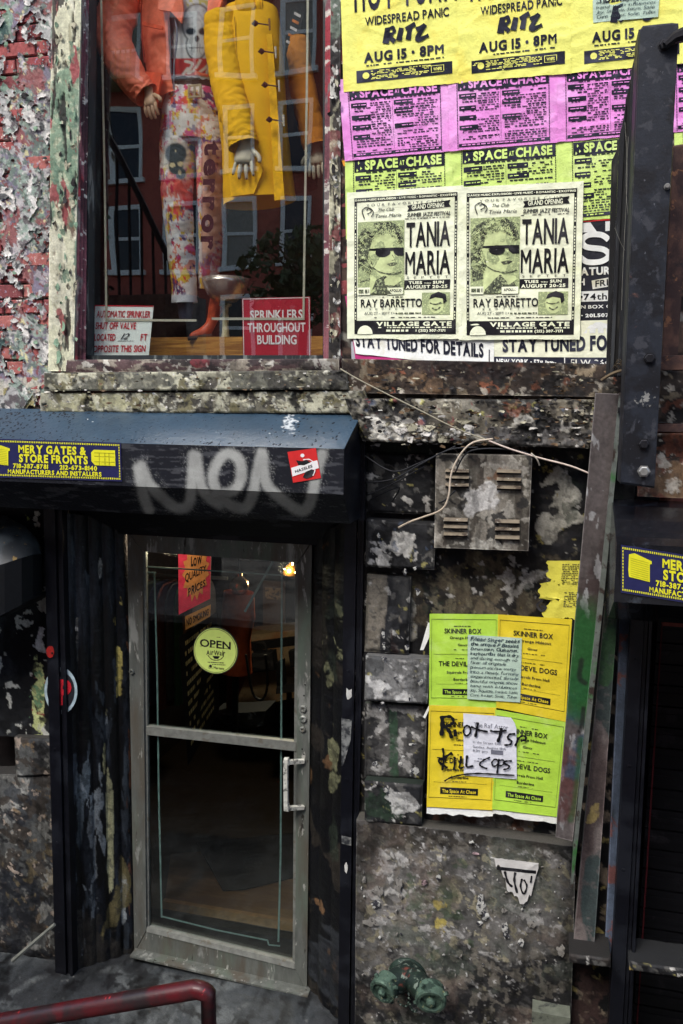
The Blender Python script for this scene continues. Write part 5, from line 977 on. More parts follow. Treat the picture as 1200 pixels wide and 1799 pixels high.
# ---- lower flyers
FG = papermat('lime_flyer', S(172, 212, 70), [(S(184, 218, 104), 6, 0.6, 0.08)], bump=0.5); FY = papermat('yellow_flyer', S(218, 196, 44), [(S(228, 206, 80), 6, 0.62, 0.08)], bump=0.5)
def flyer(lab, q, Y, pap, seed, bot=None, white=False):
    cur = (lambda u, v: 0.006*np.clip(v-0.8, 0, 1)*5+0.004*np.clip(0.06-u, 0, 1)*12) if white else (lambda u, v: 0.0035*np.clip(0.05-u, 0, 1)*20)
    if white:
        tw, pw_ = poster('backing_paper', 'torn white paper edge below the '+('yellow' if pap is FY else 'lime')+' lower flyer', 'paper', [q[0], q[1], (q[2][0], q[2][1]+14), (q[3][0], q[3][1]+13)], Y+0.002, PW, seed+5, wr=0.0012, nu=20, nv=20, bot=torn(seed, 0.985, 0.035, 5), curl=cur)
    t, p = poster('flyer', lab, 'flyer', q, Y, pap, seed, 'gig flyers pasted in a block of four', wr=0.0016, nu=20, nv=26, curl=cur)
    for a in ((0.03, 0.055, 0.97, 0.059), (0.03, 0.9, 0.97, 0.904), (0.03, 0.055, 0.033, 0.9), (0.967, 0.055, 0.97, 0.9)): p.rect(*a)
    p.rect(0.06, 0.43, 0.9, 0.433); p.rect(0.1, 0.75, 0.9, 0.752)
    p.small(0.36, 0.125, 0.62, 0.008); p.text('SKINNER BOX', 0.22, 0.205, 0.76, 0.052, 'b'); p.text('Orange Hideout', 0.3, 0.265, 0.74, 0.028, 'b'); p.text('Gimcr', 0.42, 0.34, 0.56, 0.026, 'b'); p.small(0.36, 0.375, 0.66, 0.007); p.small(0.34, 0.47, 0.66, 0.007)
    p.text('THE DEVIL DOGS', 0.14, 0.555, 0.84, 0.052, 'b'); p.text('Squirrels From Hell', 0.26, 0.635, 0.74, 0.028, 'b'); p.text('Borderline', 0.36, 0.71, 0.62, 0.028, 'b'); p.small(0.38, 0.735, 0.6, 0.006)
    p.rect(0.2, 0.80, 0.77, 0.865); p.text('The Space At Chase', 0.23, 0.85, 0.74, 0.034, 'b', 1, 0.0016); p.small(0.33, 0.88, 0.6, 0.006)
    p.ink('print', [KB, pap], t)
flyer('lime green flyer, upper left of the block of four', [(755, 1078), (876, 1079), (873, 1244), (754, 1241)], -0.006, FG, 71)
flyer('golden yellow flyer, upper right of the block of four', [(875, 1079), (1005, 1088), (994, 1268), (872, 1243)], -0.008, FY, 72)
flyer('golden yellow flyer, lower left of the block of four', [(754, 1238), (872, 1243), (866, 1422), (750, 1416)], -0.0085, FY, 73, white=True)
flyer('lime green flyer, lower right of the block of four', [(870, 1246), (995, 1268), (978, 1434), (865, 1420)], -0.0065, FG, 74, white=True)
t, p = poster('paper_note', 'white printed note under the black scrawl in the lower flyers', 'note', [(814, 1253), (907, 1261), (908, 1369), (815, 1362)], -0.0125, papermat('note_white', S(214, 216, 224)), 75, wr=0.0012, nu=10, nv=12, right=lambda v: 1-0.10*np.clip(0.12-v, 0, 1)*8, curl=lambda u, v: 0.01*np.clip(u-0.8+0.15-v, 0, 1))
gi = M('print_grey', S(110, 112, 124))
p.text('The Raf Astor', 0.2, 0.2, 0.85, 0.075, 'r', off=0.001); p.text('in the Street East', 0.18, 0.46, 0.72, 0.04, 'r'); p.text('Sunday, August 18th', 0.18, 0.535, 0.8, 0.04, 'r'); p.text('11:30 pm', 0.18, 0.60, 0.46, 0.04, 'r'); p.rect(0.52, 0.55, 0.75, 0.62, 0); p.small(0.2, 0.7, 0.5, 0.012); p.small(0.2, 0.74, 0.4, 0.012)
p.ink('print', [gi], t)
# the marker scrawl runs over flyers and note
c2 = lambda x, y: (x/1200, y/978)
SC = Poster([(740, 1230), (1010, 1230), (1010, 1450), (740, 1450)], -0.0165, wr=0.0008, seed=3)
St = thing('marker_scrawl', 'black marker scrawl written across the lower flyers and white note', 'graffiti', tuple(P(840, 1380, -0.0165)))
for pts, w in (([(170, 120), (172, 190), (165, 272)], 26), ([(160, 132), (235, 125), (262, 160), (235, 190), (180, 202)], 20), ([(190, 195), (225, 235), (250, 292)], 22), ([(272, 222), (278, 278)], 20),
    ([(352, 200), (342, 240), (362, 272), (392, 255), (398, 220), (378, 195), (352, 200)], 12), ([(455, 168), (448, 220), (436, 282)], 16), ([(400, 202), (460, 225), (535, 242)], 12), ([(552, 232), (600, 240), (682, 232)], 12),
    ([(640, 212), (632, 260), (612, 322)], 18), ([(748, 258), (704, 262), (690, 292), (718, 312), (708, 340), (662, 344)], 12), ([(772, 286), (762, 320), (746, 352)], 13), ([(762, 300), (800, 274), (830, 282), (822, 305), (790, 314)], 13),
    ([(176, 368), (184, 450), (172, 542)], 14), ([(252, 402), (200, 435), (142, 468), (215, 522)], 16), ([(270, 434), (272, 490), (264, 540)], 13), ([(322, 430), (318, 480), (310, 524), (350, 514)], 12), ([(372, 424), (366, 510), (420, 506)], 13),
    ([(552, 440), (500, 462), (470, 492), (488, 512), (530, 528)], 10), ([(590, 452), (566, 480), (578, 508), (606, 500), (616, 468), (590, 452)], 10), ([(622, 452), (614, 510), (606, 566)], 11), ([(614, 468), (650, 460), (666, 480), (640, 504), (612, 502)], 10),
    ([(722, 468), (672, 470), (660, 484), (700, 506), (692, 526), (654, 536)], 11), ([(188, 628), (240, 598), (330, 576), (440, 566), (560, 570), (742, 580)], 10)):
    SC.stroke([c2(*q_) for q_ in pts], w*1.25/1200*SC.w, 0, n=5)
SC.ink('scrawl', [MK], St)
# torn yellow bill and scraps on the basement wall
t, p = poster('torn_poster', 'torn yellow bill remains above the flyers beside the steel plate', 'poster', [(935, 985), (1022, 985), (1015, 1095), (925, 1095)], 0.038, papermat('dull_yellow_paper', S(216, 208, 80)), 81, nu=24, nv=30,
    left=lambda v: np.clip(0.42-0.1*v+0.5*(fbm(v, v*0, 5, 9, 4)-0.5), 0.05, 0.6)-0.25*(v > 0.35)*(v < 0.6)+0.25*np.clip(v-0.7, 0, 1), bot=torn(12, 0.95, 0.1, 6))
for k in range(12): p.small(0.62, 0.05+k*0.028, 0.95, 0.012)
for k in range(9): p.small(0.7, 0.5+k*0.028, 0.95, 0.012)
p.stroke([(0.28, 0.62), (0.18, 0.70), (0.28, 0.80), (0.36, 0.74), (0.26, 0.72)], 0.008); p.ink('print', [KB], t)
decal('torn_poster', [(752, 1094), (756, 1094), (754, 1120), (744, 1142), (738, 1142)], -0.001, PW, None); tag(sc.objects['torn_poster.001'] if 'torn_poster.001' in sc.objects else sc.objects['torn_poster'], 'thin white torn paper edge left of the upper lime flyer', 'paper scrap')
o = decal('paper_edge', [(753, 1240), (757, 1241), (747, 1262), (743, 1260)], -0.001, PW, None); tag(o, 'thin white paper edge left of the lower yellow flyer', 'paper scrap')
t, p = poster('torn_poster', 'torn white scrap with black letters on the plinth', 'paper scrap', [(862, 1502), (946, 1512), (946, 1590), (862, 1585)], -0.032, papermat('dirty_white_paper', S(196, 194, 190)), 83, wr=0.002, nu=26, nv=26,
    bot=lambda u: np.clip(0.20+0.85*np.clip(1-np.abs(u-0.62)*2.3, 0, 1)+0.5*(fbm(u, u*0, 9, 4, 4)-0.5)*2, 0.06, 1), top=lambda u: 0.02+0.05*fbm(u, u*0, 8, 6, 3))
p.rect(0.14, 0.22, 0.95, 0.29); p.stroke([(0.30, 0.30), (0.36, 0.52), (0.46, 0.62)], 0.009); p.stroke([(0.52, 0.3), (0.5, 0.48), (0.56, 0.75)], 0.009); p.stroke([(0.66, 0.42), (0.63, 0.6), (0.70, 0.76), (0.76, 0.58), (0.70, 0.44)], 0.007); p.stroke([(0.86, 0.34), (0.84, 0.5)], 0.006); p.ink('print', [KB], t)
r = random.Random(12); rag = MB()
m_scr = [M('scrap_white', S(170, 170, 164), rough=0.8, spots=[(S(50, 50, 56), 60, 0.52, 0.03)]), M('scrap_grey', S(124, 121, 115), rough=0.8, spots=[(S(60, 58, 56), 50, 0.55, 0.03)]), M('scrap_pink', S(150, 128, 130), rough=0.8, spots=[(S(70, 60, 60), 50, 0.55, 0.03)])]
SCR = [(664, 1565, 18, 14), (700, 1555, 10, 22), (745, 1550, 11, 9), (770, 1542, 7, 9), (652, 1620, 20, 12), (660, 1590, 12, 10), (845, 1590, 12, 22), (852, 1610, 10, 14), (888, 1635, 9, 18), (935, 1625, 12, 8), (915, 1655, 9, 11), (843, 1622, 8, 6), (885, 1600, 10, 7), (835, 1500, 10, 4), (848, 1525, 5, 12), (985, 1670, 14, 14), (830, 1480, 8, 4), (640, 1545, 6, 12), (826, 1640, 6, 5), (705, 1575, 6, 9)]
def ragged(mb, cx, cy, rx, ry, Y, m, n=11):
    pts = blobpts(cx, cy, rx, ry, n, 0.42, r.random()); c = P(cx, cy, Y-0.004); V = [P(x, y, Y+r.uniform(-0.003, 0.001)) for x, y in pts]
    mb.add(V+[c], [(i, (i+1) % n, n) for i in range(n)], m)
for (x, y, rx, ry) in SCR: ragged(rag, x, y, rx*0.6, ry*0.7, -0.029, r.randrange(3))
for k in range(60): ragged(rag, r.uniform(635, 990), r.uniform(1510, 1720), r.uniform(0.8, 3), r.uniform(1, 4), -0.026, r.randrange(2), 6)
for k in range(26): ragged(rag, r.uniform(650, 740), r.uniform(930, 1440), r.uniform(2, 6), r.uniform(2, 7), -0.03, 0, 7)
rag.build('paper_remnants', m_scr, pw, kind='stuff')
# peeling flakes standing proud of the window casing, ledges and cornice
fk = MB()
def flake(cx, cy, rx, ry, Y, m):
    n = 6; pts = blobpts(cx, cy, rx, ry, n, 0.6, r.random()); an = r.uniform(0, 6.3); lift = r.uniform(0.004, 0.012)
    V = [P(x, y, Y-0.001-lift*max(0, math.cos(math.atan2(y-cy, x-cx)-an))) for x, y in pts]; fk.add(V+[P(cx, cy, Y-0.003)], [(i, (i+1) % n, n) for i in range(n)], m)
m_fk = [M('flake_cream', S(164, 160, 138), rough=0.85, spots=[(S(90, 84, 72), 60, 0.55, 0.04)]), M('flake_white', S(180, 177, 170), rough=0.85, spots=[(S(90, 88, 84), 60, 0.57, 0.04)]), M('flake_green', S(120, 146, 122), rough=0.8), M('flake_dark', S(40, 38, 38), rough=0.8), M('flake_brown', S(96, 78, 58), rough=0.8)]
for k in range(70): flake(r.uniform(95, 140), r.uniform(0, 640), r.uniform(1.5, 4), r.uniform(3, 10), -0.028, r.choice((0, 0, 2, 3)))
for k in range(30): flake(r.uniform(0, 98), r.uniform(0, 700), r.uniform(2, 6), r.uniform(2, 5), -0.012, r.choice((0, 1, 2, 3, 1)))
for k in range(170): flake(r.uniform(80, 630), r.uniform(655, 718), r.uniform(1.5, 5), r.uniform(0.8, 2), -0.068, r.choice((0, 1, 3, 4, 0)))
for k in range(300): flake(r.uniform(645, 1085), r.uniform(700, 785), r.uniform(2, 8), r.uniform(0.8, 3), -0.086, r.choice((0, 1, 3, 3, 4, 4, 3)))
for k in range(80): flake(r.uniform(645, 1085), r.uniform(645, 695), r.uniform(2, 8), r.uniform(0.8, 2.5), -0.04, r.choice((3, 3, 4, 4, 0)))
for k in range(14): flake(r.uniform(670, 830), r.uniform(738, 774), r.uniform(7, 15), r.uniform(4, 8), -0.09, r.choice((0, 1)))
for k in range(40): flake(r.uniform(580, 598), r.uniform(100, 640), r.uniform(1.5, 4), r.uniform(3, 8), -0.02, r.choice((0, 1, 3)))
fk.build('paint_flakes', m_fk, bw, kind='stuff')
# ================================================================== inside the shop window
def vcol(name, rough=0.6, **kw): return M(name, attr=True, rough=rough, **kw)
def loft(name, path, ra, rb, mat, parent, colfn=None, n=72, m=90, arc=None, wr=0.004, ws=14, seed=0, flute=0.0, base=(0.5, 0.5, 0.5), closed_ends=False, crease=0.0, thick=True):
    """soft tube: path points, half widths ra (sideways) and rb (front to back); angle 0 faces the street"""
    pth = np.array(smoothpath(path, 8)); k = len(pth); tt = np.linspace(0, k-1, m)
    def ip(a): a = np.array(a, float); return np.interp(tt, np.linspace(0, k-1, len(a)), a)
    C = np.stack([np.interp(tt, np.arange(k), pth[:, i]) for i in range(3)], 1); A = ip(ra); Bv = ip(rb)
    T = np.gradient(C, axis=0); T /= np.linalg.norm(T, axis=1)[:, None]
    side = np.cross(T, [0, 1., 0]); side /= np.linalg.norm(side, axis=1)[:, None]; side *= np.sign(side[:, :1]+1e-9)
    fr = np.cross(side, T); fr *= -np.sign(fr[:, 1:2])
    a0, a1 = arc if arc else (-math.pi, math.pi); th = np.linspace(a0, a1, n+1)
    S_, TH = np.meshgrid(np.linspace(0, 1, m), th, indexing='ij')
    W = C[:, None]+side[:, None]*(A[:, None]*np.sin(th)[None])[..., None]+fr[:, None]*(Bv[:, None]*np.cos(th)[None])[..., None]
    X = W[..., 0]; Z = W[..., 2]; L_ = np.cumsum(np.r_[0, np.linalg.norm(np.diff(C, axis=0), axis=1)])[:, None]*np.ones_like(TH)
    d = (fbm(X*1.0+seed, Z*1.3, ws, seed, 4)-0.5)*2*wr
    if crease: d = d+crease*(np.abs(np.sin(L_*55+3*fbm(X, Z, 8, seed+4, 3)*6+TH*1.2))-0.5)*fbm(X, Z, 5, seed+9, 2)
    nr = side[:, None]*np.sin(th)[None, :, None]+fr[:, None]*np.cos(th)[None, :, None]; W = W+nr*d[..., None]
    px, py = proj(W)
    col = colfn(px, py, X, Z, S_, TH) if colfn else np.ones(W.shape)*np.array(base)
    idx = np.arange(m*(n+1)).reshape(m, n+1); F_ = np.stack([idx[:-1, :-1], idx[1:, :-1], idx[1:, 1:], idx[:-1, 1:]], -1).reshape(-1, 4)
    return mk(name, W.reshape(-1, 3), F_, mat, parent, cols=col.reshape(-1, 3), smooth=True)
def flatcol(c, var=0.12, seed=0):
    def g(px, py, X, Z, s, t): return np.ones(X.shape+(3,))*np.array(c)*(1+(fbm(X, Z, 12, seed, 4)-0.5)*2*var)[..., None]
    return g
def Q(x, y, Y): return P(x, y, Y)
def hand(name, mat, parent, wrist, elbowdir, L=0.17, w=0.075, spread=0.25, curl=0.35, nails=None, side=1):
    """one continuous hand: palm and five separate tapering fingers; points along elbowdir"""
    d = np.array(elbowdir, float); d /= np.linalg.norm(d); s = np.cross(d, [0, -1., 0]); s /= np.linalg.norm(s); s *= side; f = np.array([0, -1., 0]); f -= d*(f@d); f /= np.linalg.norm(f)
    b = MB(); wv = np.array(wrist, float)
    b.tube([wv-d*0.03, wv, wv+d*L*0.18, wv+d*L*0.38, wv+d*L*0.50], [w*0.34, w*0.33, w*0.46, w*0.52, w*0.44], 12, flat=0.5)
    nb = MB()
    for i, (o, ln, r) in enumerate(((-0.40, 0.40, 0.0082), (-0.14, 0.48, 0.0088), (0.13, 0.46, 0.0086), (0.38, 0.36, 0.0075))):
        a = (o)*spread*1.4; dd = d*math.cos(a)+s*math.sin(a); st = wv+d*L*0.42+s*o*w
        k1 = st+dd*L*ln*0.45+f*0.004; k2 = k1+(dd-f*curl*0.5)*L*ln*0.33; k3 = k2+(dd-f*curl)*L*ln*0.26
        b.tube(smoothpath([st, k1, k2, k3], 3), [r, r, r*1.05, r*0.95, r*0.95, r, r*0.9, r*0.85, r*0.8, r*0.55], 8)
        if nails is not None: nb.tube([k3-(dd)*0.007+f*r*0.45, k3+(dd)*0.003+f*r*0.45], [r*0.62, r*0.3], 6)
    st = wv+d*L*0.12-s*w*0.40; t1 = st-s*w*0.42+d*L*0.20+f*0.01; t2 = t1-s*w*0.10+d*L*0.17
    b.tube(smoothpath([st, t1, t2], 4), [0.013, 0.012, 0.011, 0.0105, 0.010, 0.0095, 0.009, 0.008, 0.006], 8)
    h = b.build(name, mat, parent, smooth=True)
    if nails is not None: nb.build('nail', nails, h)
    return h
# the display room
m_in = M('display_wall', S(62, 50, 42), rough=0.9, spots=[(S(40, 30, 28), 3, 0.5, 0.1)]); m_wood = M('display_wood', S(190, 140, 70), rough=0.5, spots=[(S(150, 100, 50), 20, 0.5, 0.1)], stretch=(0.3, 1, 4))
zs = P(350, 632, 0.10)[2]; xa = P(100, 600, 0.1)[0]-0.25; xb = P(620, 600, 0.1)[0]+0.2; ztp = P(350, -60, 0)[2]+1.35
b = MB(); b.box(xa, xb, 1.7, 1.75, zs-0.1, ztp); b.box(xa-0.05, xa, 0.12, 1.75, zs-0.1, ztp); b.box(xb, xb+0.05, 0.12, 1.75, zs-0.1, ztp); b.box(xa, xb, 0.12, 1.75, ztp, ztp+0.05); b.box(xa, xb, 0.11, 1.75, zs-0.1, zs-0.02)
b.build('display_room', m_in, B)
zw = P(350, 592, 0.42)[2]
b = MB(); b.box(xa+0.01, xb-0.01, 0.42, 1.68, zs-0.02, zw); b.build('display_platform', m_wood, cas)

# mannequin one: open orange-red jacket, skull shirt, paint splashed jeans
MN = thing('mannequin', 'mannequin in orange red jacket, skull shirt and paint splashed jeans standing in the window', 'mannequin', tuple(P(340, 592, 0.6)))
m_j = vcol('jacket_leather', rough=0.5, var=0.12, vscale=60, bump=0.25); JC = S(248, 132, 100)
def jcol(px, py, X, Z, s, t):
    c = np.ones(X.shape+(3,))*np.array(JC)*(1+(fbm(X, Z, 10, 5, 4)-0.5)*0.5)[..., None]
    return c
loft('jacket_body', [Q(322, -80, 0.48), Q(322, -10, 0.47), Q(322, 70, 0.46), Q(322, 140, 0.45), Q(326, 172, 0.45)], [0.17, 0.205, 0.195, 0.165, 0.165], [0.11, 0.13, 0.125, 0.11, 0.10], m_j, MN, jcol, arc=(-math.pi, -0.08), wr=0.010, ws=11, seed=3, crease=0.006)
loft('jacket_body', [Q(322, -80, 0.48), Q(322, -10, 0.47), Q(322, 70, 0.46), Q(322, 150, 0.45)], [0.17, 0.205, 0.195, 0.165], [0.11, 0.13, 0.125, 0.11], m_j, MN, jcol, arc=(0.62, math.pi), wr=0.008, ws=11, seed=4, crease=0.005)
loft('sleeve', [Q(238, -60, 0.45), Q(212, 10, 0.42), Q(198, 62, 0.38), Q(214, 108, 0.34), Q(238, 145, 0.32), Q(258, 168, 0.31)], [0.085, 0.088, 0.085, 0.078, 0.064, 0.056], [0.08, 0.085, 0.08, 0.07, 0.055, 0.05], m_j, MN, jcol, wr=0.010, ws=16, seed=6, crease=0.014)
b = MB(); b.tube(smoothpath([Q(304, 18, 0.325), Q(311, 60, 0.325), Q(306, 110, 0.325), Q(305, 156, 0.335)], 5), 0.0045, 5); b.build('zip', M('zip_metal', S(150, 150, 165), rough=0.35, metal=0.6), MN)
b = MB(); b.prism([Q(280, -30, 0.33), Q(318, -20, 0.31), Q(322, 20, 0.31), Q(318, 40, 0.31), Q(300, 20, 0.30), Q(278, 16, 0.30)], 0.012); b.prism([Q(368, -30, 0.34), Q(400, -30, 0.33), Q(386, 12, 0.32), Q(366, 46, 0.33), Q(364, 20, 0.33)], 0.012)
b.build('lapel', M('lapel_leather', JC, rough=0.36, bump=0.2, bscale=40), MN)
b = MB(); b.tube(smoothpath([Q(252, -30, 0.30), Q(248, 20, 0.335), Q(250, 70, 0.345), Q(254, 110, 0.35)], 5), 0.003, 5); b.build('seam', M('seam_thread', S(170, 60, 44), rough=0.6), MN)
b = MB(); b.prism([Q(252, 38, 0.318), Q(286, 46, 0.312), Q(285, 52, 0.312), Q(250, 44, 0.318)], 0.01); b.prism([Q(250, 125, 0.325), Q(284, 128, 0.318), Q(272, 200, 0.31), Q(252, 192, 0.31)], 0.012); b.build('pocket_flap', M('flap_leather', S(236, 100, 66), rough=0.35, bump=0.3, bscale=30), MN)
def shirt(px, py, X, Z, s, t):
    c = np.ones(X.shape+(3,))*np.array(S(206, 210, 212))
    def ell(cx, cy, rx, ry, soft=0.08): return sst(1+soft, 1-soft, np.sqrt(((px-cx)/rx)**2+((py-cy)/ry)**2))
    def put(c, m, col): return c*(1-m[..., None])+np.array(col)*m[..., None]
    n = fbm(X, Z, 60, 3, 4)
    c = put(c, sst(0.60, 0.66, fbm(X, Z, 30, 9, 4))*sst(12, 6, np.abs(py-2))*0.8, S(200, 190, 60))
    c = put(c, np.maximum(ell(346, 42, 27, 36), ell(345, 80, 19, 26)), S(40, 46, 54))
    g = np.maximum(ell(346, 42, 24.5, 33), ell(345, 80, 16.5, 23)); c = put(c, g, S(206, 212, 214)); c = put(c, g*sst(0.5, 0.6, n)*0.4, S(120, 130, 136))
    for (x, y, rx, ry) in ((335, 55, 8.5, 6.5), (357, 55, 8.5, 6.5), (346, 68, 4, 6)): c = put(c, ell(x, y, rx, ry, 0.25), S(36, 42, 50))
    c = put(c, sst(0.75, 1.0, np.abs(np.sin(px*0.9)))*ell(345, 84, 12, 9)*0.6, S(70, 76, 82)); c = put(c, sst(1.5, 0.6, np.abs(py-84))*ell(345, 84, 13, 9)*0.7, S(60, 64, 70))
    red = sst(101, 104, py)*sst(135, 131, py); c = put(c, red, S(190, 60, 54))
    for pts in ([(326, 108), (338, 112), (330, 128), (342, 122), (352, 106)], [(346, 130), (362, 118), (370, 106), (362, 132)], [(322, 130), (330, 120)]): c = put(c, sst(3.2, 1.6, seg_d(px, py, pts))*red, S(220, 214, 204))
    return c
loft('shirt', [Q(346, -60, 0.46), Q(346, 40, 0.45), Q(345, 110, 0.45), Q(342, 158, 0.46)], [0.12, 0.125, 0.115, 0.11], [0.10, 0.105, 0.10, 0.09], vcol('shirt_cotton', rough=0.85, var=0.05), MN, shirt, n=140, m=130, wr=0.004, ws=9, seed=7)
b = MB(); b.tube([Q(290, 155, 0.46)+[0, 0, 0], Q(400, 158, 0.46)], 0.001, 4)
bt = MB(); cb = Q(342, 158, 0.47); 
for k in range(24):
    a0_, a1_ = 2*math.pi*k/24, 2*math.pi*(k+1)/24; f_ = lambda a, z: cb+[0.128*math.sin(a), -0.108*math.cos(a), z]
    bt.add([f_(a0_, -0.022), f_(a1_, -0.022), f_(a1_, 0.022), f_(a0_, 0.022)], [(0, 1, 2, 3)])
bt.build('belt', M('belt_leather', S(60, 44, 40), rough=0.5), MN)
b = MB(); c = Q(342, 160, 0.345)
for (x0, x1, z0, z1) in ((-0.032, -0.024, -0.028, 0.028), (0.024, 0.032, -0.028, 0.028), (-0.024, 0.024, 0.020, 0.028), (-0.024, 0.024, -0.028, -0.020), (-0.004, 0.004, -0.02, 0.02)): b.box(c[0]+x0, c[0]+x1, c[1]-0.004, c[1]+0.004, c[2]+z0, c[2]+z1)
b.build('buckle', M('buckle_metal', S(190, 180, 150), rough=0.3, metal=0.7), MN)
def jeans(px, py, X, Z, s, t):
    c = np.ones(X.shape+(3,))*np.array(S(226, 222, 226))
    for i, (cc, sc_, th) in enumerate(((S(150, 140, 160), 20, 0.52), (S(226, 150, 130), 14, 0.56), (S(206, 80, 130), 30, 0.60), (S(196, 40, 80), 40, 0.64), (S(226, 190, 60), 26, 0.60), (S(90, 60, 110), 34, 0.63), (S(230, 226, 220), 30, 0.53), (S(210, 80, 60), 50, 0.66))):
        th2 = th+(0.05*(py > 360) if i in (2, 3) else 0)-(0.05*(py > 360) if i == 4 else 0)
        m = sst(th2-0.01, th2+0.01, fbm(X, Z*0.6, sc_, 200+i*7, 5)); c = c*(1-m[..., None])+np.array(cc)*m[..., None]
    f = 0.8*sst(0.54, 0.57, fbm(X, Z*0.35, 30, 300, 4)+0.10*sst(60, 10, np.abs(py-345)))*sst(40, 20, np.abs(py-345)); c = c*(1-f[..., None])+np.array(S(226, 70, 70))*f[..., None]
    def ell(cx, cy, rx, ry, soft=0.12): return sst(1+soft, 1-soft, np.sqrt(((px-cx)/rx)**2+((py-cy)/ry)**2))
    dk = np.maximum(ell(309, 270, 19, 19), np.maximum(ell(309, 292, 13, 15), ell(318, 305, 9, 10))); ring = ell(309, 274, 26, 30)
    c = c*(1-(ring*0.8)[..., None])+np.array(S(206, 196, 176))*(ring*0.8)[..., None]; c = c*(1-dk[..., None])+np.array(S(34, 38, 42))*dk[..., None]
    for (x, y, rx, ry) in ((303, 290, 5, 4), (317, 288, 5, 4), (316, 303, 3, 4), (308, 265, 1.5, 1.5)): m = ell(x, y, rx, ry); c = c*(1-m[..., None])+np.array(S(216, 200, 150))*m[..., None]
    rl = sst(352, 356, px)*sst(245, 255, py)*0.6; lt = sst(354, 357, px)*sst(392, 388, px)*sst(248, 254, py)*sst(448, 440, py)*sst(0.36, 0.44, fbm(X, Z, 26, 71, 4))*0.85; c = c*(1-rl[..., None])+np.array(S(120, 66, 84))*rl[..., None]; c = c*(1-lt[..., None])+np.array(S(222, 176, 150))*lt[..., None]
    h = sst(517, 519, py); return c*(1-h[..., None])+np.array(S(216, 220, 226))*h[..., None]
m_jn = vcol('painted_denim', rough=0.8, var=0.12, vscale=150)
loft('jeans_hips', [Q(342, 162, 0.47), Q(340, 200, 0.47), Q(338, 252, 0.47)], [0.130, 0.150, 0.145], [0.105, 0.12, 0.11], m_jn, MN, jeans, n=130, m=60, wr=0.004, seed=10)
loft('jeans_leg', [Q(318, 215, 0.46), Q(313, 270, 0.44), Q(311, 340, 0.42), Q(317, 430, 0.44), Q(322, 480, 0.45), Q(325, 532, 0.46)], [0.088, 0.085, 0.072, 0.064, 0.060, 0.060], [0.095, 0.09, 0.08, 0.07, 0.06, 0.06], m_jn, MN, jeans, n=110, m=180, wr=0.007, ws=12, seed=11, crease=0.004)
rleg = [Q(370, 215, 0.47), Q(374, 280, 0.47), Q(374, 360, 0.48), Q(370, 430, 0.50), Q(365, 508, 0.52)]
loft('jeans_leg', rleg, [0.085, 0.080, 0.070, 0.055, 0.042], [0.095, 0.085, 0.075, 0.06, 0.045], m_jn, MN, jeans, n=110, m=180, wr=0.006, ws=12, seed=12, crease=0.004)
# lettering painted down the right leg
LT = Poster([(360, 248), (392, 248), (386, 445), (352, 445)], (0.365, 0.365, 0.405, 0.405), wr=0.0, seed=1)
# text runs downwards: a rotated layout
gs, w = layout('terror', 'h', gap=0.10); k = 0.97/w
for V, T in gs: LT._add(np.stack([0.04+V[:, 1]*1.2, V[:, 0]*k+0.0], 1), T, 0, 0.0)
LT.ink('lettering', [M('purple_paint', S(58, 20, 40), rough=0.7)], MN)
b = MB(); 
loft('sock', [Q(325, 524, 0.46), Q(326, 560, 0.47)], [0.04, 0.03], [0.04, 0.03], vcol('sock_cloth', rough=0.9, var=0.05), MN, flatcol(S(60, 64, 84)), n=16, m=8)
m_hand = M('mannequin_skin', S(190, 160, 130), rough=0.45, var=0.1); m_hand2 = M('mannequin_grey', S(206, 200, 178), rough=0.4, var=0.08); m_nail = M('dark_nail', S(50, 20, 30), rough=0.3)
hand('hand', m_hand, MN, Q(262, 166, 0.30), Q(266, 200, 0.28)-Q(262, 166, 0.30), L=0.12, w=0.062, spread=0.1, curl=0.9)
# boot display: tan boot on the platform, metal bowl on a stand
BT = thing('boot', 'tan orange leather boot standing on the display platform', 'boot', tuple(P(358, 590, 0.5)))
b = MB()
b.tube(smoothpath([Q(384, 524, 0.52), Q(378, 545, 0.52), Q(370, 570, 0.51), Q(358, 584, 0.49), Q(344, 589, 0.46), Q(334, 591, 0.44)], 4), [0.040, 0.039, 0.037, 0.036, 0.034, 0.031, 0.028, 0.026, 0.025, 0.026, 0.027, 0.027, 0.027, 0.026, 0.025, 0.023, 0.021, 0.019, 0.017, 0.013, 0.008], 14)
b.build('upper', M('tan_leather', S(196, 82, 48), rough=0.4, spots=[(S(150, 60, 36), 14, 0.56, 0.06)], bump=0.3), BT, smooth=True)
b = MB(); b.tube([Q(372, 590, 0.47), Q(330, 595, 0.40)], [0.012, 0.010], 6); b.build('sole', M('boot_sole', S(60, 36, 26)), BT)
BO = thing('bowl', 'shiny metal bowl on a pale stand beside the boot', 'bowl', tuple(P(403, 600, 0.62)))
b = MB(); c = Q(396, 492, 0.46); b.lathe(c, [(0.012, -0.105), (0.05, -0.10), (0.085, -0.07), (0.105, -0.02), (0.11, 0.006), (0.104, 0.002), (0.08, -0.06), (0.045, -0.088), (0.0001, -0.09)], 32); b.build('bowl_shell', M('bowl_metal', S(196, 190, 182), rough=0.24, metal=0.75), BO, smooth=True)
b = MB(); b.lathe(c, [(0.03, -0.11), (0.03, -0.118), (0.014, -0.125), (0.016, -0.24), (0.02, -0.26), (0.016, -0.30)], 20); b.build('stand', M('stand_cream', S(190, 180, 140), rough=0.5, spots=[(S(110, 110, 60), 20, 0.55, 0.05)]), BO, smooth=True)
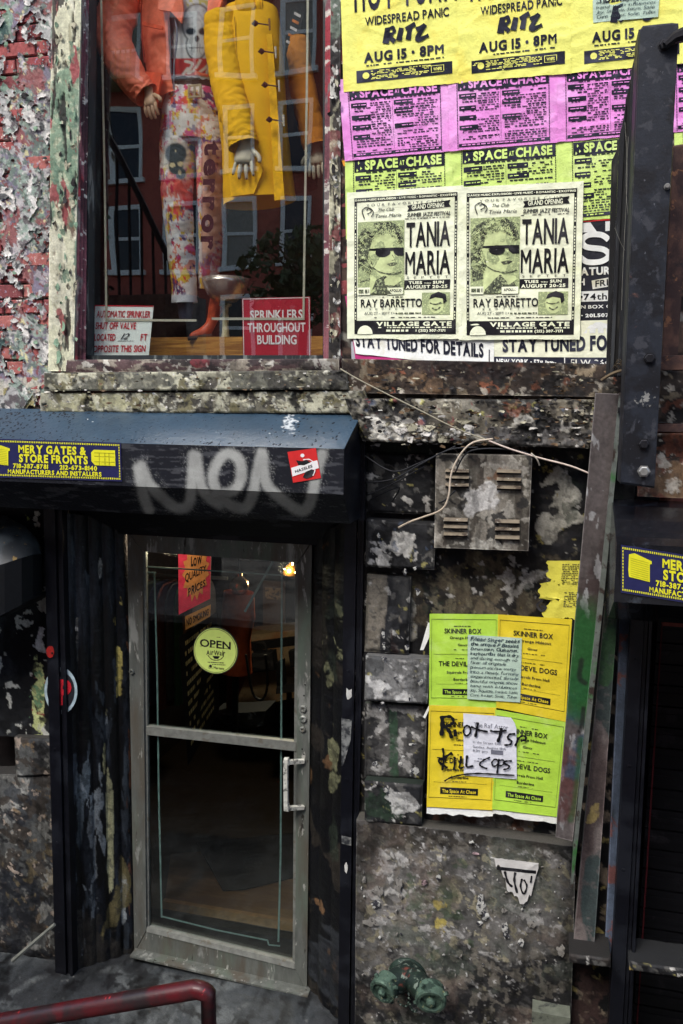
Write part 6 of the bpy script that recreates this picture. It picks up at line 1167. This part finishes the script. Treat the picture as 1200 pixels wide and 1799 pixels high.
# mannequin two: yellow duffle coat
MC = thing('mannequin', 'mannequin in a long yellow duffle coat with dark toggles standing in the window', 'mannequin', tuple(P(450, 592, 0.7)))
m_c = vcol('yellow_wool', rough=0.85, var=0.08, vscale=300, bump=0.15, bscale=400); CC = S(238, 184, 14)
loft('coat_body', [Q(438, 22, 0.42), Q(436, 60, 0.40), Q(440, 150, 0.38), Q(448, 250, 0.37), Q(456, 356, 0.37)], [0.130, 0.152, 0.158, 0.155, 0.168], [0.08, 0.10, 0.11, 0.11, 0.12], m_c, MC, flatcol(CC, 0.08, 2), wr=0.006, ws=6, seed=21, m=120, crease=0.0)
loft('collar', [Q(425, -8, 0.36), Q(432, 14, 0.34), Q(460, 18, 0.36)], [0.03, 0.045, 0.035], [0.03, 0.035, 0.03], m_c, MC, flatcol(CC, 0.08, 3), wr=0.006, n=24, m=30, seed=22)
loft('sleeve', [Q(388, 30, 0.34), Q(390, 90, 0.31), Q(402, 160, 0.27), Q(418, 215, 0.245), Q(428, 256, 0.235)], [0.072, 0.075, 0.072, 0.068, 0.064], [0.06, 0.06, 0.058, 0.055, 0.05], m_c, MC, flatcol(CC, 0.08, 4), wr=0.008, ws=12, seed=23, crease=0.006, m=120)
b = MB(); b.prism([Q(468, 60, 0.30), Q(478, 60, 0.30), Q(500, 350, 0.255), Q(482, 352, 0.25)], 0.01); b.prism([Q(402, 300, 0.26), Q(455, 282, 0.245), Q(462, 300, 0.245), Q(446, 340, 0.24), Q(406, 345, 0.25)], 0.008); b.build('coat_facing', M('yellow_wool_plain', CC, rough=0.85, bump=0.15, bscale=400), MC)
m_tg = M('toggle_wood', S(60, 30, 30), rough=0.5); m_tl = M('toggle_loop', S(150, 110, 60), rough=0.7); m_pw = M('toggle_white', S(206, 200, 180), rough=0.5)
for (x, y) in ((452, 41), (463, 90), (469, 149), (477, 210)):
    b = MB(); b.tube([Q(x-10, y+1, 0.235), Q(x-4, y, 0.233), Q(x+1, y, 0.235)], [0.001, 0.013, 0.006], 8); b.build('toggle', m_tg, MC)
    b = MB(); b.tube([Q(x, y, 0.238), Q(x+20, y+3, 0.25)], 0.003, 5); b.build('toggle_loop', m_tg, MC)
    b = MB(); b.tube([Q(x+21, y-8, 0.25), Q(x+22, y+12, 0.25)], [0.005, 0.004], 6); b.build('toggle_peg', m_pw if y > 60 else m_tl, MC)
hand('hand', m_hand2, MC, Q(430, 256, 0.235), Q(427, 300, 0.225)-Q(430, 256, 0.235), L=0.155, w=0.085, spread=0.42, curl=0.25, nails=m_nail, side=1)
MD = thing('mannequin', 'mannequin arm in a yellow brown sleeve hanging at the right side of the window', 'mannequin', tuple(P(540, 592, 0.9)))
loft('sleeve', [Q(524, 70, 0.62), Q(528, 130, 0.60), Q(540, 195, 0.56), Q(556, 262, 0.52)], [0.05, 0.058, 0.062, 0.055], [0.05, 0.055, 0.06, 0.055], m_c, MD, flatcol(S(190, 120, 30), 0.2, 8), wr=0.008, seed=31, crease=0.006)
loft('torso', [Q(520, -60, 0.85), Q(520, 60, 0.85), Q(525, 200, 0.9), Q(530, 330, 0.9)], [0.10, 0.12, 0.10, 0.08], [0.08, 0.1, 0.09, 0.08], vcol('dark_cloth', rough=0.9), MD, flatcol(S(44, 34, 34), 0.2, 8), wr=0.008, seed=32)
hand('hand', m_hand2, MD, Q(556, 262, 0.52), Q(556, 300, 0.51)-Q(556, 262, 0.52), L=0.145, w=0.07, spread=0.2, curl=0.3, side=-1)
b = MB(); b.tube(smoothpath([Q(412, 30, 0.295), Q(418, 120, 0.275), Q(426, 200, 0.262), Q(436, 250, 0.252)], 5), 0.0018, 4); b.build('seam', M('coat_seam', S(170, 126, 10), rough=0.8), MC)
# clothes on a rail at the back of the shop, barely lit
CR = thing('clothes_rail', 'rail of dark hanging clothes in the dim shop behind the door', 'clothes rail', tuple(P(300, 1260, 1.9)))
b = MB(); b.tube([P(262, 1010, 1.9), P(400, 1016, 1.9)], 0.012, 8); b.build('rail', M('chrome_rail', S(150, 150, 150), rough=0.3, metal=0.9), CR)
for k, cc in enumerate((S(60, 70, 60), S(40, 44, 70), S(80, 40, 34), S(50, 50, 54), S(34, 70, 50), S(90, 70, 50), S(44, 40, 44))):
    x_ = 268+k*15; loft('garment', [Q(x_, 1022, 1.9), Q(x_, 1050, 1.9), Q(x_+2, 1140, 1.9), Q(x_+3, 1215+8*(k % 3), 1.9)], [0.012, 0.028, 0.034, 0.040], [0.10, 0.2, 0.2, 0.2], vcol('hung_cloth', rough=0.85), CR, flatcol(cc, 0.3, k), n=20, m=24, wr=0.012, ws=9, seed=60+k)
HC = thing('handbag', 'black leather bag lying on the dim counter inside the door', 'bag', tuple(P(470, 1165, 2.2)))
b = MB(); b.bev([P(440, 1150, 2.15), P(476, 1148, 2.15), P(480, 1180, 2.15), P(436, 1184, 2.15)], 0.12, 0.02); b.build('bag_body', m_blk, HC); b = MB(); b.tube(smoothpath([P(446, 1150, 2.2), P(450, 1132, 2.2), P(464, 1130, 2.2), P(470, 1149, 2.2)], 4), 0.008, 5); b.build('handle', m_blk, HC)
# striped strap hanging behind
t = thing('strap', 'black and white patterned strap hanging at the upper right inside the window', 'strap', tuple(P(520, 90, 0.6)))
p = Poster([(515, 15), (534, 25), (516, 90), (497, 80)], 0.58, wr=0.0, seed=2); b = MB(); b.prism([x.copy() for x in p.c], 0.006); b.build('band', M('strap_black', S(26, 22, 26)), t)
for k in range(5): p.rect(0.2, 0.06+k*0.19, 0.8, 0.13+k*0.19, k % 2, off=0.002)
p.ink('print', [M('strap_white', S(206, 200, 196)), M('strap_orange', S(190, 110, 40))], t)
# signs on the inside of the pane
def glass_sign(name, label, q, mat, seed): 
    t = thing(name, label, 'sign', tuple((P(*q[2], 0.12)+P(*q[3], 0.12))/2)); p = Poster(q, 0.112, wr=0.0003, seed=seed); b = MB(); b.prism([x.copy() for x in p.c], 0.002); b.build('sign_board', mat, t); return t, p
m_sr = M('sign_red_ink', S(190, 30, 50), rough=0.5)
t, p = glass_sign('sprinkler_sign', 'white tilted sign with red automatic sprinkler lettering at the bottom left of the window', [(167, 536), (270, 537), (261, 626), (158, 627)], M('sign_white', S(226, 236, 232), rough=0.4, var=0.04), 91)
for k, (s_, u0, u1) in enumerate((('AUTOMATIC SPRINKLER', 0.05, 0.965), ('SHUT OFF VALVE', 0.05, 0.74), ('LOCATED', 0.05, 0.41), ('OPPOSITE THIS SIGN', 0.05, 0.94))): p.text(s_, u0, 0.235+k*0.225, u1, 0.135, 'b')
p.text('FT', 0.84, 0.685, 0.95, 0.135, 'b'); p.text('12', 0.50, 0.66, 0.62, 0.12, 'r', 1, shear=0.4); p.rect(0.45, 0.69, 0.72, 0.698, 1)
for a in ((0.0, 0.0, 1.0, 0.022), (0.0, 0.0, 0.012, 1.0)): p.rect(*a)
p.ink('lettering', [m_sr, K], t)
t, p = glass_sign('sprinkler_sign', 'dark red sign with white sprinklers throughout building lettering at the bottom right of the window', [(425, 524), (545, 521), (546, 628), (427, 627)], M('sign_red', S(170, 38, 56), rough=0.4, var=0.06), 92)
p.text('SPRINKLERS', 0.12, 0.36, 0.89, 0.155, 'b'); p.text('THROUGHOUT', 0.08, 0.575, 0.93, 0.155, 'b'); p.text('BUILDING', 0.22, 0.78, 0.80, 0.155, 'b')
for a in ((0.01, 0.01, 0.99, 0.022), (0.01, 0.978, 0.99, 0.99), (0.01, 0.01, 0.02, 0.99), (0.98, 0.01, 0.99, 0.99)): p.rect(*a)
p.ink('lettering', [m_wh], t)

# ================================================================== inside the door
zf = 0.02
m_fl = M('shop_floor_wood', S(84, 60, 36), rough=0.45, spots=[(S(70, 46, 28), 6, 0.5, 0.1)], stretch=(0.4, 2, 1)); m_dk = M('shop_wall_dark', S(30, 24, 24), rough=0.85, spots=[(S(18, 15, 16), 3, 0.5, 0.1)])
XL, XR = P(180, 1300, 0.4)[0]-0.7, P(560, 1300, 0.4)[0]+1.4; ZC = P(400, 950, 0.3)[2]+0.18
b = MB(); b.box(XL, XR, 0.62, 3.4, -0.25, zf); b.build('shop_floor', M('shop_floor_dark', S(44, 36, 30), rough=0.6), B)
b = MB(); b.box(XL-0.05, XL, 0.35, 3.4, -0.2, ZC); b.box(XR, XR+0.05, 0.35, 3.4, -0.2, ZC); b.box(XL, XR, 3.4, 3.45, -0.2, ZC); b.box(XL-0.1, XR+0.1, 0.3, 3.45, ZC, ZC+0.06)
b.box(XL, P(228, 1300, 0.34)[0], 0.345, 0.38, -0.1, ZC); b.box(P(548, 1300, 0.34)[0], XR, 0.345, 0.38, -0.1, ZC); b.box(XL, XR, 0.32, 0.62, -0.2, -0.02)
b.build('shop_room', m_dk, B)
b = MB(); b.prism([P(285, 1583, 0.62), P(520, 1622, 0.62), P(520, 1638, 0.60), P(285, 1596, 0.60)], 0.03); b.build('step_nosing', M('step_wood', S(104, 74, 44), rough=0.5), B)
def floorq(pts, z): return [world_at_floor(x, y, z) for x, y in pts]
b = MB(); q = floorq([(300, 1500), (420, 1490), (530, 1520), (530, 1618), (290, 1580)], zf+0.004); b.add(q, [(0, 1, 2, 3, 4)]); b.build('wood_floor', m_fl, B)
b = MB(); q = floorq([(345, 1480), (540, 1460), (560, 1530), (430, 1562), (392, 1564)], zf+0.012); b.prism(q, (0, 0, -0.006)); tag(b.build('floor_mat', M('mat_black', S(34, 32, 34), rough=0.95, bump=0.5)), 'black rubber mat on the wooden floor inside the door', 'mat')
# signs hanging on a board inside, angled
YI = 0.75
BD = thing('notice_board', 'dark board with faint rows of lettering leaning inside the door', 'board', tuple(P(340, 1330, YI)))
p = Poster([(310, 1118), (352, 1072), (380, 1240), (338, 1330)], (YI, YI+0.25, YI+0.25, YI), wr=0, seed=1)
p = Poster([(314, 1120), (380, 1075), (384, 1250), (330, 1345)], (YI, YI+0.3, YI+0.3, YI), wr=0, seed=1); b = MB(); b.prism([x.copy() for x in p.c], 0.01); b.build('board', M('board_black', S(26, 22, 24)), BD)
for k in range(11): p.small(0.12, 0.06+k*0.08, 0.85, 0.034, off=0.002)
p.ink('lettering', [M('faded_gold', S(206, 176, 120))], BD)
t = thing('sale_sign', 'pink and orange price sign reading low quality prices inside the door', 'sign', tuple(P(340, 1070, YI)))
p = Poster([(313, 955), (371, 955), (369, 1052), (314, 1080)], (YI, YI+0.1, YI+0.1, YI), wr=0, seed=1); b = MB(); b.prism([x.copy() for x in p.c], 0.004); b.build('card', M('hot_pink', S(236, 60, 96), rough=0.6, emit=None), t)
star = []; r = random.Random(2)
for k in range(30): a = 2*math.pi*k/30; rr = 0.50 if k % 2 else 0.38; star.append((0.54+rr*math.cos(a)*0.86, 0.45+rr*math.sin(a)*0.94))
p.poly(star, 0, 0.002); p.text('LOW', 0.38, 0.34, 0.72, 0.14, 'h', 1, 0.004, jit=0.1); p.text('QUALITY', 0.2, 0.56, 0.86, 0.12, 'b', 1, 0.004, jit=0.1, slope=-0.12); p.text('PRICES', 0.3, 0.79, 0.84, 0.13, 'b', 1, 0.004, jit=0.1, slope=-0.12)
p.ink('print', [M('sale_orange', S(230, 150, 90), rough=0.6), KB], t)
t = thing('no_smoking_sign', 'narrow tan no smoking sign below the pink price sign', 'sign', tuple(P(347, 1105, YI)))
p = Poster([(325, 1083), (370, 1062), (369, 1083), (326, 1107)], YI+0.02, wr=0, seed=1); b = MB(); b.prism([x.copy() for x in p.c], 0.004); b.build('card', M('tan_card', S(196, 140, 84), rough=0.6), t); p.text('NO SMOKING', 0.06, 0.78, 0.94, 0.55, 'b', 0, 0.002); p.ink('print', [KB], t)
# round open disc on the glass
t = thing('open_sign', 'round pale green open sign hanging on the door glass', 'sign', tuple(P(379, 1184, YD+0.03)))
OP = Poster([(338, 1100), (420, 1104), (420, 1186), (338, 1182)], YD+0.020, wr=0, seed=1); b = MB(); n = 40; ring = [OP.at(0.5+0.485*math.cos(a), 0.5+0.505*math.sin(a), 0) for a in np.linspace(0, 2*math.pi, n+1)[:-1]]
b.prism([np.array(x).reshape(3) for x in ring], 0.003); b.build('disc', M('open_dark_rim', S(50, 54, 44)), t)
OP.ell(0.5, 0.5, 0.465, 0.485, 1, 0.001, n=40); OP.ell(0.5, 0.5, 0.45, 0.47, 0, 0.0015, n=40); OP.ell(0.5, 0.5, 0.44, 0.46, 1, 0.002, n=40)
OP.text('OPEN', 0.17, 0.415, 0.83, 0.165, 'b', 0, 0.0026, slope=0.06, gap=0.05)
for x in (0.17, 0.37, 0.55, 0.68): OP.rect(x, 0.405+0.06*(x-0.17), x+0.12, 0.416+0.06*(x-0.17), 0, 0.0027)
OP.text('AirWair', 0.31, 0.59, 0.71, 0.11, 'b', 0, 0.0026, jit=0.1); OP.stroke([(0.34, 0.60), (0.42, 0.68), (0.52, 0.70), (0.62, 0.67), (0.68, 0.60)], 0.0035, 0, 0.0026); OP.poly([(0.44, 0.61), (0.60, 0.61), (0.56, 0.67), (0.48, 0.67)], 0, 0.0026)
OP.small(0.34, 0.74, 0.68, 0.02, 0, 0.0026); OP.small(0.4, 0.785, 0.72, 0.016, 0, 0.0026); OP.text('Dr. Martens', 0.36, 0.88, 0.69, 0.055, 'b', 0, 0.0026, slope=0.05); OP.ell(0.40, 0.83, 0.03, 0.03, 0, 0.0026); OP.small(0.42, 0.20, 0.62, 0.012, 0, 0.0026)
OP.ink('print', [KB, M('open_green', S(206, 226, 120), rough=0.5, var=0.05)], t)
# shop interior things
t = thing('dress_form', 'tan leather dress form torso with a hanging bag inside the door', 'dress form', tuple(P(418, 1330, 1.3)))
loft('torso', [Q(420, 1040, 1.3), Q(418, 1085, 1.3), Q(416, 1120, 1.3), Q(414, 1180, 1.3)], [0.09, 0.105, 0.085, 0.10], [0.08, 0.09, 0.08, 0.09], vcol('tan_leather_dark', rough=0.4), t, flatcol(S(170, 78, 44), 0.2, 3), n=32, m=30, seed=40)
b = MB(); b.tube([Q(414, 1175, 1.3), Q(412, 1330, 1.3)], 0.02, 8); b.build('pole', m_blk, t)
b = MB(); b.tube(smoothpath([Q(432, 1150, 1.2), Q(438, 1190, 1.2), Q(446, 1222, 1.2), Q(462, 1228, 1.2), Q(470, 1200, 1.2), Q(466, 1150, 1.2)], 5), 0.008, 5); b.build('bag_strap', m_blk, t)
t = thing('red_curtain', 'dark red cloth strip hanging behind the open sign', 'curtain', tuple(P(402, 1260, 1.5)))
sheet('cloth', [(398, 1170), (440, 1170), (404, 1262), (398, 1262)], 1.5, ridged(layers(S(110, 14, 24), [], seed=3), 3, 0.02), t, GR, cell=0.01)
t = thing('rear_counter', 'pale counter front with a dark shelf rail at the back of the shop', 'counter', tuple(P(470, 1210, 2.6)))
b = MB(); b.prism([P(405, 1120, 2.6), P(535, 1105, 2.6), P(535, 1222, 2.6), P(405, 1250, 2.6)], 0.3); b.build('counter_front', M('counter_tan', S(150, 132, 108), rough=0.7, spots=[(S(150, 110, 80), 3, 0.5, 0.1)]), t)
b = MB(); b.prism([P(415, 1133, 2.3), P(535, 1118, 2.3), P(535, 1132, 2.3), P(415, 1147, 2.3)], 0.05); b.build('shelf_rail', m_blk, t)
t = thing('office_chair', 'small black chair in front of the pale counter at the back of the shop', 'chair', tuple(P(500, 1215, 2.2)))
b = MB(); b.bev([P(484, 1165, 2.2), P(496, 1160, 2.2), P(500, 1208, 2.2), P(486, 1212, 2.2)], 0.06); b.bev([P(506, 1145, 2.2), P(525, 1140, 2.2), P(525, 1172, 2.2), P(510, 1172, 2.2)], 0.06); b.build('backrest', m_blk, t)
b = MB(); b.bev([P(486, 1205, 2.2), P(530, 1200, 2.2), P(532, 1214, 2.1), P(484, 1220, 2.1)], 0.2); b.build('seat', m_blk, t)
b = MB(); b.tube([P(508, 1216, 2.2), P(508, 1260, 2.2)], 0.02, 6); b.build('leg', m_blk, t)
t = thing('framed_picture', 'small framed picture on the dark back wall of the shop', 'picture', tuple(P(482, 1060, 2.9)))
b = MB(); b.prism([P(462, 1020, 2.9), P(500, 1022, 2.9), P(500, 1100, 2.9), P(462, 1098, 2.9)], 0.03); b.build('frame', M('picture_frame', S(80, 56, 40), rough=0.5), t)
b = MB(); b.prism([P(466, 1032, 2.89), P(494, 1034, 2.89), P(494, 1054, 2.89), P(466, 1052, 2.89)], 0.005); b.build('picture', M('picture_print', S(150, 120, 90), spots=[(S(60, 50, 46), 30, 0.55, 0.03)]), t)
t = thing('brass_lamp', 'glowing brass lamp at the top right inside the door', 'lamp', tuple(P(512, 1010, 1.9)))
b = MB(); b.lathe(P(512, 1004, 1.9), [(0.02, -0.03), (0.06, -0.02), (0.05, 0.02), (0.02, 0.05), (0.006, 0.06), (0.006, 0.2)], 16); b.build('shade', M('brass', S(200, 140, 60), rough=0.25, metal=0.9), t, smooth=True)
b = MB(); b.lathe(P(514, 990, 1.85), [(0.0001, -0.014), (0.006, -0.006), (0.008, 0), (0.006, 0.006), (0.0001, 0.014)], 12); b.build('bulb', M('warm_bulb', (1, 0.8, 0.5), emit=((1, 0.66, 0.34), 3)), t)
for (x, y) in ((519, 1006), (500, 1000)):
    b = MB(); b.lathe(P(x, y, 1.85), [(0.0001, -0.006), (0.006, 0), (0.0001, 0.006)], 8); b.build('bulb', MATS['warm_bulb'], t)
t = thing('brass_helmet', 'shiny brass globe ornament hanging inside above the leather torso', 'ornament', tuple(P(420, 1045, 1.35)))
b = MB(); b.lathe(P(420, 1030, 1.3), [(0.0001, -0.06), (0.03, -0.052), (0.052, -0.03), (0.06, 0), (0.052, 0.03), (0.03, 0.052), (0.02, 0.06), (0.02, 0.08)], 20); b.build('globe', MATS['brass'], t, smooth=True)
b = MB(); b.tube([P(420, 1012, 1.3), P(420, 930, 1.3)], 0.006, 5); b.build('cord', m_blk, t)
t = thing('folded_cloth', 'dark patterned cloth pile lying low inside the door', 'cloth', tuple(P(430, 1270, 1.4)))
sheet('cloth_pile', [(372, 1254), (466, 1250), (462, 1276), (410, 1282)], 1.4, layers(S(60, 66, 74), [(S(24, 24, 28), 30, 0.5, {}), (S(130, 140, 150), 40, 0.6, {})], seed=9, rough=0.02, rscale=12), t, GR, cell=0.01, skirt=0.2)
pl_ = bpy.data.lights.new('lamp_light', 'POINT'); pl_.energy = 11; pl_.color = (1, 0.74, 0.5); pl_.shadow_soft_size = 0.05
p2_ = bpy.data.lights.new('lamp_light', 'POINT'); p2_.energy = 2.2; p2_.color = (1, 0.78, 0.55); p2_.shadow_soft_size = 0.05
l2_ = bpy.data.objects.new('lamp_light', p2_); sc.collection.objects.link(l2_); l2_.location = P(300, 962, 0.46)
t = thing('ceiling_lamp', 'small lamp under the ceiling just inside the top left of the door', 'lamp', tuple(P(300, 958, 0.46)))
b = MB(); b.tube([P(268, 948, 0.52), P(330, 956, 0.52)], 0.012, 8); b.build('tube', MATS['warm_bulb'], t)
lo_ = bpy.data.objects.new('lamp_light', pl_); sc.collection.objects.link(lo_); lo_.location = P(500, 1000, 1.8)

# ================================================================== across the street: what the shop window mirrors
OB = thing('opposite_building', 'red brick tenement across the street with pale framed windows, mirrored in the shop window', 'building', (-8, -22, 1.15))
DF = 20.5; c0 = MR(418, 412, DF); YF2 = c0[1]
m_ob = M('tenement_brick', S(176, 92, 74), rough=0.9, spots=[(S(140, 74, 60), 0.8, 0.55, 0.1), (S(190, 120, 96), 20, 0.62, 0.05)])
b = MB(); b.box(-40, 16, YF2-0.6, YF2-0.001, 1.0, 19); b.build('wall', m_ob, OB)
m_frm = M('window_trim_pale', S(240, 238, 222), rough=0.6); m_pn = M('tenement_pane', S(30, 34, 38), rough=0.1); m_bl = M('blind', S(150, 146, 130), rough=0.8)
ww, wh = 1.05, 2.0; dz = (MR(418, 68, DF)[2]-MR(418, 412, DF)[2])/2; dx = abs(MR(520, 412, DF)[0]-c0[0])
protos = {}
for ci in range(-11, 12):
    for ri in range(-1, 6):
        x = c0[0]+ci*dx*1.0; z = c0[2]+ri*dz
        if z-wh/2 < 1.3 or z+wh/2 > 18.5 or x < -38 or x > 14: continue
        def part(nm, mat, boxes, par):
            key = (nm, mat.name)
            if key not in protos:
                bb = MB(); [bb.box(*q_) for q_ in boxes]; o = bb.build(nm, mat, par); protos[key] = (o.data, Vector(o.location)-Vector((x, YF2, z)))
                return o
            me, off = protos[key]; o = bpy.data.objects.new(nm, me); _link(o, Vector((x, YF2, z))+off, par); return o
        f = part('window', m_frm, [(x-ww/2, x+ww/2, YF2, YF2+0.06, z+wh/2-0.13, z+wh/2), (x-ww/2-0.1, x+ww/2+0.1, YF2, YF2+0.14, z-wh/2-0.08, z-wh/2+0.06), (x-ww/2, x-ww/2+0.15, YF2, YF2+0.06, z-wh/2+0.06, z+wh/2-0.13), (x+ww/2-0.1, x+ww/2, YF2, YF2+0.06, z-wh/2+0.06, z+wh/2-0.13), (x-ww/2+0.15, x+ww/2-0.1, YF2, YF2+0.05, z-0.05, z+0.05)], OB)
        part('pane', m_pn if (ci+ri) % 3 else m_bl, [(x-ww/2+0.15, x+ww/2-0.1, YF2, YF2+0.02, z-wh/2+0.06, z-0.05), (x-ww/2+0.15, x+ww/2-0.1, YF2, YF2+0.02, z+0.05, z+wh/2-0.13)], f)
b = MB(); b.box(-40, 16, YF2, YF2+0.35, 18.7, 19.1); b.build('cornice', M('tenement_cornice', S(90, 70, 56)), OB)
# iron fire escape on it
FE = thing('fire_escape', 'pale iron fire escape on the tenement across the street', 'fire escape', tuple(MR(215, 170, DF-1.2)))
m_fe = M('fire_escape_paint', S(150, 140, 90), rough=0.7); YP = YF2+1.0
for ri in (0, 1):
    pz = MR(215, 163, DF)[2]+ri*dz; x0_, x1_ = sorted((MR(120, 163, DF)[0], MR(262, 163, DF)[0]))
    b = MB(); b.box(x0_, x1_, YF2+0.02, YP, pz-0.10, pz); b.build('platform', m_fe, FE)
    b = MB(); b.box(x0_, x1_, YP-0.03, YP, pz+0.85, pz+0.9); k = x0_
    while k < x1_: b.box(k, k+0.025, YP-0.028, YP-0.003, pz, pz+0.85); k += 0.14
    b.build('railing', m_fe, FE)
b = MB(); z1_ = MR(215, 163, DF)[2]; b.tube([(x0_+0.4, YP-0.2, z1_), (x0_+2.2, YP-0.2, z1_+dz)], 0.05, 4); b.tube([(x0_+0.4, YP-0.6, z1_), (x0_+2.2, YP-0.6, z1_+dz)], 0.05, 4)
for k in range(12): t_ = (k+0.5)/12; b.box(x0_+0.4+1.8*t_-0.12, x0_+0.4+1.8*t_+0.12, YP-0.6, YP-0.2, z1_+dz*t_, z1_+dz*t_+0.03)
b.build('stair', m_fe, FE)
# stoop railing behind the camera
SR = thing('stoop_railing', 'black iron stoop railing with a sloping handrail across the pavement', 'railing', tuple(MR(230, 640, 3.4)*[1, 1, 0]+[0, 0, 1.15]))
m_ir = M('wrought_iron', S(22, 24, 26), rough=0.5)
top = [MR(160, 215, 3.4), MR(190, 235, 3.4), MR(300, 455, 3.4)]
b = MB(); b.tube(top, 0.028, 6); b.build('rail_top', m_ir, SR)
for k in range(9):
    xp = 160+k*22; yt = np.interp(xp, [160, 190, 340], [215, 235, 530]); a = MR(xp, yt, 3.4); c = a.copy(); c[2] = 1.16
    b = MB(); b.tube([c, a], 0.014, 5); b.build('baluster', m_ir, SR)
b = MB(); a, c = MR(155, 505, 3.4), MR(345, 520, 3.4); b.box(min(a[0], c[0]), max(a[0], c[0]), a[1]-0.2, a[1]+0.2, 1.15, min(a[2], c[2])); b.build('stoop_block', m_side, SR)
# street tree
TR = thing('street_tree', 'leafy young street tree on the far pavement, mirrored in the window', 'tree', tuple(MR(510, 640, 9)*[1, 1, 0]+[0, 0, 1.0]))
ct = MR(530, 505, 9); b = MB(); b.tube([(ct[0], ct[1], 1.0), (ct[0]+0.05, ct[1], ct[2]), (ct[0], ct[1], ct[2]+0.9)], [0.08, 0.06, 0.02], 8)
for k in range(7): a = k*0.9; b.tube([(ct[0], ct[1], ct[2]-0.3+0.12*k), (ct[0]+0.7*math.cos(a), ct[1]+0.7*math.sin(a), ct[2]+0.2+0.13*k)], [0.025, 0.008], 5)
b.build('trunk', M('bark', S(70, 58, 46), rough=0.9), TR)
r_ = np.random.RandomState(4); N_ = 3800; u = r_.normal(size=(N_, 3)); u /= np.linalg.norm(u, axis=1)[:, None]; rad = r_.rand(N_)**0.5
cl = u*rad[:, None]*[1.0, 0.8, 0.75]; keep = fbm(cl[:, 0]+5, cl[:, 2]+cl[:, 1], 2.5, 3, 3) > 0.46; cl = cl[keep]+[ct[0], ct[1], ct[2]+0.15]
n_ = len(cl); a = r_.normal(size=(n_, 3))*0.045; c_ = r_.normal(size=(n_, 3))*0.045
V = np.concatenate([cl+a, cl+c_, cl-a*0.8, cl-c_*0.7], 0); F_ = np.stack([np.arange(n_), np.arange(n_)+n_, np.arange(n_)+2*n_, np.arange(n_)+3*n_], 1)
mk('crown', V, F_, M('leaf', (0.06, 0.11, 0.035), rough=0.6, var=0.5, vscale=6), TR, kind='stuff')
